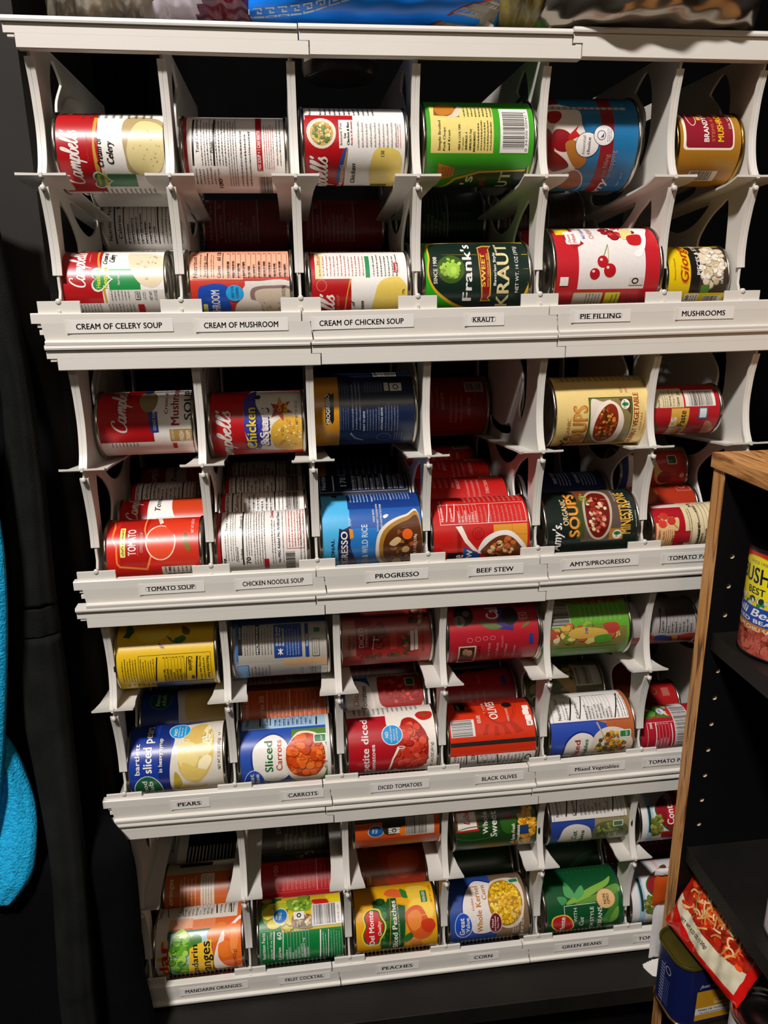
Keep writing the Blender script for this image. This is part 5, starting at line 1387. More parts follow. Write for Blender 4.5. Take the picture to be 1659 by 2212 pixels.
can('r4l0','fruit_can','K',(0.0837, 0.05, -0.7783),'D8602C','tin','orange mandarin oranges can with green leaves, directly above the MANDARIN ORANGES strip',[
('B',1.5,51.6,102.3,87.9,'D8CFC0'),
('T','Nutrition',4.2,57.7,8.9,74.1,'15130F','b'),
('L',12.1,87.6,16.7,58.5,1.04,'15130F'),
('T','Calories',28.0,58.5,32.7,79.2,'15130F','b'),
('L',30.5,89.5,34.7,58.6,1.04,'15130F'),
('G',34.9,57.1,72.3,88.5,8,'4A4640'),
('L',74.0,87.3,76.9,58.0,1.66,'15130F'),
('M',79.1,57.5,99.8,78.8,4,'5A5650'),
('L',93.1,78.4,94.8,56.9,1.45,'15130F'),
('P',[1.5,49.3,17.2,54.7,18.1,-19.2,1.5,-30.6],'D8D0C8'),
('B',1.5,-52.5,18.8,52.4,'D8D0C8'),
('B',18.9,41.6,47.9,54.0,'E4A888'),
('B',47.9,38.7,75.9,51.7,'DC8050'),
('B',17.6,-30.4,72.0,39.6,'1E6A44'),
('B',21.1,-29.7,71.0,37.1,'A8CCD8'),
('F',19.5,-18.6,54.5,39.5,['6AA82C','8AC43C','4A8A20','B0DC60','78B434'],60,5.0,4.6),
('E',52.7,27.2,7.0,7.1,'3A7A1C'),
('S',[71.1,39.7,81.8,45.3,89.9,41.5,84.2,31.2,76.3,23.1,68.4,25.7,65.4,33.0],'E07C1C'),
('S',[109.5,48.3,95.9,42.8,84.1,33.0,77.1,17.6,73.4,1.6,75.8,-15.1,89.8,-14.1,108.1,-10.1],'EDE4D8'),
('S',[109.5,44.3,97.9,39.8,88.1,30.8,86.1,23.9,80.2,21.0,78.9,11.7,81.2,0.5,92.0,-12.4,108.3,-6.7],'E8641C'),
('E',97.0,33.6,10.8,8.6,'F07C28'),
('E',87.8,14.0,9.1,10.1,'F07C28'),
('E',100.7,14.3,9.1,11.7,'EC7020'),
('S',[96.0,37.2,104.0,29.3,99.3,7.3,93.8,15.9],'F49048'),
('P',[66.4,26.2,71.4,27.2,71.3,18.2,72.9,10.4,69.5,-32.4,40.5,-29.6,44.8,19.1,54.7,23.5],'F0C030'),
('T','mandarin',46.6,-31.1,54.3,23.0,'1E1A14','b'),
('T','oranges',58.4,-32.4,69.3,25.7,'1E1A14','b'),
('T','Since 1976',22.4,3.7,24.9,25.2,'1E5A34','n'),
('T','Dole',5.5,-38.2,19.3,31.5,'F0C030','b'),
('T','dar',7.4,-16.2,18.6,30.1,'D02018','b'),
('T','15 oz (425g)',96.7,-16.3,100.6,13.4,'15130F','n')])
can('r4l1','fruit_can','K',(0.2096, 0.05, -0.7787),'0E7A38','tin','green fruit cocktail can with pineapple picture and barcode, directly above the FRUIT COCKTAIL strip',[
('B',1.5,61.5,109.5,111.1,'8A1820'),
('B',31.5,26.1,108.1,76.8,'D8B420'),
('B',6.0,31.0,31.4,77.6,'1E6A28'),
('F',3.9,31.2,65.2,89.0,['D8C030','A8B828','7A9A20','E8D848'],18,7.6,7.2),
('E',30.4,58.7,9.7,6.4,'B0B830'),
('E',22.2,36.1,8.4,5.5,'D0C028'),
('S',[47.7,44.9,69.1,42.6,70.4,27.7,46.2,30.1],'8A6A38'),
('F',47.5,28.9,69.8,45.7,['6A4A28','C8A868','A88848','4A3418','E0CCA0'],50,1.7,1.7),
('S',[39.7,69.3,67.8,64.2,67.3,48.9,42.7,50.6],'7AA030'),
('F',40.7,50.0,67.5,67.2,['A8C840','5A8A20','D0DC70'],20,2.9,1.7),
('S',[71.9,63.5,92.8,61.8,88.2,54.4,73.8,56.2],'C02020'),
('S',[89.0,71.6,108.1,71.9,107.1,55.8,92.6,57.6],'E8D020'),
('E',30.4,44.9,9.3,9.7,'D8E4EC'),
('E',30.4,44.9,8.4,8.9,'1A6AAC'),
('T','THINK',24.7,40.9,27.3,48.2,'EDE8E0','b'),
('T','TWICE',28.4,39.9,32.0,48.8,'EDE8E0','b'),
('B',47.1,38.8,60.5,47.9,'E4E0D4'),
('O',53.8,43.2,2.9,2.8,'20201C',1.47),
('L',40.6,45.6,40.3,36.1,0.63,'EDE8E0'),
('B',70.1,29.6,109.0,55.4,'E4E0D8'),
('C',71.2,30.8,99.8,54.7,'h'),
('T','4 099100 113471',102.3,31.8,104.7,51.4,'15130F','n'),
('Q',4.5,-29.1,106.8,29.1,'88C8A0',0.42),
('T','Nutrition Facts',7.0,-6.0,11.0,27.4,'EDE8E0','b'),
('M',13.0,-5.4,15.3,26.0,1,'C8E4D0'),
('T','Serving size 1/2 cup (124g)',17.0,-6.1,19.4,27.4,'EDE8E0','b'),
('L',22.4,27.9,20.7,-8.4,1.47,'EDE8E0'),
('T','Calories',26.4,-9.8,30.0,9.5,'EDE8E0','b'),
('T','60',25.8,18.3,31.4,26.8,'EDE8E0','b'),
('L',33.6,27.7,31.9,-8.9,1.05,'EDE8E0'),
('G',35.4,-10.7,65.4,26.9,8,'C8E4D0'),
('L',80.0,25.0,78.4,-13.2,1.68,'EDE8E0'),
('M',81.6,-12.4,87.7,24.5,2,'C8E4D0'),
('L',90.1,24.4,88.6,-14.5,0.84,'EDE8E0'),
('M',91.7,-16.1,104.9,24.0,4,'88C8A0'),
('T','Carbohydrate 14g',57.6,-8.7,59.6,17.9,'EDE8E0','b')])
can('r4l2','fruit_can','K',(0.3305, 0.05, -0.7773),'E0A414','tin','yellow sliced peaches can with a red shield, directly above the PEACHES strip',[
('P',[25.1,49.3,27.2,52.0,44.1,49.1,46.5,53.8,59.2,53.3,59.0,44.8,70.3,41.8,65.9,-20.5,33.2,-17.2,28.6,20.2,25.6,36.3],'C89818'),
('P',[26.8,48.2,28.3,49.9,44.8,47.2,47.2,51.7,57.5,51.5,57.5,43.2,68.3,40.4,63.8,-16.8,35.0,-15.3,30.4,20.0,27.3,36.2],'12501E'),
('F',29.1,-6.0,50.3,54.2,['1E6A24','0E4418','2A7A2C'],26,5.5,4.0),
('S',[43.8,61.0,51.9,66.8,64.3,63.2,70.5,55.1,66.3,51.4,46.6,54.8],'D8602C'),
('S',[64.7,66.1,74.4,56.8,75.2,50.4,66.3,51.4],'2A7A2C'),
('S',[74.2,67.6,94.6,67.1,99.6,53.6,93.9,41.2,79.3,40.9,73.4,50.6],'E8C040'),
('S',[94.1,64.1,104.0,57.5,105.9,36.6,102.3,22.6,91.3,20.4,78.0,31.3,71.9,40.0,80.3,47.9,90.6,43.2],'F0B82C'),
('S',[80.3,47.9,98.0,44.2,103.9,35.2,100.7,24.3,88.0,24.0,74.8,34.8],'F4CC4C'),
('S',[69.3,33.7,79.1,39.3,89.6,36.6,98.4,19.7,103.8,19.2,99.4,3.6,86.8,-3.5,76.0,2.5,69.4,16.1,66.6,26.0],'D85A20'),
('S',[70.5,28.8,80.2,34.3,86.9,30.4,87.4,17.6,78.0,10.0,71.3,17.5],'E88838'),
('S',[87.7,20.8,100.5,22.8,105.2,14.0,97.6,5.8,88.8,10.6],'C83818'),
('S',[63.4,2.1,72.6,8.8,76.0,2.5,67.0,-5.5],'2A6A28'),
('S',[72.4,-2.5,86.9,-6.1,83.9,-18.2,74.5,-13.2],'D07828'),
('R',89.8,42.2,97.9,58.2,'2A7A34',0.7),
('T','NON-GMO',91.6,43.0,95.6,56.8,'EDE8E0','b'),
('T','NET WT 15.25 OZ',101.6,41.3,104.2,66.7,'3A3010','n'),
('S',[17.7,38.7,26.0,40.9,34.8,38.7,37.5,30.4,42.1,22.1,40.6,12.3,34.9,3.7,32.1,-4.9,20.5,-6.2,12.6,0.4,10.4,12.1,14.5,21.6,12.6,31.2],'E8C840'),
('S',[18.7,37.3,25.9,39.2,33.4,37.2,35.8,29.8,40.1,22.0,38.8,13.2,33.5,5.1,30.9,-2.7,20.9,-3.6,14.1,1.9,12.3,11.9,16.3,21.4,14.5,30.7],'1E5A24'),
('S',[19.3,36.1,25.7,37.6,32.1,35.7,34.3,29.1,38.3,21.7,37.1,14.1,32.1,6.0,29.5,-0.7,21.3,-1.3,15.3,3.4,13.9,12.1,17.7,21.3,16.2,30.1],'C81C1C'),
('T','Del Monte',20.0,-3.4,26.4,38.0,'F4F0E8','b'),
('T','Quality',31.1,8.8,35.2,26.1,'F0E0C0','i'),
('T','Sliced Peaches',49.7,-13.6,56.1,47.8,'EDE8DC','b'),
('T','YELLOW CLING PEACHES IN HEAVY SYRUP',57.5,-9.5,59.2,42.8,'E0D8A0','n'),
('L',49.8,51.3,45.6,-10.3,0.55,'C89818')])
can('r4l3','vegetable_can','K',(0.451, 0.05, -0.778),'2A4A94','tin','blue whole kernel corn can with a heap of yellow corn, directly above the CORN strip',[
('B',64.9,-52.5,109.5,111.1,'7A6048'),
('S',[44.0,68.6,58.1,64.3,67.4,56.5,68.4,37.4,62.8,3.9,54.0,-6.5,35.5,-4.8,28.1,8.1,21.3,17.6,20.7,33.8,29.0,52.5],'16287A'),
('S',[43.4,65.9,57.6,62.1,66.1,54.8,67.0,37.5,61.4,5.1,52.9,-4.2,36.3,-3.1,29.5,7.9,22.8,18.2,22.3,33.6,30.2,51.3],'E0D8D0'),
('S',[62.6,59.5,85.6,67.5,100.5,59.3,103.8,40.7,100.5,18.0,92.4,3.3,77.7,-0.1,63.0,11.5,57.8,30.2],'D8CCB8'),
('E',78.4,33.0,22.7,29.7,'A87810'),
('F',56.9,4.4,100.0,61.4,['E8B418','F0C830','D89C10','F4D450','E0A814'],210,2.4,2.0),
('P',[88.3,63.2,102.0,64.6,101.8,56.2,88.4,55.6],'DCE4D8'),
('P',[89.1,62.0,100.9,63.3,101.0,57.2,89.8,56.6],'2A7A48'),
('T','Golden Sweet',33.4,26.2,36.6,55.6,'C86840','i'),
('T','Whole Kernel',39.0,-1.8,45.9,56.6,'C07820','b'),
('T','Corn',48.6,37.5,54.6,57.0,'C07820','b'),
('E',20.9,8.3,11.5,17.0,'D8E0F0'),
('E',20.9,8.6,10.8,16.1,'1E4AB0'),
('T','Great',15.7,-3.4,22.2,19.4,'EDE8E0','b'),
('T','Value',23.8,0.2,28.9,19.0,'EDE8E0','b'),
('E',63.0,8.0,8.6,13.8,'D8D0C4'),
('E',63.0,8.2,7.8,13.0,'6A1820'),
('T','Picked',57.8,3.4,60.2,14.5,'EDE8E0','b'),
('T','and Packed',61.4,-2.6,63.3,17.5,'EDE8E0','b'),
('T','Same Day',64.8,1.5,66.6,16.4,'EDE8E0','b'),
('T','NET WT 15.25 OZ (432g)',96.6,-12.0,100.0,26.2,'EDE8E0','b'),
('M',85.1,-10.2,94.3,23.8,3,'D8CCB8')])
can('r4l4','vegetable_can','K',(0.5791, 0.05, -0.7798),'0E4A26','tin','deep green green-beans can with a bean pod picture and round tan seal',[
('S',[97.8,52.5,91.8,42.2,74.2,34.3,55.4,26.8,33.4,22.5,31.8,25.4,43.7,31.6,67.6,40.7,86.9,46.9],'7AA83C'),
('S',[104.3,41.0,93.2,40.1,73.7,32.4,48.8,25.6,44.0,22.4,71.7,23.4,103.5,31.5],'5A8A30'),
('S',[33.9,50.5,39.5,43.5,43.7,33.4,38.9,29.3,31.2,32.8,30.1,40.5],'4A9A54'),
('S',[55.7,43.9,56.6,34.1,47.0,27.6,42.6,31.7,47.7,38.7],'4A9A54'),
('S',[19.5,32.0,29.0,32.1,32.1,27.2,25.0,22.4],'3A8A48'),
('S',[101.9,33.5,100.8,18.7,95.8,2.7,84.4,-9.7,78.9,-0.0,89.8,16.0],'3A7A2C'),
('S',[100.4,14.9,98.4,-2.7,88.5,-8.8,91.5,5.5],'6A9A38'),
('L',27.3,21.2,26.6,-3.2,0.63,'D8E0D0'),
('L',27.3,21.2,70.4,21.7,0.63,'D8E0D0'),
('E',84.5,25.4,13.1,12.2,'8A6A38'),
('E',84.5,25.4,12.3,11.4,'D8B078'),
('T','NON',80.6,19.1,84.4,31.1,'3A2A14','b'),
('T','GMO',85.3,18.7,89.0,31.0,'3A2A14','b'),
('S',[21.7,11.2,32.1,9.1,39.1,-1.0,39.3,-14.1,24.9,-21.4,10.7,-6.6,10.7,7.3],'E0B838'),
('S',[22.0,9.6,31.2,7.5,37.4,-1.6,37.5,-12.4,23.8,-16.4,12.3,-5.9,12.3,6.0],'B81C20'),
('T','Del Monte',21.2,-32.2,27.6,7.9,'F0E8DC','b'),
('T','WITH',39.5,-1.4,43.9,17.9,'D8E0D0','n'),
('T','Cut',47.0,-8.7,52.6,6.0,'C8D8C0','i'),
('T','FRENCH STYLE',61.5,-34.2,66.2,17.6,'D8E0C8','b'),
('T','GREEN BEANS',71.8,-36.9,77.6,16.6,'D8E0C8','b'),
('M',23.5,63.4,96.8,70.8,12,'2A6A3C'),
('M',36.5,75.5,97.2,89.0,10,'2A6A3C')])
can('r4l5','tomato_can','K',(0.695, 0.05, -0.78),'DCD8D4','tin','white and red crushed tomato can, front of the bottom right lane beside the oak panel',[
('B',14.0,-52.5,22.4,111.2,'9CC0D0'),
('B',15.9,3.6,19.7,45.7,'1E3A30'),
('S',[65.2,60.9,45.5,52.5,29.7,41.1,27.1,29.8,36.8,19.5,51.5,16.2],'2A5A28'),
('S',[64.4,58.6,45.8,50.6,30.9,40.1,29.0,30.4,38.2,21.3,51.8,18.5],'8A1820'),
('T','Contadina',47.5,48.0,54.8,91.0,'E8B0A8','b'),
('F',20.9,-1.3,40.2,23.7,['8A8A38','5A6A20','A8984A','6A7A30'],50,2.1,3.4)])
# ------------------------------------------------------------------ cans waiting behind the front ones
WHT = 'EDE8E0'; INK = '3A3632'
def generic(cols, L):
    """simple label: [(colour, from, to)] bands of arc degrees plus text panels"""
    return cols
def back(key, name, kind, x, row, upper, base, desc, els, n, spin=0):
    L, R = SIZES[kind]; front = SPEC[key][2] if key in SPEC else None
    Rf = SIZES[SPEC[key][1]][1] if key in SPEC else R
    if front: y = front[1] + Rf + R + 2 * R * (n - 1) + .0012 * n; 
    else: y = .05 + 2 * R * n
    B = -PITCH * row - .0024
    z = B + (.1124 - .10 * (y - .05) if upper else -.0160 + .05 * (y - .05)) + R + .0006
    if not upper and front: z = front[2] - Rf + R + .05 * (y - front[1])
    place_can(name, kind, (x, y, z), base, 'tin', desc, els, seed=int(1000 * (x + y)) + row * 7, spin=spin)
NUT = lambda t='Nutrition Facts', c='2A2622': [('T', t, 8, -20, 12, 22, c, 'b'), ('L', 16, -24, 16, 34, 1.6, c), ('T', 'Calories', 19, -18, 23, 8, c, 'b'), ('T', '90', 18, 16, 23, 24, c, 'b'), ('L', 26, -24, 26, 34, 1.2, c), ('G', 28, -24, 62, 34, 7, c), ('L', 64, -24, 64, 34, 1.6, c), ('M', 67, -24, 92, 34, 6, '5A554E')]
def red_soup(word): return [('B', 1.5, -110, 34, 110, 'B01318'), ('K', 10, -20, 24, 34, 'EDE8E0'), ('T', word, 42, -8, 48, 26, '15130F', 'i'), ('B', 36, -34, 70, -16, '1E7A3C'), ('H', 32, -36, 48, -14, '1E7A3C', 'EDE8E0'), ('S', [66, 50, 60, 20, 66, -20, 98, -30, 98, 60], 'C8401C')]
# top row, lower track
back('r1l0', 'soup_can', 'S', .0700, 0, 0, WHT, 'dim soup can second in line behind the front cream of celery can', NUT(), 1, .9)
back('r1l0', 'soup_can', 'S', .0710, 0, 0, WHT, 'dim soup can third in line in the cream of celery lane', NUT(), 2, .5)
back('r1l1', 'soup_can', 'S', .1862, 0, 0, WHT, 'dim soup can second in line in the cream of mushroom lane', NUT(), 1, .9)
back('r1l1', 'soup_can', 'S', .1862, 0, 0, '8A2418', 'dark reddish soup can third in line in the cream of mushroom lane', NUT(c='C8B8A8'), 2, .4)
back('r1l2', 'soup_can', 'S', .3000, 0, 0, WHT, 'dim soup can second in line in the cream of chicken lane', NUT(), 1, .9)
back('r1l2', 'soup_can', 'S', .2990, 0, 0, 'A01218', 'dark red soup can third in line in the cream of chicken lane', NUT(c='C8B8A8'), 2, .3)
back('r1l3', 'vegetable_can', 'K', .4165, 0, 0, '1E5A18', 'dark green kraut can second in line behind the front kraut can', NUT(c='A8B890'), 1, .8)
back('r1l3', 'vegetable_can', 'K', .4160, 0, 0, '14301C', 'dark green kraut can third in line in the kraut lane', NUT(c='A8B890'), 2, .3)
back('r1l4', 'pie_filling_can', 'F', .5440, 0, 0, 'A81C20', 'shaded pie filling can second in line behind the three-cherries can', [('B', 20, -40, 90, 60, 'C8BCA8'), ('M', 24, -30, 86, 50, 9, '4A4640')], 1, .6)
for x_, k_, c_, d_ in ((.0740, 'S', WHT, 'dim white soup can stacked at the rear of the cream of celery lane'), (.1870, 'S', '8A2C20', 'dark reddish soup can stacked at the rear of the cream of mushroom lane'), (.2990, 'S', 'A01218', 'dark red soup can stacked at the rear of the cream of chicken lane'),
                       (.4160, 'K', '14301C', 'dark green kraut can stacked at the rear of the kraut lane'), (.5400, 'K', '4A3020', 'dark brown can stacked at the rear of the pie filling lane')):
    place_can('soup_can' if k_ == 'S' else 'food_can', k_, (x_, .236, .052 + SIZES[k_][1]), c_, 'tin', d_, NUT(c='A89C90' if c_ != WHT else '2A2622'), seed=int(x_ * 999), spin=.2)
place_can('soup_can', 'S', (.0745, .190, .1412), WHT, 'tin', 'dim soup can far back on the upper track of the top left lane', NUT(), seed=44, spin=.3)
# second row
T1 = [('B', 1.5, -110, 8, 110, 'B01318')] + NUT() + [('C', 78, -20, 92, 12, 'h')]
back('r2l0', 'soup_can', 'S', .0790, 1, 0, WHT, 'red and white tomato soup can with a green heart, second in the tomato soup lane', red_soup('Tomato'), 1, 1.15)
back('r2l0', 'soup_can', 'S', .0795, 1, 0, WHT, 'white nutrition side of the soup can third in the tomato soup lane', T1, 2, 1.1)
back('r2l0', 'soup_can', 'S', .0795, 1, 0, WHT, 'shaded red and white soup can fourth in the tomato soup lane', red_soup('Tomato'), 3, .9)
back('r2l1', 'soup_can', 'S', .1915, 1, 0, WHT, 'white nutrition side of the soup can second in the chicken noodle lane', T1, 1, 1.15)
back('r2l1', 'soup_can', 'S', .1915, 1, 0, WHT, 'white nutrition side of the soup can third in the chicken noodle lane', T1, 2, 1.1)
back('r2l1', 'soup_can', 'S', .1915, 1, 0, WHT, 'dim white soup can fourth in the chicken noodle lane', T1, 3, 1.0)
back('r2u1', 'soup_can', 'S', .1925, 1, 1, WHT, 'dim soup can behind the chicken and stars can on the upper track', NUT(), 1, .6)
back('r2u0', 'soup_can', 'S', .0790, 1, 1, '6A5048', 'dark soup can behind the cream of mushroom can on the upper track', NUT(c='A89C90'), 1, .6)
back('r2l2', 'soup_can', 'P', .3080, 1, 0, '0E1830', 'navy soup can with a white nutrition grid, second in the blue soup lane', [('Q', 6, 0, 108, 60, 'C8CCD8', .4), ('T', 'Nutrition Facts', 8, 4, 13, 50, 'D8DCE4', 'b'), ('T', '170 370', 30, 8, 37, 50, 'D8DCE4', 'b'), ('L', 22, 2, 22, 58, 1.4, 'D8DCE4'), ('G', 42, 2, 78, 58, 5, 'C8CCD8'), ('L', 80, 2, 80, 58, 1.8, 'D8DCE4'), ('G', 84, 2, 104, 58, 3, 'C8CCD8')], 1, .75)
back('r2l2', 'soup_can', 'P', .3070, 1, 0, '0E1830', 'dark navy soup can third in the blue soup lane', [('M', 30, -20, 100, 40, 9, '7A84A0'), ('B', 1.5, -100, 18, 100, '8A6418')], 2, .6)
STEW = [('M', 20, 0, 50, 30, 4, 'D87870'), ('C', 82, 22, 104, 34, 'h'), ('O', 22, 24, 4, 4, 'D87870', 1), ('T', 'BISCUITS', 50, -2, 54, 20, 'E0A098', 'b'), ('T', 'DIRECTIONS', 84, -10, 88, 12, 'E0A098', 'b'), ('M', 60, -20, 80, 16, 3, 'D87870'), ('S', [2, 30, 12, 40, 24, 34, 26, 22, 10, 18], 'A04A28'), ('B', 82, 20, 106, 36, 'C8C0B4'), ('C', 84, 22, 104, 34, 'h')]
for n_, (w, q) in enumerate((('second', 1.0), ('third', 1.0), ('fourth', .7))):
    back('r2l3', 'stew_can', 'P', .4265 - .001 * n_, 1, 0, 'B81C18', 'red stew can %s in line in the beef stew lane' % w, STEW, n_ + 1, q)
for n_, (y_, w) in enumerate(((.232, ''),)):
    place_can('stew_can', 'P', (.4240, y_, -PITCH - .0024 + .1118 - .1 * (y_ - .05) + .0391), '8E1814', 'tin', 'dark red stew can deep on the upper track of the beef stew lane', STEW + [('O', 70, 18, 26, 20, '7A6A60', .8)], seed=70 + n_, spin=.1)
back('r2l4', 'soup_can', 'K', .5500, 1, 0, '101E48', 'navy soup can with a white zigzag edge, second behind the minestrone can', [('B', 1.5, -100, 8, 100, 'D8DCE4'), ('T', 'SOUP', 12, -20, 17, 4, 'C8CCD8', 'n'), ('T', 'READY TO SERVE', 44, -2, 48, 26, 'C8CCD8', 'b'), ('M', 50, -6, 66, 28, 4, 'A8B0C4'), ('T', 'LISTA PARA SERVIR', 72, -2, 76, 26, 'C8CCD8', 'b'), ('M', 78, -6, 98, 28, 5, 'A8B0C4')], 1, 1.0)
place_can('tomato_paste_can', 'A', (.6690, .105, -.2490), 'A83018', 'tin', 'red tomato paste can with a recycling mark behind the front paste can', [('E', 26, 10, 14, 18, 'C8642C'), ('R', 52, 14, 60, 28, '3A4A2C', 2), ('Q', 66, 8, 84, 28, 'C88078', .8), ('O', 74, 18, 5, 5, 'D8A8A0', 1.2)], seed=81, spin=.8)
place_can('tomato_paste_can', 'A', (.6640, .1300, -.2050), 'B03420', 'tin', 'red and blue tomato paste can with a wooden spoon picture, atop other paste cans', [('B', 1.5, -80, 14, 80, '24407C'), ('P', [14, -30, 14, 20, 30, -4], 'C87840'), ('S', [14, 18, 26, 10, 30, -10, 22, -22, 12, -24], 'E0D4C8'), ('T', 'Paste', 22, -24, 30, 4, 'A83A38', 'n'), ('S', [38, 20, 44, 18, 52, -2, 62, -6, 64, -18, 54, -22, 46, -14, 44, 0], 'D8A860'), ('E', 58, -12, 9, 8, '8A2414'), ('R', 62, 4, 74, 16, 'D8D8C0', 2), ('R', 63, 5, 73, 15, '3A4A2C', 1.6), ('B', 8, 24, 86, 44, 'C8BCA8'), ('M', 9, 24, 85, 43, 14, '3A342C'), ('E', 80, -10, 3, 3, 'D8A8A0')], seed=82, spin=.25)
# third row
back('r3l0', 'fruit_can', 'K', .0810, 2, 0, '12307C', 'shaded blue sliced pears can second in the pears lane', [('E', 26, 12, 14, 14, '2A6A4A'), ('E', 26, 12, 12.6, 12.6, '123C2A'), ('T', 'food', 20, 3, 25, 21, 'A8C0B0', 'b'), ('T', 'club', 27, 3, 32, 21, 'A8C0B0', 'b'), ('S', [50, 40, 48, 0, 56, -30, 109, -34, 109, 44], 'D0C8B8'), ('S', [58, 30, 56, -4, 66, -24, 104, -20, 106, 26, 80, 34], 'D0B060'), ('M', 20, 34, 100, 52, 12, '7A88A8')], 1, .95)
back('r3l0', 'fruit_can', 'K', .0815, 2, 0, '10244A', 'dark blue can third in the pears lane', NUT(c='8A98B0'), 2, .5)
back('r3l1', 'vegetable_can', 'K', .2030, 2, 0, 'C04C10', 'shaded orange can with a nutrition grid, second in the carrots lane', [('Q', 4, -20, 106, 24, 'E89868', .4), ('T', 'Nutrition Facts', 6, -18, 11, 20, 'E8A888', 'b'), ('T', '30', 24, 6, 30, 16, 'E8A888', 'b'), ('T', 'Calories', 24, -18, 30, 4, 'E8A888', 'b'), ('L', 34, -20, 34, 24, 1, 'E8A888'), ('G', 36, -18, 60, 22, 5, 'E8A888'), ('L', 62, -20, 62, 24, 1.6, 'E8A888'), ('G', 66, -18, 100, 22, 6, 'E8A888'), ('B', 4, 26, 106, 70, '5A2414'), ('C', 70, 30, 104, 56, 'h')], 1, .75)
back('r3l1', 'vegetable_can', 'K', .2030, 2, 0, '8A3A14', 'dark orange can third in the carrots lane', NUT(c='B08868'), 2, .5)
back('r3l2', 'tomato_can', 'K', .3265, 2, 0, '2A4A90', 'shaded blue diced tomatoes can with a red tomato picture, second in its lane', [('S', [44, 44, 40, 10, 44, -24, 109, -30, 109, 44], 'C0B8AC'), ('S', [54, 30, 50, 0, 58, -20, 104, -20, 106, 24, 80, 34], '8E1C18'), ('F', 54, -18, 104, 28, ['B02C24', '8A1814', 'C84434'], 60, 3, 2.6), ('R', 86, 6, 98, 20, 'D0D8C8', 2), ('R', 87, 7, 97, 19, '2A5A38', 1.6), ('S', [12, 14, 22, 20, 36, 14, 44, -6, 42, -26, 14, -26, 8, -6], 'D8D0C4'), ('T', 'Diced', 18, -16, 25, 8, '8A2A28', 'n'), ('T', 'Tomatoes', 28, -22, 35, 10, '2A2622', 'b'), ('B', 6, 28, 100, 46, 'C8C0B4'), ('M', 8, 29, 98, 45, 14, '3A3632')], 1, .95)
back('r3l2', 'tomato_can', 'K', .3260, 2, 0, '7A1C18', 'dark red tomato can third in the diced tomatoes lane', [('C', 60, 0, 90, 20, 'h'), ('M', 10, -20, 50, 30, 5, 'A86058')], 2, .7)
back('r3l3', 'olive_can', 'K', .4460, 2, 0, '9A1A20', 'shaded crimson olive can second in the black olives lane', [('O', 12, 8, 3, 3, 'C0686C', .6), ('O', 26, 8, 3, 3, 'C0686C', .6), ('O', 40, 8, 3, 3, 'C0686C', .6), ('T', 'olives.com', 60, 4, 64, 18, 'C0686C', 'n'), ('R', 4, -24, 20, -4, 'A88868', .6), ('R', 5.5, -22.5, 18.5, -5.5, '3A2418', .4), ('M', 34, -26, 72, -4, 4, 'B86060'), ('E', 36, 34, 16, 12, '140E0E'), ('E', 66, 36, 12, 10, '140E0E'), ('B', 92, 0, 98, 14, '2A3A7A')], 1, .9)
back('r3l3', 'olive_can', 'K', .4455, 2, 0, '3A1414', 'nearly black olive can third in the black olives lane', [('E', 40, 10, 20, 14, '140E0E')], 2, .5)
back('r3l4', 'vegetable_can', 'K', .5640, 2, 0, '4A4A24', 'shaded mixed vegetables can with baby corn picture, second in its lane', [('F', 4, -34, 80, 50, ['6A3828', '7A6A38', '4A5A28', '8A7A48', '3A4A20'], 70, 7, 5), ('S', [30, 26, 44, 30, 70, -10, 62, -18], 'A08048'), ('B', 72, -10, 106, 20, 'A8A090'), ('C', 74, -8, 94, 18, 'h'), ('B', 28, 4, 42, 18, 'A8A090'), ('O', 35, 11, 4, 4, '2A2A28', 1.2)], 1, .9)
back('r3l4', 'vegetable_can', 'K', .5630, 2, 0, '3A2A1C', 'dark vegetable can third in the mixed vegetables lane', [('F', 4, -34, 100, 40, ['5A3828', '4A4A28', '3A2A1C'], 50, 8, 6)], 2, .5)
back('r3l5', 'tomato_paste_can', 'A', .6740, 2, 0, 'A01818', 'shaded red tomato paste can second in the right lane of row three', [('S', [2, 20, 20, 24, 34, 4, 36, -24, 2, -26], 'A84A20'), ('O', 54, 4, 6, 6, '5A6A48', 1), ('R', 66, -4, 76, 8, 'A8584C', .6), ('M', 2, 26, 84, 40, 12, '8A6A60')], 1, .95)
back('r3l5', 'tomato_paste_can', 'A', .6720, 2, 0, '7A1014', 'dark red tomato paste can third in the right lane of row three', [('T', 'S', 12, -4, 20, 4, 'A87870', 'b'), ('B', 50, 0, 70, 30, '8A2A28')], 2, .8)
back('r3u5', 'tomato_paste_can', 'A', .6560, 2, 1, 'A8A094', 'grey-white tomato paste can behind, on the upper track of row three', NUT(), 1, .6)
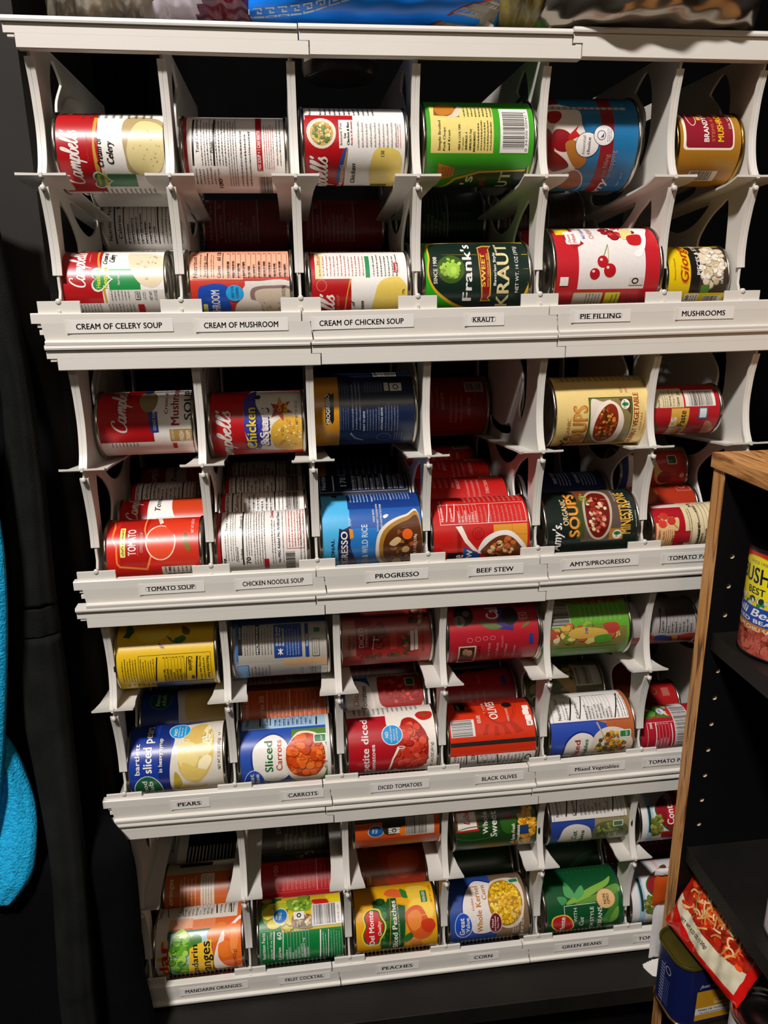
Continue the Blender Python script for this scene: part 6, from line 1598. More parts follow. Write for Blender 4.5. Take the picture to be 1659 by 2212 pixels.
# bottom row
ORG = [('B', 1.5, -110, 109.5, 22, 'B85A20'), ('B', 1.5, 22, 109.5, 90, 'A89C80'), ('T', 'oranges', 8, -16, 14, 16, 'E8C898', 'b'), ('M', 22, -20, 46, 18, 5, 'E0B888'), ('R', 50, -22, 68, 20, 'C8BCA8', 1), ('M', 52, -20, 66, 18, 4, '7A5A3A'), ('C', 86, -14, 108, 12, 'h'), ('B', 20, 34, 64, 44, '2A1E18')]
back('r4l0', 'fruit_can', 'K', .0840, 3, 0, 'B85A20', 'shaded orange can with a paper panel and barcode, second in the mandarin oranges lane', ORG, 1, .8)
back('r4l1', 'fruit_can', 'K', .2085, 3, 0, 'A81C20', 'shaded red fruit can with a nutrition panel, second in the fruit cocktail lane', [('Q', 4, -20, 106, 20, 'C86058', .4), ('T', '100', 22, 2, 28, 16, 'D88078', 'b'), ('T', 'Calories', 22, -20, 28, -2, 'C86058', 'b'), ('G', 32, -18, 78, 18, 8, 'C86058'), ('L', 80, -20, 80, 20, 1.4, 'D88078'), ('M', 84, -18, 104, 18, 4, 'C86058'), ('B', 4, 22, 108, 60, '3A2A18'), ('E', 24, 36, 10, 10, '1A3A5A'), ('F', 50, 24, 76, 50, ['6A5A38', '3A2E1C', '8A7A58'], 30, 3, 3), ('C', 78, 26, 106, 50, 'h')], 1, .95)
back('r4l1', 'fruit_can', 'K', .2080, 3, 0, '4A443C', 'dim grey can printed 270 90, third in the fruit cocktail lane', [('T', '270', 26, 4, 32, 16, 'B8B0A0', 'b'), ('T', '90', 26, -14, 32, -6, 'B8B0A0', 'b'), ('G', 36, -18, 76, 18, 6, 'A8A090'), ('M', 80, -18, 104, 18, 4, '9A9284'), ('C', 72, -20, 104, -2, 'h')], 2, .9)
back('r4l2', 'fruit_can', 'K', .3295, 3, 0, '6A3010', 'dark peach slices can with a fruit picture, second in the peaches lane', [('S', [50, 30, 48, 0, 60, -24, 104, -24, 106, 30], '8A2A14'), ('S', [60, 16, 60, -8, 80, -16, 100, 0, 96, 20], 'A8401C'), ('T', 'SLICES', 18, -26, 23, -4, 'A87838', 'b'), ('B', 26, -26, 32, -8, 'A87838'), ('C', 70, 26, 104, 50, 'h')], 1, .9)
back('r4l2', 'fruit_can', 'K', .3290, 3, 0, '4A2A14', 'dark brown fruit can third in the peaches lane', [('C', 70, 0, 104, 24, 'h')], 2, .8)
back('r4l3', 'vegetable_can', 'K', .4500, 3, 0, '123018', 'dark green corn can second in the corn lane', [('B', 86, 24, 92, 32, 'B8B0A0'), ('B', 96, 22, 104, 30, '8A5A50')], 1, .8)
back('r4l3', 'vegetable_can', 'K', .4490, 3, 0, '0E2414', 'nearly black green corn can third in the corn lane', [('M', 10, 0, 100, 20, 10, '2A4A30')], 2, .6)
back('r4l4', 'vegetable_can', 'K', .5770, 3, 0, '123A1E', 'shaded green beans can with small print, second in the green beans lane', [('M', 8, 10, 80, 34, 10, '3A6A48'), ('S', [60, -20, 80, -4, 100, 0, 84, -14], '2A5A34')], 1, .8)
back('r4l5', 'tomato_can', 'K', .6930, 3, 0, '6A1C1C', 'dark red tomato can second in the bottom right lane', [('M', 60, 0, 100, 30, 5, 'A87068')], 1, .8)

# ================================================================== oak cabinet on the right
XF, YP, TH = .6488, -.0717, .0195
cab = empty('cabinet', (XF, YP, -1.55), 'oak-edged black cabinet standing at the right in front of the racks', 'cabinet')
cm = Matrix.Translation((-XF, -YP, 1.55))
def cpart(b, name, **k): o = b.build(name, cab, **k); o.data.transform(cm); return o
XB = XF + .25
holes = [(.6672, z) for z in (-.2495, -.2820, -.3143, -.3467, -.3792, -.4116, -.4435, -.4760, -.5086, -.5410, -.5734, -.6060, -.6390, -.6710)] 
holes += [(.7525 + .022, z) for _, z in holes]
circ = lambda cx, cz, r: [(cx + r * math.cos(2 * math.pi * k / 16), cz + r * math.sin(2 * math.pi * k / 16)) for k in range(16)]
me = flat_curve([[(XF + .0006, -1.40), (XB, -1.40), (XB, -.1605), (XF + .0006, -.1605)]] + [circ(x, z, .0026) for x, z in holes], TH, 0, 'inner_panel')
me.transform(Matrix(((1, 0, 0, 0), (0, 0, 1, YP + TH / 2), (0, 1, 0, 0), (0, 0, 0, 1)))); me.materials.clear(); me.materials.append(black_panel)
o = link('side_panel', me, cab); o.data.transform(cm)
chip = mat('raw_chipboard', 'C8B490', rough=.8)
for x, z in holes:
    b = MB(); n = 14; vs = [(x + .00255 * math.cos(2 * math.pi * k / n), y, z + .00255 * math.sin(2 * math.pi * k / n)) for y in (YP + .0003, YP + .009) for k in range(n)]
    b.add(vs, [(k, (k + 1) % n, n + (k + 1) % n, n + k) for k in range(n)], chip); b.add(vs[n:], [tuple(range(n))], black_panel); cpart(b, 'pin_hole', smooth=False)  # black floor puts the shade deep in each hole into colour
b = MB(); b.box(XF - .0006, XF + .0006, YP - .0002, YP + TH + .0002, -1.40, -.1605, oak); o = cpart(b, 'edge_band')
b = MB(); b.box(XF - .003, XB + .02, -.62, YP + TH + .003, -.1600, -.1450, oak_y); cpart(b, 'top_board', bevel=.0006)
b = MB(); b.box(XB, XB + .008, -.62, YP, -1.40, -.162, black_panel); cpart(b, 'back_panel')
for z in (-.3335, -.6025, -.7950):
    b = MB(); b.box(XF + .0062, XB, -.60, YP - .0005, z - .0195, z, black_board); cpart(b, 'shelf', bevel=.0005)
b = MB(); b.box(XF, XB, -.62, -.6005, -1.40, -.1605, black_panel); cpart(b, 'side_panel')
b = MB(); b.box(XF + .002, XB, -.60, YP, -1.55, -1.40, black_panel); cpart(b, 'plinth')

def standing(name, kind, x, y, zbot, face, base, metal, desc, els, seed, cat='can'):
    """upright can whose s=0 line faces direction angle `face` (radians from -Y towards +X)"""
    L, R = SIZES[kind]; root = empty(name, (x, y, zbot), desc, cat)
    n0 = Vector((math.sin(face), -math.cos(face), 0)); up = Vector((0, 0, 1)); t = up.cross(n0)
    M = Matrix(((0, -n0.x, t.x, 0), (0, -n0.y, t.y, 0), (-1, -n0.z, t.z, 0), (0, 0, 0, 1)))
    for k, me in can_parts(kind, metal).items(): o = link(k.rstrip('-1'), me, root); o.matrix_local = Matrix.Translation((0, 0, L / 2)) @ M
    o = label_mesh('paper_label', els, L, R, base, root, 0, seed); o.matrix_local = Matrix.Translation((0, 0, L / 2)) @ M
    return root
BEANS = ['A84434', 'B85444', '96382A', 'C06452', '9E3E30']
standing('bean_can', 'K', .6985, -.1190, -.3333, -1.42, 'C82818', 'dark', 'chili bean can with a yellow oval and heaped red beans, upright on the cabinet shelf', [
    ('B', 26, -60, 60, 60, 'E8D010'), ('E', 30, 0, 22, 34, 'F0E018'), ('O', 30, 0, 22, 34, 'C8A810', .8), ('T', 'SINCE 1908', 13, -11, 16, 11, '2A2A60', 'n'), ('T', "BUSH'S", 19, -25, 35, 26, '14204A', 'b'), ('T', 'BEST', 39, -10, 46, 11, '14204A', 'b'),
    ('F', 50, -40, 60, 40, ['C83028', '2A8A3C', 'E8E0D8', '1A3A18', 'D8D0C0'], 26, 3.4, 2.8), ('B', 58, -60, 76, 60, '1A4AA8'), ('T', 'Chili Beans', 60, -38, 68, 38, 'F4F0E8', 'i'), ('T', 'MIXED BEANS', 70.5, -34, 74.5, 34, 'F4F0E8', 'b'),
    ('B', 76, -60, 84, 60, 'C07028'), ('T', 'MEDIUM CHILI SAUCE', 78, -34, 82, 34, 'F0E4D0', 'b'), ('B', 84, -70, 110, 70, '3A100C'), ('F', 84, -70, 110, 70, BEANS, 190, 5.2, 3.4)], 91)
standing('milk_can', 'S', .7050, -.2050, -.6023, -.65, 'E4E0DC', 'tin', 'white, red and blue milk can on the lower cabinet shelf at the right edge', [
    ('B', 1.5, -90, 12, 90, 'C8A0A8'), ('B', 6, -90, 40, 90, 'B01820'), ('S', [34, -40, 26, 0, 34, 40, 60, 40, 64, 0, 58, -40], '1E3A8C'), ('T', 'milk', 42, -20, 54, 10, 'E4E0DC', 'i'), ('E', 76, -14, 6, 8, 'D8C080'), ('M', 86, -40, 96, 0, 3, '4A5A90')], 92)
standing('soup_can', 'S', .6790, -.2090, -.7948, -.67, 'C01820', 'tin', 'red and white soup can below the noodle packet at the bottom right corner', [
    ('B', 60, -100, 110, 100, 'E4E0D8'), ('S', [1.5, -60, 1.5, 40, 60, 40, 108, -30, 108, -60], 'E4E0D8'), ('P', [1.5, -26, 1.5, -24, 60, -4, 109, 20, 109, 17, 60, -7], '1E7A34'), ('P', [1.5, -24, 1.5, -22.5, 60, -2, 109, 22, 109, 20, 60, -4], 'E8C830'), ('S', [1.5, -22, 1.5, 110, 109, 110, 109, 24, 60, -1], 'C01820'),
    ('T', 'Nutrition Facts', 12, 4, 20, 52, 'F0E8E0', 'b'), ('M', 24, 4, 28, 52, 1, 'F0D0C8'), ('L', 31, 4, 31, 60, 2, 'F0E8E0'), ('T', 'Calories', 35, 4, 42, 36, 'F0E8E0', 'b'), ('M', 46, 4, 90, 56, 9, 'F0D0C8')], 93)
SPAM = (.6730, -.1050, -.7948); SPAM_ROT = math.radians(5)
_u = Vector((.14, -1, .02)).normalized(); _v = Vector((.50, .03, .80)); _v = (_v - _v.dot(_u) * _u).normalized(); _n = _u.cross(_v)
NOODLE = (.6670, -.1330, -.6630); NOODLE_ROT = Matrix((_u, _v, _n)).transposed().to_euler()
# ------------------------------------------------------------------ luncheon meat tin (rounded rectangle)
LX, LY, LZ = SPAM
tin_root = empty('luncheon_meat_tin', (LX, LY, LZ), 'dark blue rounded rectangular meat tin with a gold lid, under the noodle packet', 'tin')
tin_root.rotation_euler = (0, 0, SPAM_ROT)
navy = mat('navy_print', '101A4C', rough=.35); olive = mat('olive_gold_lid', '6A6428', rough=.32, metal=.75, noise=.1, scale=30)
def rrect(a, b, q, n=8):
    P = []
    for cx, cy, s in ((a - q, b - q, 0), (-a + q, b - q, 90), (-a + q, -b + q, 180), (a - q, -b + q, 270)):
        for j in range(n + 1): t = math.radians(s + 90 * j / n); P.append((cx + q * math.cos(t), cy + q * math.sin(t)))
    return P
def loft(secs, m, cap0=True, cap1=True):
    b = MB(); vs = []; n = len(secs[0][1])
    for z, P in secs: vs += [(x, y, z) for x, y in P]
    fs = [(i * n + k, i * n + (k + 1) % n, (i + 1) * n + (k + 1) % n, (i + 1) * n + k) for i in range(len(secs) - 1) for k in range(n)]
    if cap0: fs.append(tuple(range(n - 1, -1, -1)))
    if cap1: fs.append(tuple(range((len(secs) - 1) * n, len(secs) * n)))
    b.add(vs, fs, m); return b
a_, b_2 = .0475, .0285; H_ = .087
loft([(.003, rrect(a_, b_2, .017)), (H_ - .003, rrect(a_, b_2, .017))], navy, True, False).build('tin_body', tin_root, autosmooth=.8)
loft([(H_ - .0045, rrect(a_ + .0005, b_2 + .0005, .0175)), (H_ - .004, rrect(a_ + .0018, b_2 + .0018, .0185)), (H_ - .001, rrect(a_ + .0020, b_2 + .0020, .0187)), (H_, rrect(a_ + .0012, b_2 + .0012, .018)), (H_ - .0006, rrect(a_ - .0006, b_2 - .0006, .0165)), (H_ - .0035, rrect(a_ - .0014, b_2 - .0014, .0157)), (H_ - .0032, rrect(a_ - .005, b_2 - .005, .013)), (H_ - .0030, rrect(a_ - .0058, b_2 - .0058, .012))], olive, False, True).build('tin_lid', tin_root, autosmooth=.9)
loft([(0, rrect(a_ + .001, b_2 + .001, .018)), (.003, rrect(a_ + .0016, b_2 + .0016, .0185)), (.0042, rrect(a_ + .0004, b_2 + .0004, .0174))], gold).build('bottom_rim', tin_root, autosmooth=.9)
b = MB(); yy = -b_2 - .0002
def fl(x0, x1, z0, z1, c, d=0): b.add([(x0, yy - d, z0), (x1, yy - d, z0), (x1, yy - d, z1), (x0, yy - d, z1)], [(0, 1, 2, 3)], ink(c))
fl(-.026, .030, .008, .050, 'C89020'); fl(-.026, .030, .0165, .026, 'E0DCD4', .0002)
for t_, x0_, x1_, z_, h_, c_ in (('Just Add', -.024, .004, .0555, .0042, 'E8E4DC'), ('Spam', .006, .032, .0545, .0062, 'E8E4DC'), ('Wake Up Your Eggs', -.023, .016, .0222, .0022, '1A1A20'), ('The best luncheon meat', -.021, .014, .0180, .0016, '5A5A60')):
    tr, W = text_tris(t_, 'i' if c_ == 'E8E4DC' else 'b')
    for t in tr: b.add([(x0_ + p[0] / W * (x1_ - x0_), yy - .0005, z_ + p[1] * h_) for p in t], [(0, 1, 2)], ink(c_))
for i in range(18):
    cx, cz, q = .008 + rnd.uniform(-.010, .014), .037 + rnd.uniform(-.007, .007), rnd.uniform(.003, .006)
    b.add([(cx + q * math.cos(k * .7), yy - .0003 - .00001 * i, cz + q * .7 * math.sin(k * .7)) for k in range(9)], [tuple(range(9))], ink(rnd.choice(['D8B868', 'C89840', 'E0D0A0', 'A86820'])))
b.build('front_print', tin_root)
b = MB(); xx = -a_ - .0002
def fs_(y0, y1, z0, z1, c, d=0): b.add([(xx - d, y1, z0), (xx - d, y0, z0), (xx - d, y0, z1), (xx - d, y1, z1)], [(0, 1, 2, 3)], ink(c))
for i in range(9): fs_(-.008, .002, .012 + i * .004, .0128 + i * .004, '6A74A8')
for i in range(12): fs_(.004, .010, .010 + i * .0045, .0120 + i * .0045, '8A90B8')
fs_(.0030, .0034, .006, .066, 'B8BCD0')
for k in range(20):
    t0, t1 = 2 * math.pi * k / 20, 2 * math.pi * (k + 1) / 20
    b.add([(xx - .0002, -.004 + q * math.cos(t), .060 + q * math.sin(t)) for t, q in ((t0, .005), (t1, .005), (t1, .0042), (t0, .0042))], [(0, 1, 2, 3)], ink('C8CCDC'))
b.build('side_print', tin_root)

# ------------------------------------------------------------------ noodle packet draped over the tin
def packet(name, label, cat, origin, ax, ay, th, nx, ny, art_fn, m_fn, rot, wr=.002, seed=1, rough=1, crimp=True):
    """pillow bag: size ax by ay, thickness th, colour chosen per cell"""
    r = random.Random(seed); b = MB(); vs = []; ph = [r.uniform(0, 6.28) for _ in range(8)]
    def hgt(u, v):
        e = (max(0, 1 - abs(u) ** 3.2)) ** .55 * (max(0, 1 - abs(v) ** 3.2)) ** .55
        return th / 2 * e
    def wob(u, v): return wr * (math.sin(9 * u + 4 * v + ph[0]) * .5 + math.sin(17 * u - 11 * v + ph[1]) * .3 + math.sin(5 * v + 23 * u + ph[2]) * .3)
    root = link(name, None); root.location = origin; root.rotation_euler = rot; tag(root, label, cat)
    for sg in (1, -1):
        b = MB(); vs = []
        for i in range(nx + 1):
            for j in range(ny + 1):
                u, v = -1 + 2 * i / nx, -1 + 2 * j / ny; e = hgt(u, v)
                vs.append((u * ax / 2 + wob(v, u) * .25, v * ay / 2 * (1 - .05 * (1 - abs(u)) * 0) + wob(u, v) * .25, sg * e + wob(u, v) * (min(1, e / (th / 2) + .15))))
        cells = {}
        for i in range(nx):
            for j in range(ny):
                q = (i * (ny + 1) + j, (i + 1) * (ny + 1) + j, (i + 1) * (ny + 1) + j + 1, i * (ny + 1) + j + 1); u, v = -1 + 2 * (i + .5) / nx, -1 + 2 * (j + .5) / ny
                cells.setdefault(art_fn(u, v, sg), []).append(q if sg > 0 else q[::-1])
        mats = [m_fn(c) for c in cells]; me = bpy.data.meshes.new('film'); allf = []; mi = []
        for k, (c, fs) in enumerate(cells.items()): allf += fs; mi += [k] * len(fs)
        me.from_pydata(vs, [], allf)
        for m in mats: me.materials.append(m)
        me.polygons.foreach_set('material_index', mi); me.polygons.foreach_set('use_smooth', [True] * len(allf))
        link('front_film' if sg > 0 else 'back_film', me, root)
    return root, hgt, wob
def film(c): return mat('glossy_film_' + c, c, rough=.18, noise=.05, scale=60, coat=.4)
def noodle_art(u, v, sg):
    if sg < 0: return 'C01414'
    if v < -.80 or u < -.93 or u > .88: return 'C81410'
    if v < -.86 + .62 * ((1 - u) / 2) ** 3: return 'C81410'
    if v < -.34 + .30 * (u - .1) ** 2: return 'CFC6A8'
    return 'A0200C'
pk, hg, wb = packet('noodle_packet', 'red instant noodle packet with a bowl of spicy noodles, lying across the gold-lidded tin', 'packet', NOODLE, .122, .084, .022, 170, 120, noodle_art, film, NOODLE_ROT, wr=.0022, seed=5)
nm = [film('DCA860'), film('CC8038'), film('E8C890')]; nred = [film('C8300C'), film('8A1408'), film('B82410'), film('E05018')]
b = MB()
def on_bag(u, v, lift=.0006): return (u * .061 + wb(v, u) * .25, v * .042 + wb(u, v) * .25, hg(u, v) + wb(u, v) * min(1, hg(u, v) / .011 + .15) + lift)
for i in range(150):
    u, v = rnd.uniform(-.80, .76), rnd.uniform(-.22, .85); q = rnd.uniform(.03, .10)
    b.add([on_bag(u + q * math.cos(k * .785), v + q * math.sin(k * .785), .0005 + i * 1e-6) for k in range(8)], [tuple(range(8))], rnd.choice(nred))
for i in range(70):
    u, v, d = rnd.uniform(-.66, .70), rnd.uniform(-.14, .80), rnd.uniform(0, 6.28); pts = []
    c = rnd.uniform(-14, 14)
    for s in range(8): pts.append((u, v)); u += .034 * math.cos(d); v += .045 * math.sin(d); d += c * .035
    m = rnd.choice(nm); w = .017
    for s in range(7):
        (u0, v0), (u1, v1) = pts[s], pts[s + 1]; dx, dy = u1 - u0, v1 - v0; l = math.hypot(dx, dy); px, py = -dy / l * w, dx / l * w * 1.4
        if max(abs(u0), abs(u1)) < .9 and max(v0, v1) < .92: b.add([on_bag(u0 + px, v0 + py, .0009 + i * 2e-6), on_bag(u0 - px, v0 - py, .0009 + i * 2e-6), on_bag(u1 - px, v1 - py, .0009 + i * 2e-6), on_bag(u1 + px, v1 + py, .0009 + i * 2e-6)], [(0, 1, 2, 3)], m)
gr = film('9AB818')
for du in (0, .05): b.add([on_bag(.34 + du + .05 * math.cos(k * .785), .34 + .08 * math.sin(k * .785), .0012 + du * .001) for k in range(8)], [tuple(range(8))], gr if du == 0 else film('E8E4B0'))
b.build('noodle_picture', pk)
b = MB()
for t_, u0, u1, v0, h in (('NET WT 4.23 OZ (120g)', -.62, .10, -.54, .10),):
    tr, W = text_tris(t_, 'b')
    for t in tr: b.add([on_bag(u0 + p[0] / W * (u1 - u0), v0 + p[1] * h, .0008) for p in t], [(0, 1, 2)], tape_ink)
b.build('lettering', pk)

# ------------------------------------------------------------------ small scraps by the oak panel
paper = mat('white_paper', 'DCD8D0', rough=.7)
def scrap(name, label, cat, P, y, th, m, loc=(0, 0, 0)):
    me = flat_curve([P], th, 0, name); me.transform(Matrix(((1, 0, 0, 0), (0, 0, 1, y), (0, 1, 0, 0), (0, 0, 0, 1)))); me.materials.clear(); me.materials.append(m); o = link(name, me); tag(o, label, cat); return o
me = flat_curve([[(.6452, -.0249), (.6465, -.0195), (.6482, -.0200), (.6498, -.0186), (.6516, -.0190), (.6534, -.0172), (.6552, -.0178), (.6572, -.0160), (.6592, -.0166), (.6612, -.0148), (.6640, -.0150), (.672, -.014), (.673, -.034), (.6560, -.0400), (.6513, -.0383), (.6476, -.0310)]], .0005, 0, 'paper_scrap')
me.materials.clear(); me.materials.append(paper); me.transform(Matrix.Translation((0, 0, -.8281))); o = link('paper_scrap', me); tag(o, 'torn white paper scrap lying left of the meat tin on the black shelf', 'paper')
b = MB()
sp_root = empty('sauce_packet', (.669, -.0125, -.8283), 'orange and white plastic packet tucked behind the oak panel at the bottom', 'packet')
def pillow(b, x0, x1, y, z0, z1, th, m):
    n, k = 8, 10; vs = []
    for sg in (-1, 1):
        for i in range(n + 1):
            for j in range(k + 1):
                u, v = -1 + 2 * i / n, -1 + 2 * j / k; e = (1 - u ** 4) * (1 - v ** 4)
                vs.append((x0 + (x1 - x0) * (u + 1) / 2, y + sg * th / 2 * e + .0006 * math.sin(9 * u + 7 * v), z0 + (z1 - z0) * (v + 1) / 2))
    N = (n + 1) * (k + 1); fs = []
    for s in range(2):
        for i in range(n):
            for j in range(k): q = (s * N + i * (k + 1) + j, s * N + (i + 1) * (k + 1) + j, s * N + (i + 1) * (k + 1) + j + 1, s * N + i * (k + 1) + j + 1); fs.append(q)
    b.add(vs, fs, m)
pillow(b, -.0145, .0155, 0, .0850, .1325, .009, film('C8501C')); b.build('orange_panel', sp_root, smooth=True)
b = MB(); pillow(b, -.0115, .0155, 0, .001, .0855, .009, film('D8D4D0')); b.build('white_panel', sp_root, smooth=True)
b = MB(); pillow(b, -.0150, .0155, 0, .1320, .1420, .007, film('D8D4D0')); b.build('white_flap', sp_root, smooth=True)

# ------------------------------------------------------------------ bags lying on top of the racks
TOPZ = .2405
def lump(name, label, cat, x0, x1, y0, y1, z1, m, seed, sag=.0, wr=.004, edge=2.4, n=64, k=28, cells=None, zb=TOPZ, lean=0, fr=1, taper=1.0, q=.75):
    """soft bag: superellipse section swept along X with creases; rests on the rack tops"""
    r = random.Random(seed); ph = [r.uniform(0, 6.28) for _ in range(10)]; b = MB(); vs = []; root_x = (x0 + x1) / 2
    for i in range(n + 1):
        u = -1 + 2 * i / n; e = max(.02, (1 - abs(u) ** edge)) ** (1 / edge) * (1 if taper == 1 else 1 - (1 - taper) * (u + 1) / 2)
        for j in range(k):
            t = 2 * math.pi * j / k; cy, cz = math.cos(t), math.sin(t)
            sy = math.copysign(abs(cy) ** q, cy); sz = math.copysign(abs(cz) ** q, cz)
            w = wr * (math.sin(11 * u * fr + 3 * t + ph[0]) + .7 * math.sin(23 * u * fr - 2 * t + ph[1]) + .5 * math.sin(37 * u * fr + 5 * t + ph[2]) + .5 * math.sin(7 * t + 5 * u + ph[3])) * (1 if abs(u) < .97 else .2)
            hy, hz = (y1 - y0) / 2 * e, (z1 - zb) / 2 * e
            z = (zb + z1) / 2 + sz * hz + w * (1 if sz > -.3 else .25) * .8 - (1 - e) * (z1 - zb) / 2 * .9
            vs.append((root_x + u * (x1 - x0) / 2 + lean * (z - zb), (y0 + y1) / 2 + sy * hy + w, max(z, zb + .0004)))
    fs = {}
    for i in range(n):
        for j in range(k):
            q = (i * k + j, i * k + (j + 1) % k, (i + 1) * k + (j + 1) % k, (i + 1) * k + j); u = -1 + 2 * (i + .5) / n; t = 2 * math.pi * (j + .5) / k
            fs.setdefault(cells(u, t) if cells else 0, []).append(q)
    ms = [m[c] if cells else m for c in fs]
    for mm, c in zip(ms, fs): 
        kk = b.mi(mm)
        b.f += fs[c]; b.m += [kk] * len(fs[c])
    b.v = vs; b.f += [tuple(range(k - 1, -1, -1)), tuple(range(n * k, n * k + k))]; b.m += [0, 0]
    o = b.build(name, smooth=True); tag(o, label, cat); return o
clear = mat('cloudy_clear_film', '8A8272', rough=.25, noise=.5, scale=35, coat=.6, bump=.4, bscale=60)
lump('produce_bag', 'crumpled clear plastic bag of brownish food at the left end on top of the racks', 'bag', .030, .155, .010, .120, .330, clear, 3, wr=.003)
white_film = film('D8D0DC'); purple = film('5A2048'); maroon = film('6A1430')
def stripe(u, t):
    q = u * .8 + (1.2 if math.sin(t) > 0 else -1.2) * math.sin(t) * .35
    return 1 if .18 < q < .30 or q > .62 else (2 if .30 <= q <= .62 else 0)
lump('snack_bag', 'white bag with purple and maroon stripes between the clear bag and the blue pack', 'bag', .120, .235, .004, .110, .330, {0: white_film, 1: purple, 2: maroon}, 8, wr=.0012, cells=stripe, lean=-.3)
blue = mat('blue_pack_film', '0C86FF', rough=.38, noise=.06, scale=40, coat=.08)
bp = lump('blue_pack', 'bright blue glossy pack with a white Greek key band, lying on top in the middle', 'bag', .194, .444, -.019, .125, .375, blue, 12, wr=.0010, q=.42, zb=.2425, edge=2.2, fr=.6)
# red and white seam panel and Greek key band lie on the pack's own surface
from mathutils.bvhtree import BVHTree
bv = BVHTree.FromPolygons([v.co for v in bp.data.vertices], [tuple(p.vertices) for p in bp.data.polygons])
def on_pack(x, z, lift=.0006):
    h = bv.ray_cast(Vector((x, -.2, z)), Vector((0, 1, 0))); return (x, (h[0].y if h[0] is not None else .02) - lift, z)
kb = MB(); kw = film('C8DCE8'); key = [(0, 0, 1, .16), (0, 0, .14, 1), (0, .84, .8, 1), (.66, .35, .8, 1), (.34, .35, .8, .50), (.34, .35, .48, .68)]
for i in range(9):
    for a, c, d, e in key:
        P = []
        for fx, fz in ((a, c), (d, c), (d, e), (a, e)):
            x = .2015 + i * .0108 + fx * .0098; P.append(on_pack(x, .2456 + .0055 * ((x - .237) / .05) ** 2 + fz * .0050))
        kb.add(P, [(0, 1, 2, 3)], kw)
kb.build('key_band', bp)
sb = MB()
for P, c in (([(.3666, .2410), (.4270, .2410), (.4360, .2640), (.4270, .2640)], '9A9488'), ([(.3650, .2410), (.3680, .2410), (.4290, .2640), (.4260, .2640)], 'B04038')):
    N = 6; g = [[on_pack(*[(1 - v) * ((1 - u) * P[0][q] + u * P[1][q]) + v * ((1 - u) * P[3][q] + u * P[2][q]) for q in (0, 1)], lift=.0006 if c[0] == '9' else .001) for u in (k / N for k in range(N + 1))] for v in (k / N for k in range(N + 1))]
    sb.add([p for row in g for p in row], [(i * (N + 1) + j, i * (N + 1) + j + 1, (i + 1) * (N + 1) + j + 1, (i + 1) * (N + 1) + j) for i in range(N) for j in range(N)], film(c))
sb.build('side_panel', bp)
pasta = mat('pasta_golden', '6E6232', rough=.4, noise=.35, scale=90, coat=.3)
pb = lump('pasta_bag', 'narrow bag of golden noodles between the blue pack and the silver pouch', 'bag', .430, .500, -.012, .115, .350, pasta, 15, wr=.002, n=40)
foil = mat('silver_foil', 'A49C90', rough=.22, metal=.9, noise=.1, scale=8)
lump('foil_pouch', 'crumpled silver foil pouch at the right end on top of the racks', 'bag', .462, .680, -.031, .130, .330, foil, 21, wr=.0026, q=.5, edge=3.4, fr=.5, n=90)
# dim jar whose foot shows through the open top of the third lane
jr = empty('storage_jar', (.3010, .205, TOPZ), 'dim clear jar whose round foot shows above the third lane of the top row', 'jar')
glass = mat('dark_jar_plastic', '4A4238', rough=.3, coat=.5); b = MB()  # one even dark brown plastic for the jar body
P = [(0, .0001), (0, .036), (.002, .040), (.010, .042), (.090, .042), (.100, .036), (.104, .034), (.118, .034), (.118, .0001)]; n = 40
b.add([(q * math.cos(2 * math.pi * k / n), q * math.sin(2 * math.pi * k / n), z) for z, q in P], [(0, 1, 2)], glass) if False else None
vs = []
for z, q in P: vs += [(q * math.cos(2 * math.pi * k / n), q * math.sin(2 * math.pi * k / n), z) for k in range(n)]
b.add(vs, [(i * n + k, i * n + (k + 1) % n, (i + 1) * n + (k + 1) % n, (i + 1) * n + k) for i in range(len(P) - 1) for k in range(n)], glass); b.build('jar_body', jr, autosmooth=.6)
b = MB(); vs = []
for z in (.014, .070): vs += [(.0424 * math.cos(math.radians(a)), .0424 * math.sin(math.radians(a)), z) for a in range(200, 341, 7)]
k = len(vs) // 2; b.add(vs, [(i, i + 1, k + i + 1, k + i) for i in range(k - 1)], ink('8A8478')); b.build('paper_label', jr, smooth=True)

# ------------------------------------------------------------------ clothes hanging at the left
def drape(name, parent, rows, m, seed, k=36, fold=.006, nf=5):
    """rows: (z, x left, x right, y centre, depth)"""
    r = random.Random(seed); ph = [r.uniform(0, 6.28) for _ in range(6)]; R2 = spline([tuple(q) for q in rows], 6, False); vs = []; n = len(R2)
    for i, (z, xl, xr, yc, d) in enumerate(R2):
        for j in range(k):
            t = 2 * math.pi * j / k; c, s = math.cos(t), math.sin(t); w = fold * math.sin(nf * t + ph[0] + z * 6) * .5 + fold * .5 * math.sin(2 * nf * t + ph[1] - z * 9)
            vs.append(((xl + xr) / 2 + (xr - xl) / 2 * math.copysign(abs(c) ** .8, c), yc + (d / 2 + w) * math.copysign(abs(s) ** .8, s), z + fold * .3 * math.sin(3 * t + ph[2])))
    b = MB(); b.add(vs, [(i * k + j, i * k + (j + 1) % k, (i + 1) * k + (j + 1) % k, (i + 1) * k + j) for i in range(n - 1) for j in range(k)] + [tuple(range(k)), tuple(range(n * k - 1, (n - 1) * k - 1, -1))], m)
    return b.build(name, parent, smooth=True)

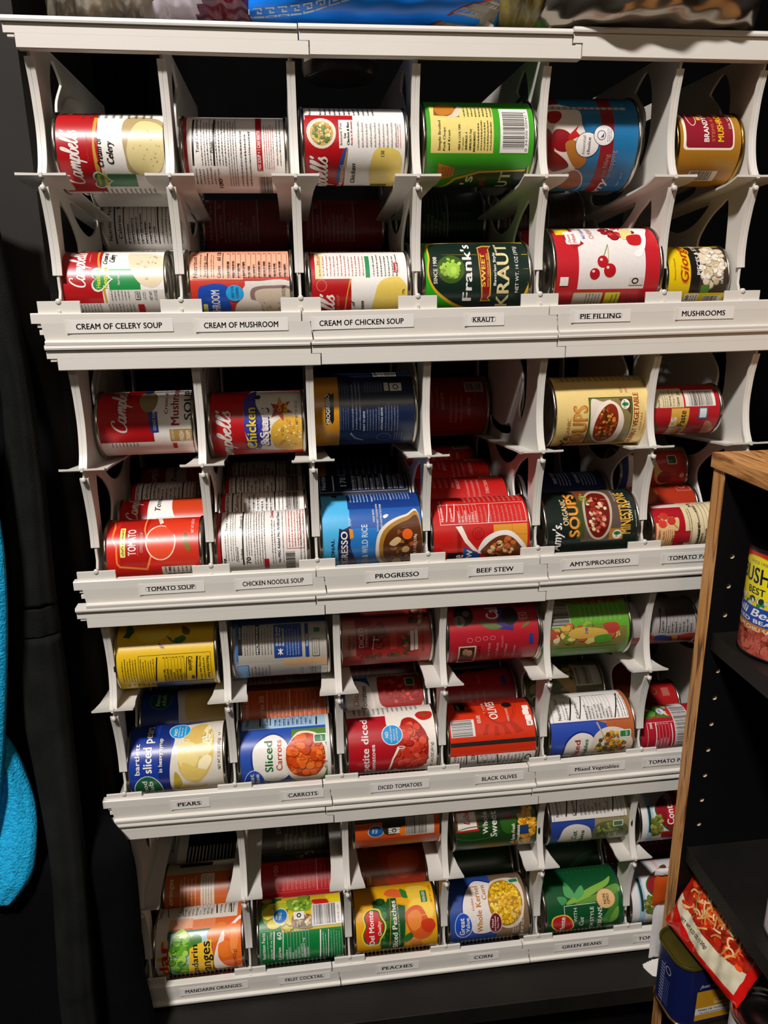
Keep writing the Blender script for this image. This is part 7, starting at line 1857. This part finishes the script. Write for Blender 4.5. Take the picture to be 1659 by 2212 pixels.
hd = empty('hoodie', (0, -.04, -1.2), 'black fleece hoodie hanging down the left side, its sleeve seam showing', 'hoodie')
def hang(name, parent, rows, m, seed, **k):
    o = drape(name, None, rows, m, seed, **k); o.data.transform(Matrix.Translation(tuple(-q for q in parent.location))); o.parent = parent; return o
hang('hoodie_body', hd, [(.14, -.30, -.034, .030, .04), (.03, -.30, -.032, .040, .04), (-.057, -.30, -.0246, .065, .04), (-.159, -.30, -.0140, .060, .04), (-.30, -.30, -.0120, .055, .04), (-.4055, -.30, -.0121, .045, .04), (-.507, -.30, -.0025, .020, .04), (-.545, -.28, .0045, .000, .04), (-.5706, -.28, .0330, -.030, .04), (-.645, -.28, .0350, -.035, .04), (-.718, -.26, .0326, -.040, .04), (-.795, -.25, .0388, -.045, .04), (-.95, -.25, .04, -.045, .04)], darker_cloth, 4)
hang('sleeve', hd, [(.135, -.20, -.0250, .000, .03), (.082, -.12, -.0205, .000, .03), (.031, -.080, -.0170, .000, .03), (-.054, -.0384, -.0115, -.003, .03), (-.154, -.0451, -.0100, -.008, .03), (-.240, -.0520, -.0125, -.012, .03), (-.278, -.0550, -.0130, -.014, .03)], black_cloth, 5, fold=.002)
hang('cuff_band', hd, [(-.2800, -.0553, -.0140, -.014, .0305), (-.296, -.0560, -.0125, -.015, .031), (-.3090, -.0574, -.0130, -.015, .0305)], black_cloth, 6, fold=.0015)
hang('sleeve', hd, [(-.3105, -.0574, -.0130, -.016, .03), (-.39, -.0592, -.0130, -.020, .03), (-.474, -.0515, -.0123, -.034, .03), (-.5606, -.0445, -.0095, -.052, .03), (-.6565, -.0488, -.0112, -.062, .03), (-.737, -.0529, -.0133, -.068, .03), (-.90, -.0529, -.0133, -.068, .03)], black_cloth, 7, fold=.002)
fj = empty('fleece_jacket', (-.12, -.09, -1.2), 'teal fleece jacket hanging at the far left edge', 'jacket')
hang('jacket_body', fj, [(-.02, -.28, -.055, -.055, .03), (-.09, -.28, -.0449, -.052, .03), (-.133, -.28, -.0414, -.050, .03), (-.196, -.28, -.0400, -.050, .03), (-.248, -.28, -.0436, -.050, .03), (-.3215, -.28, -.0537, -.050, .03), (-.4255, -.28, -.0714, -.052, .03), (-.48, -.28, -.0831, -.055, .03), (-.5366, -.28, -.0970, -.060, .03), (-.589, -.28, -.1134, -.060, .02)], teal_cloth, 8, fold=.003)
hang('hem', fj, [(-.400, -.12, -.0800, -.038, .02), (-.4285, -.11, -.0667, -.038, .02), (-.463, -.11, -.0590, -.038, .02), (-.498, -.12, -.0540, -.042, .02), (-.534, -.13, -.0560, -.050, .02), (-.569, -.14, -.0640, -.056, .02), (-.595, -.15, -.0833, -.058, .015)], teal_cloth, 9, fold=.003)
bc = drape('brown_cloth', None, [(-.607, -.1060, -.0746, -.030, .012), (-.63, -.1060, -.0760, -.030, .012), (-.651, -.1061, -.0797, -.030, .012)], brown_cloth_m, 10, fold=.0008); tag(bc, 'small tan square of cloth showing below the teal fleece jacket', 'cloth')
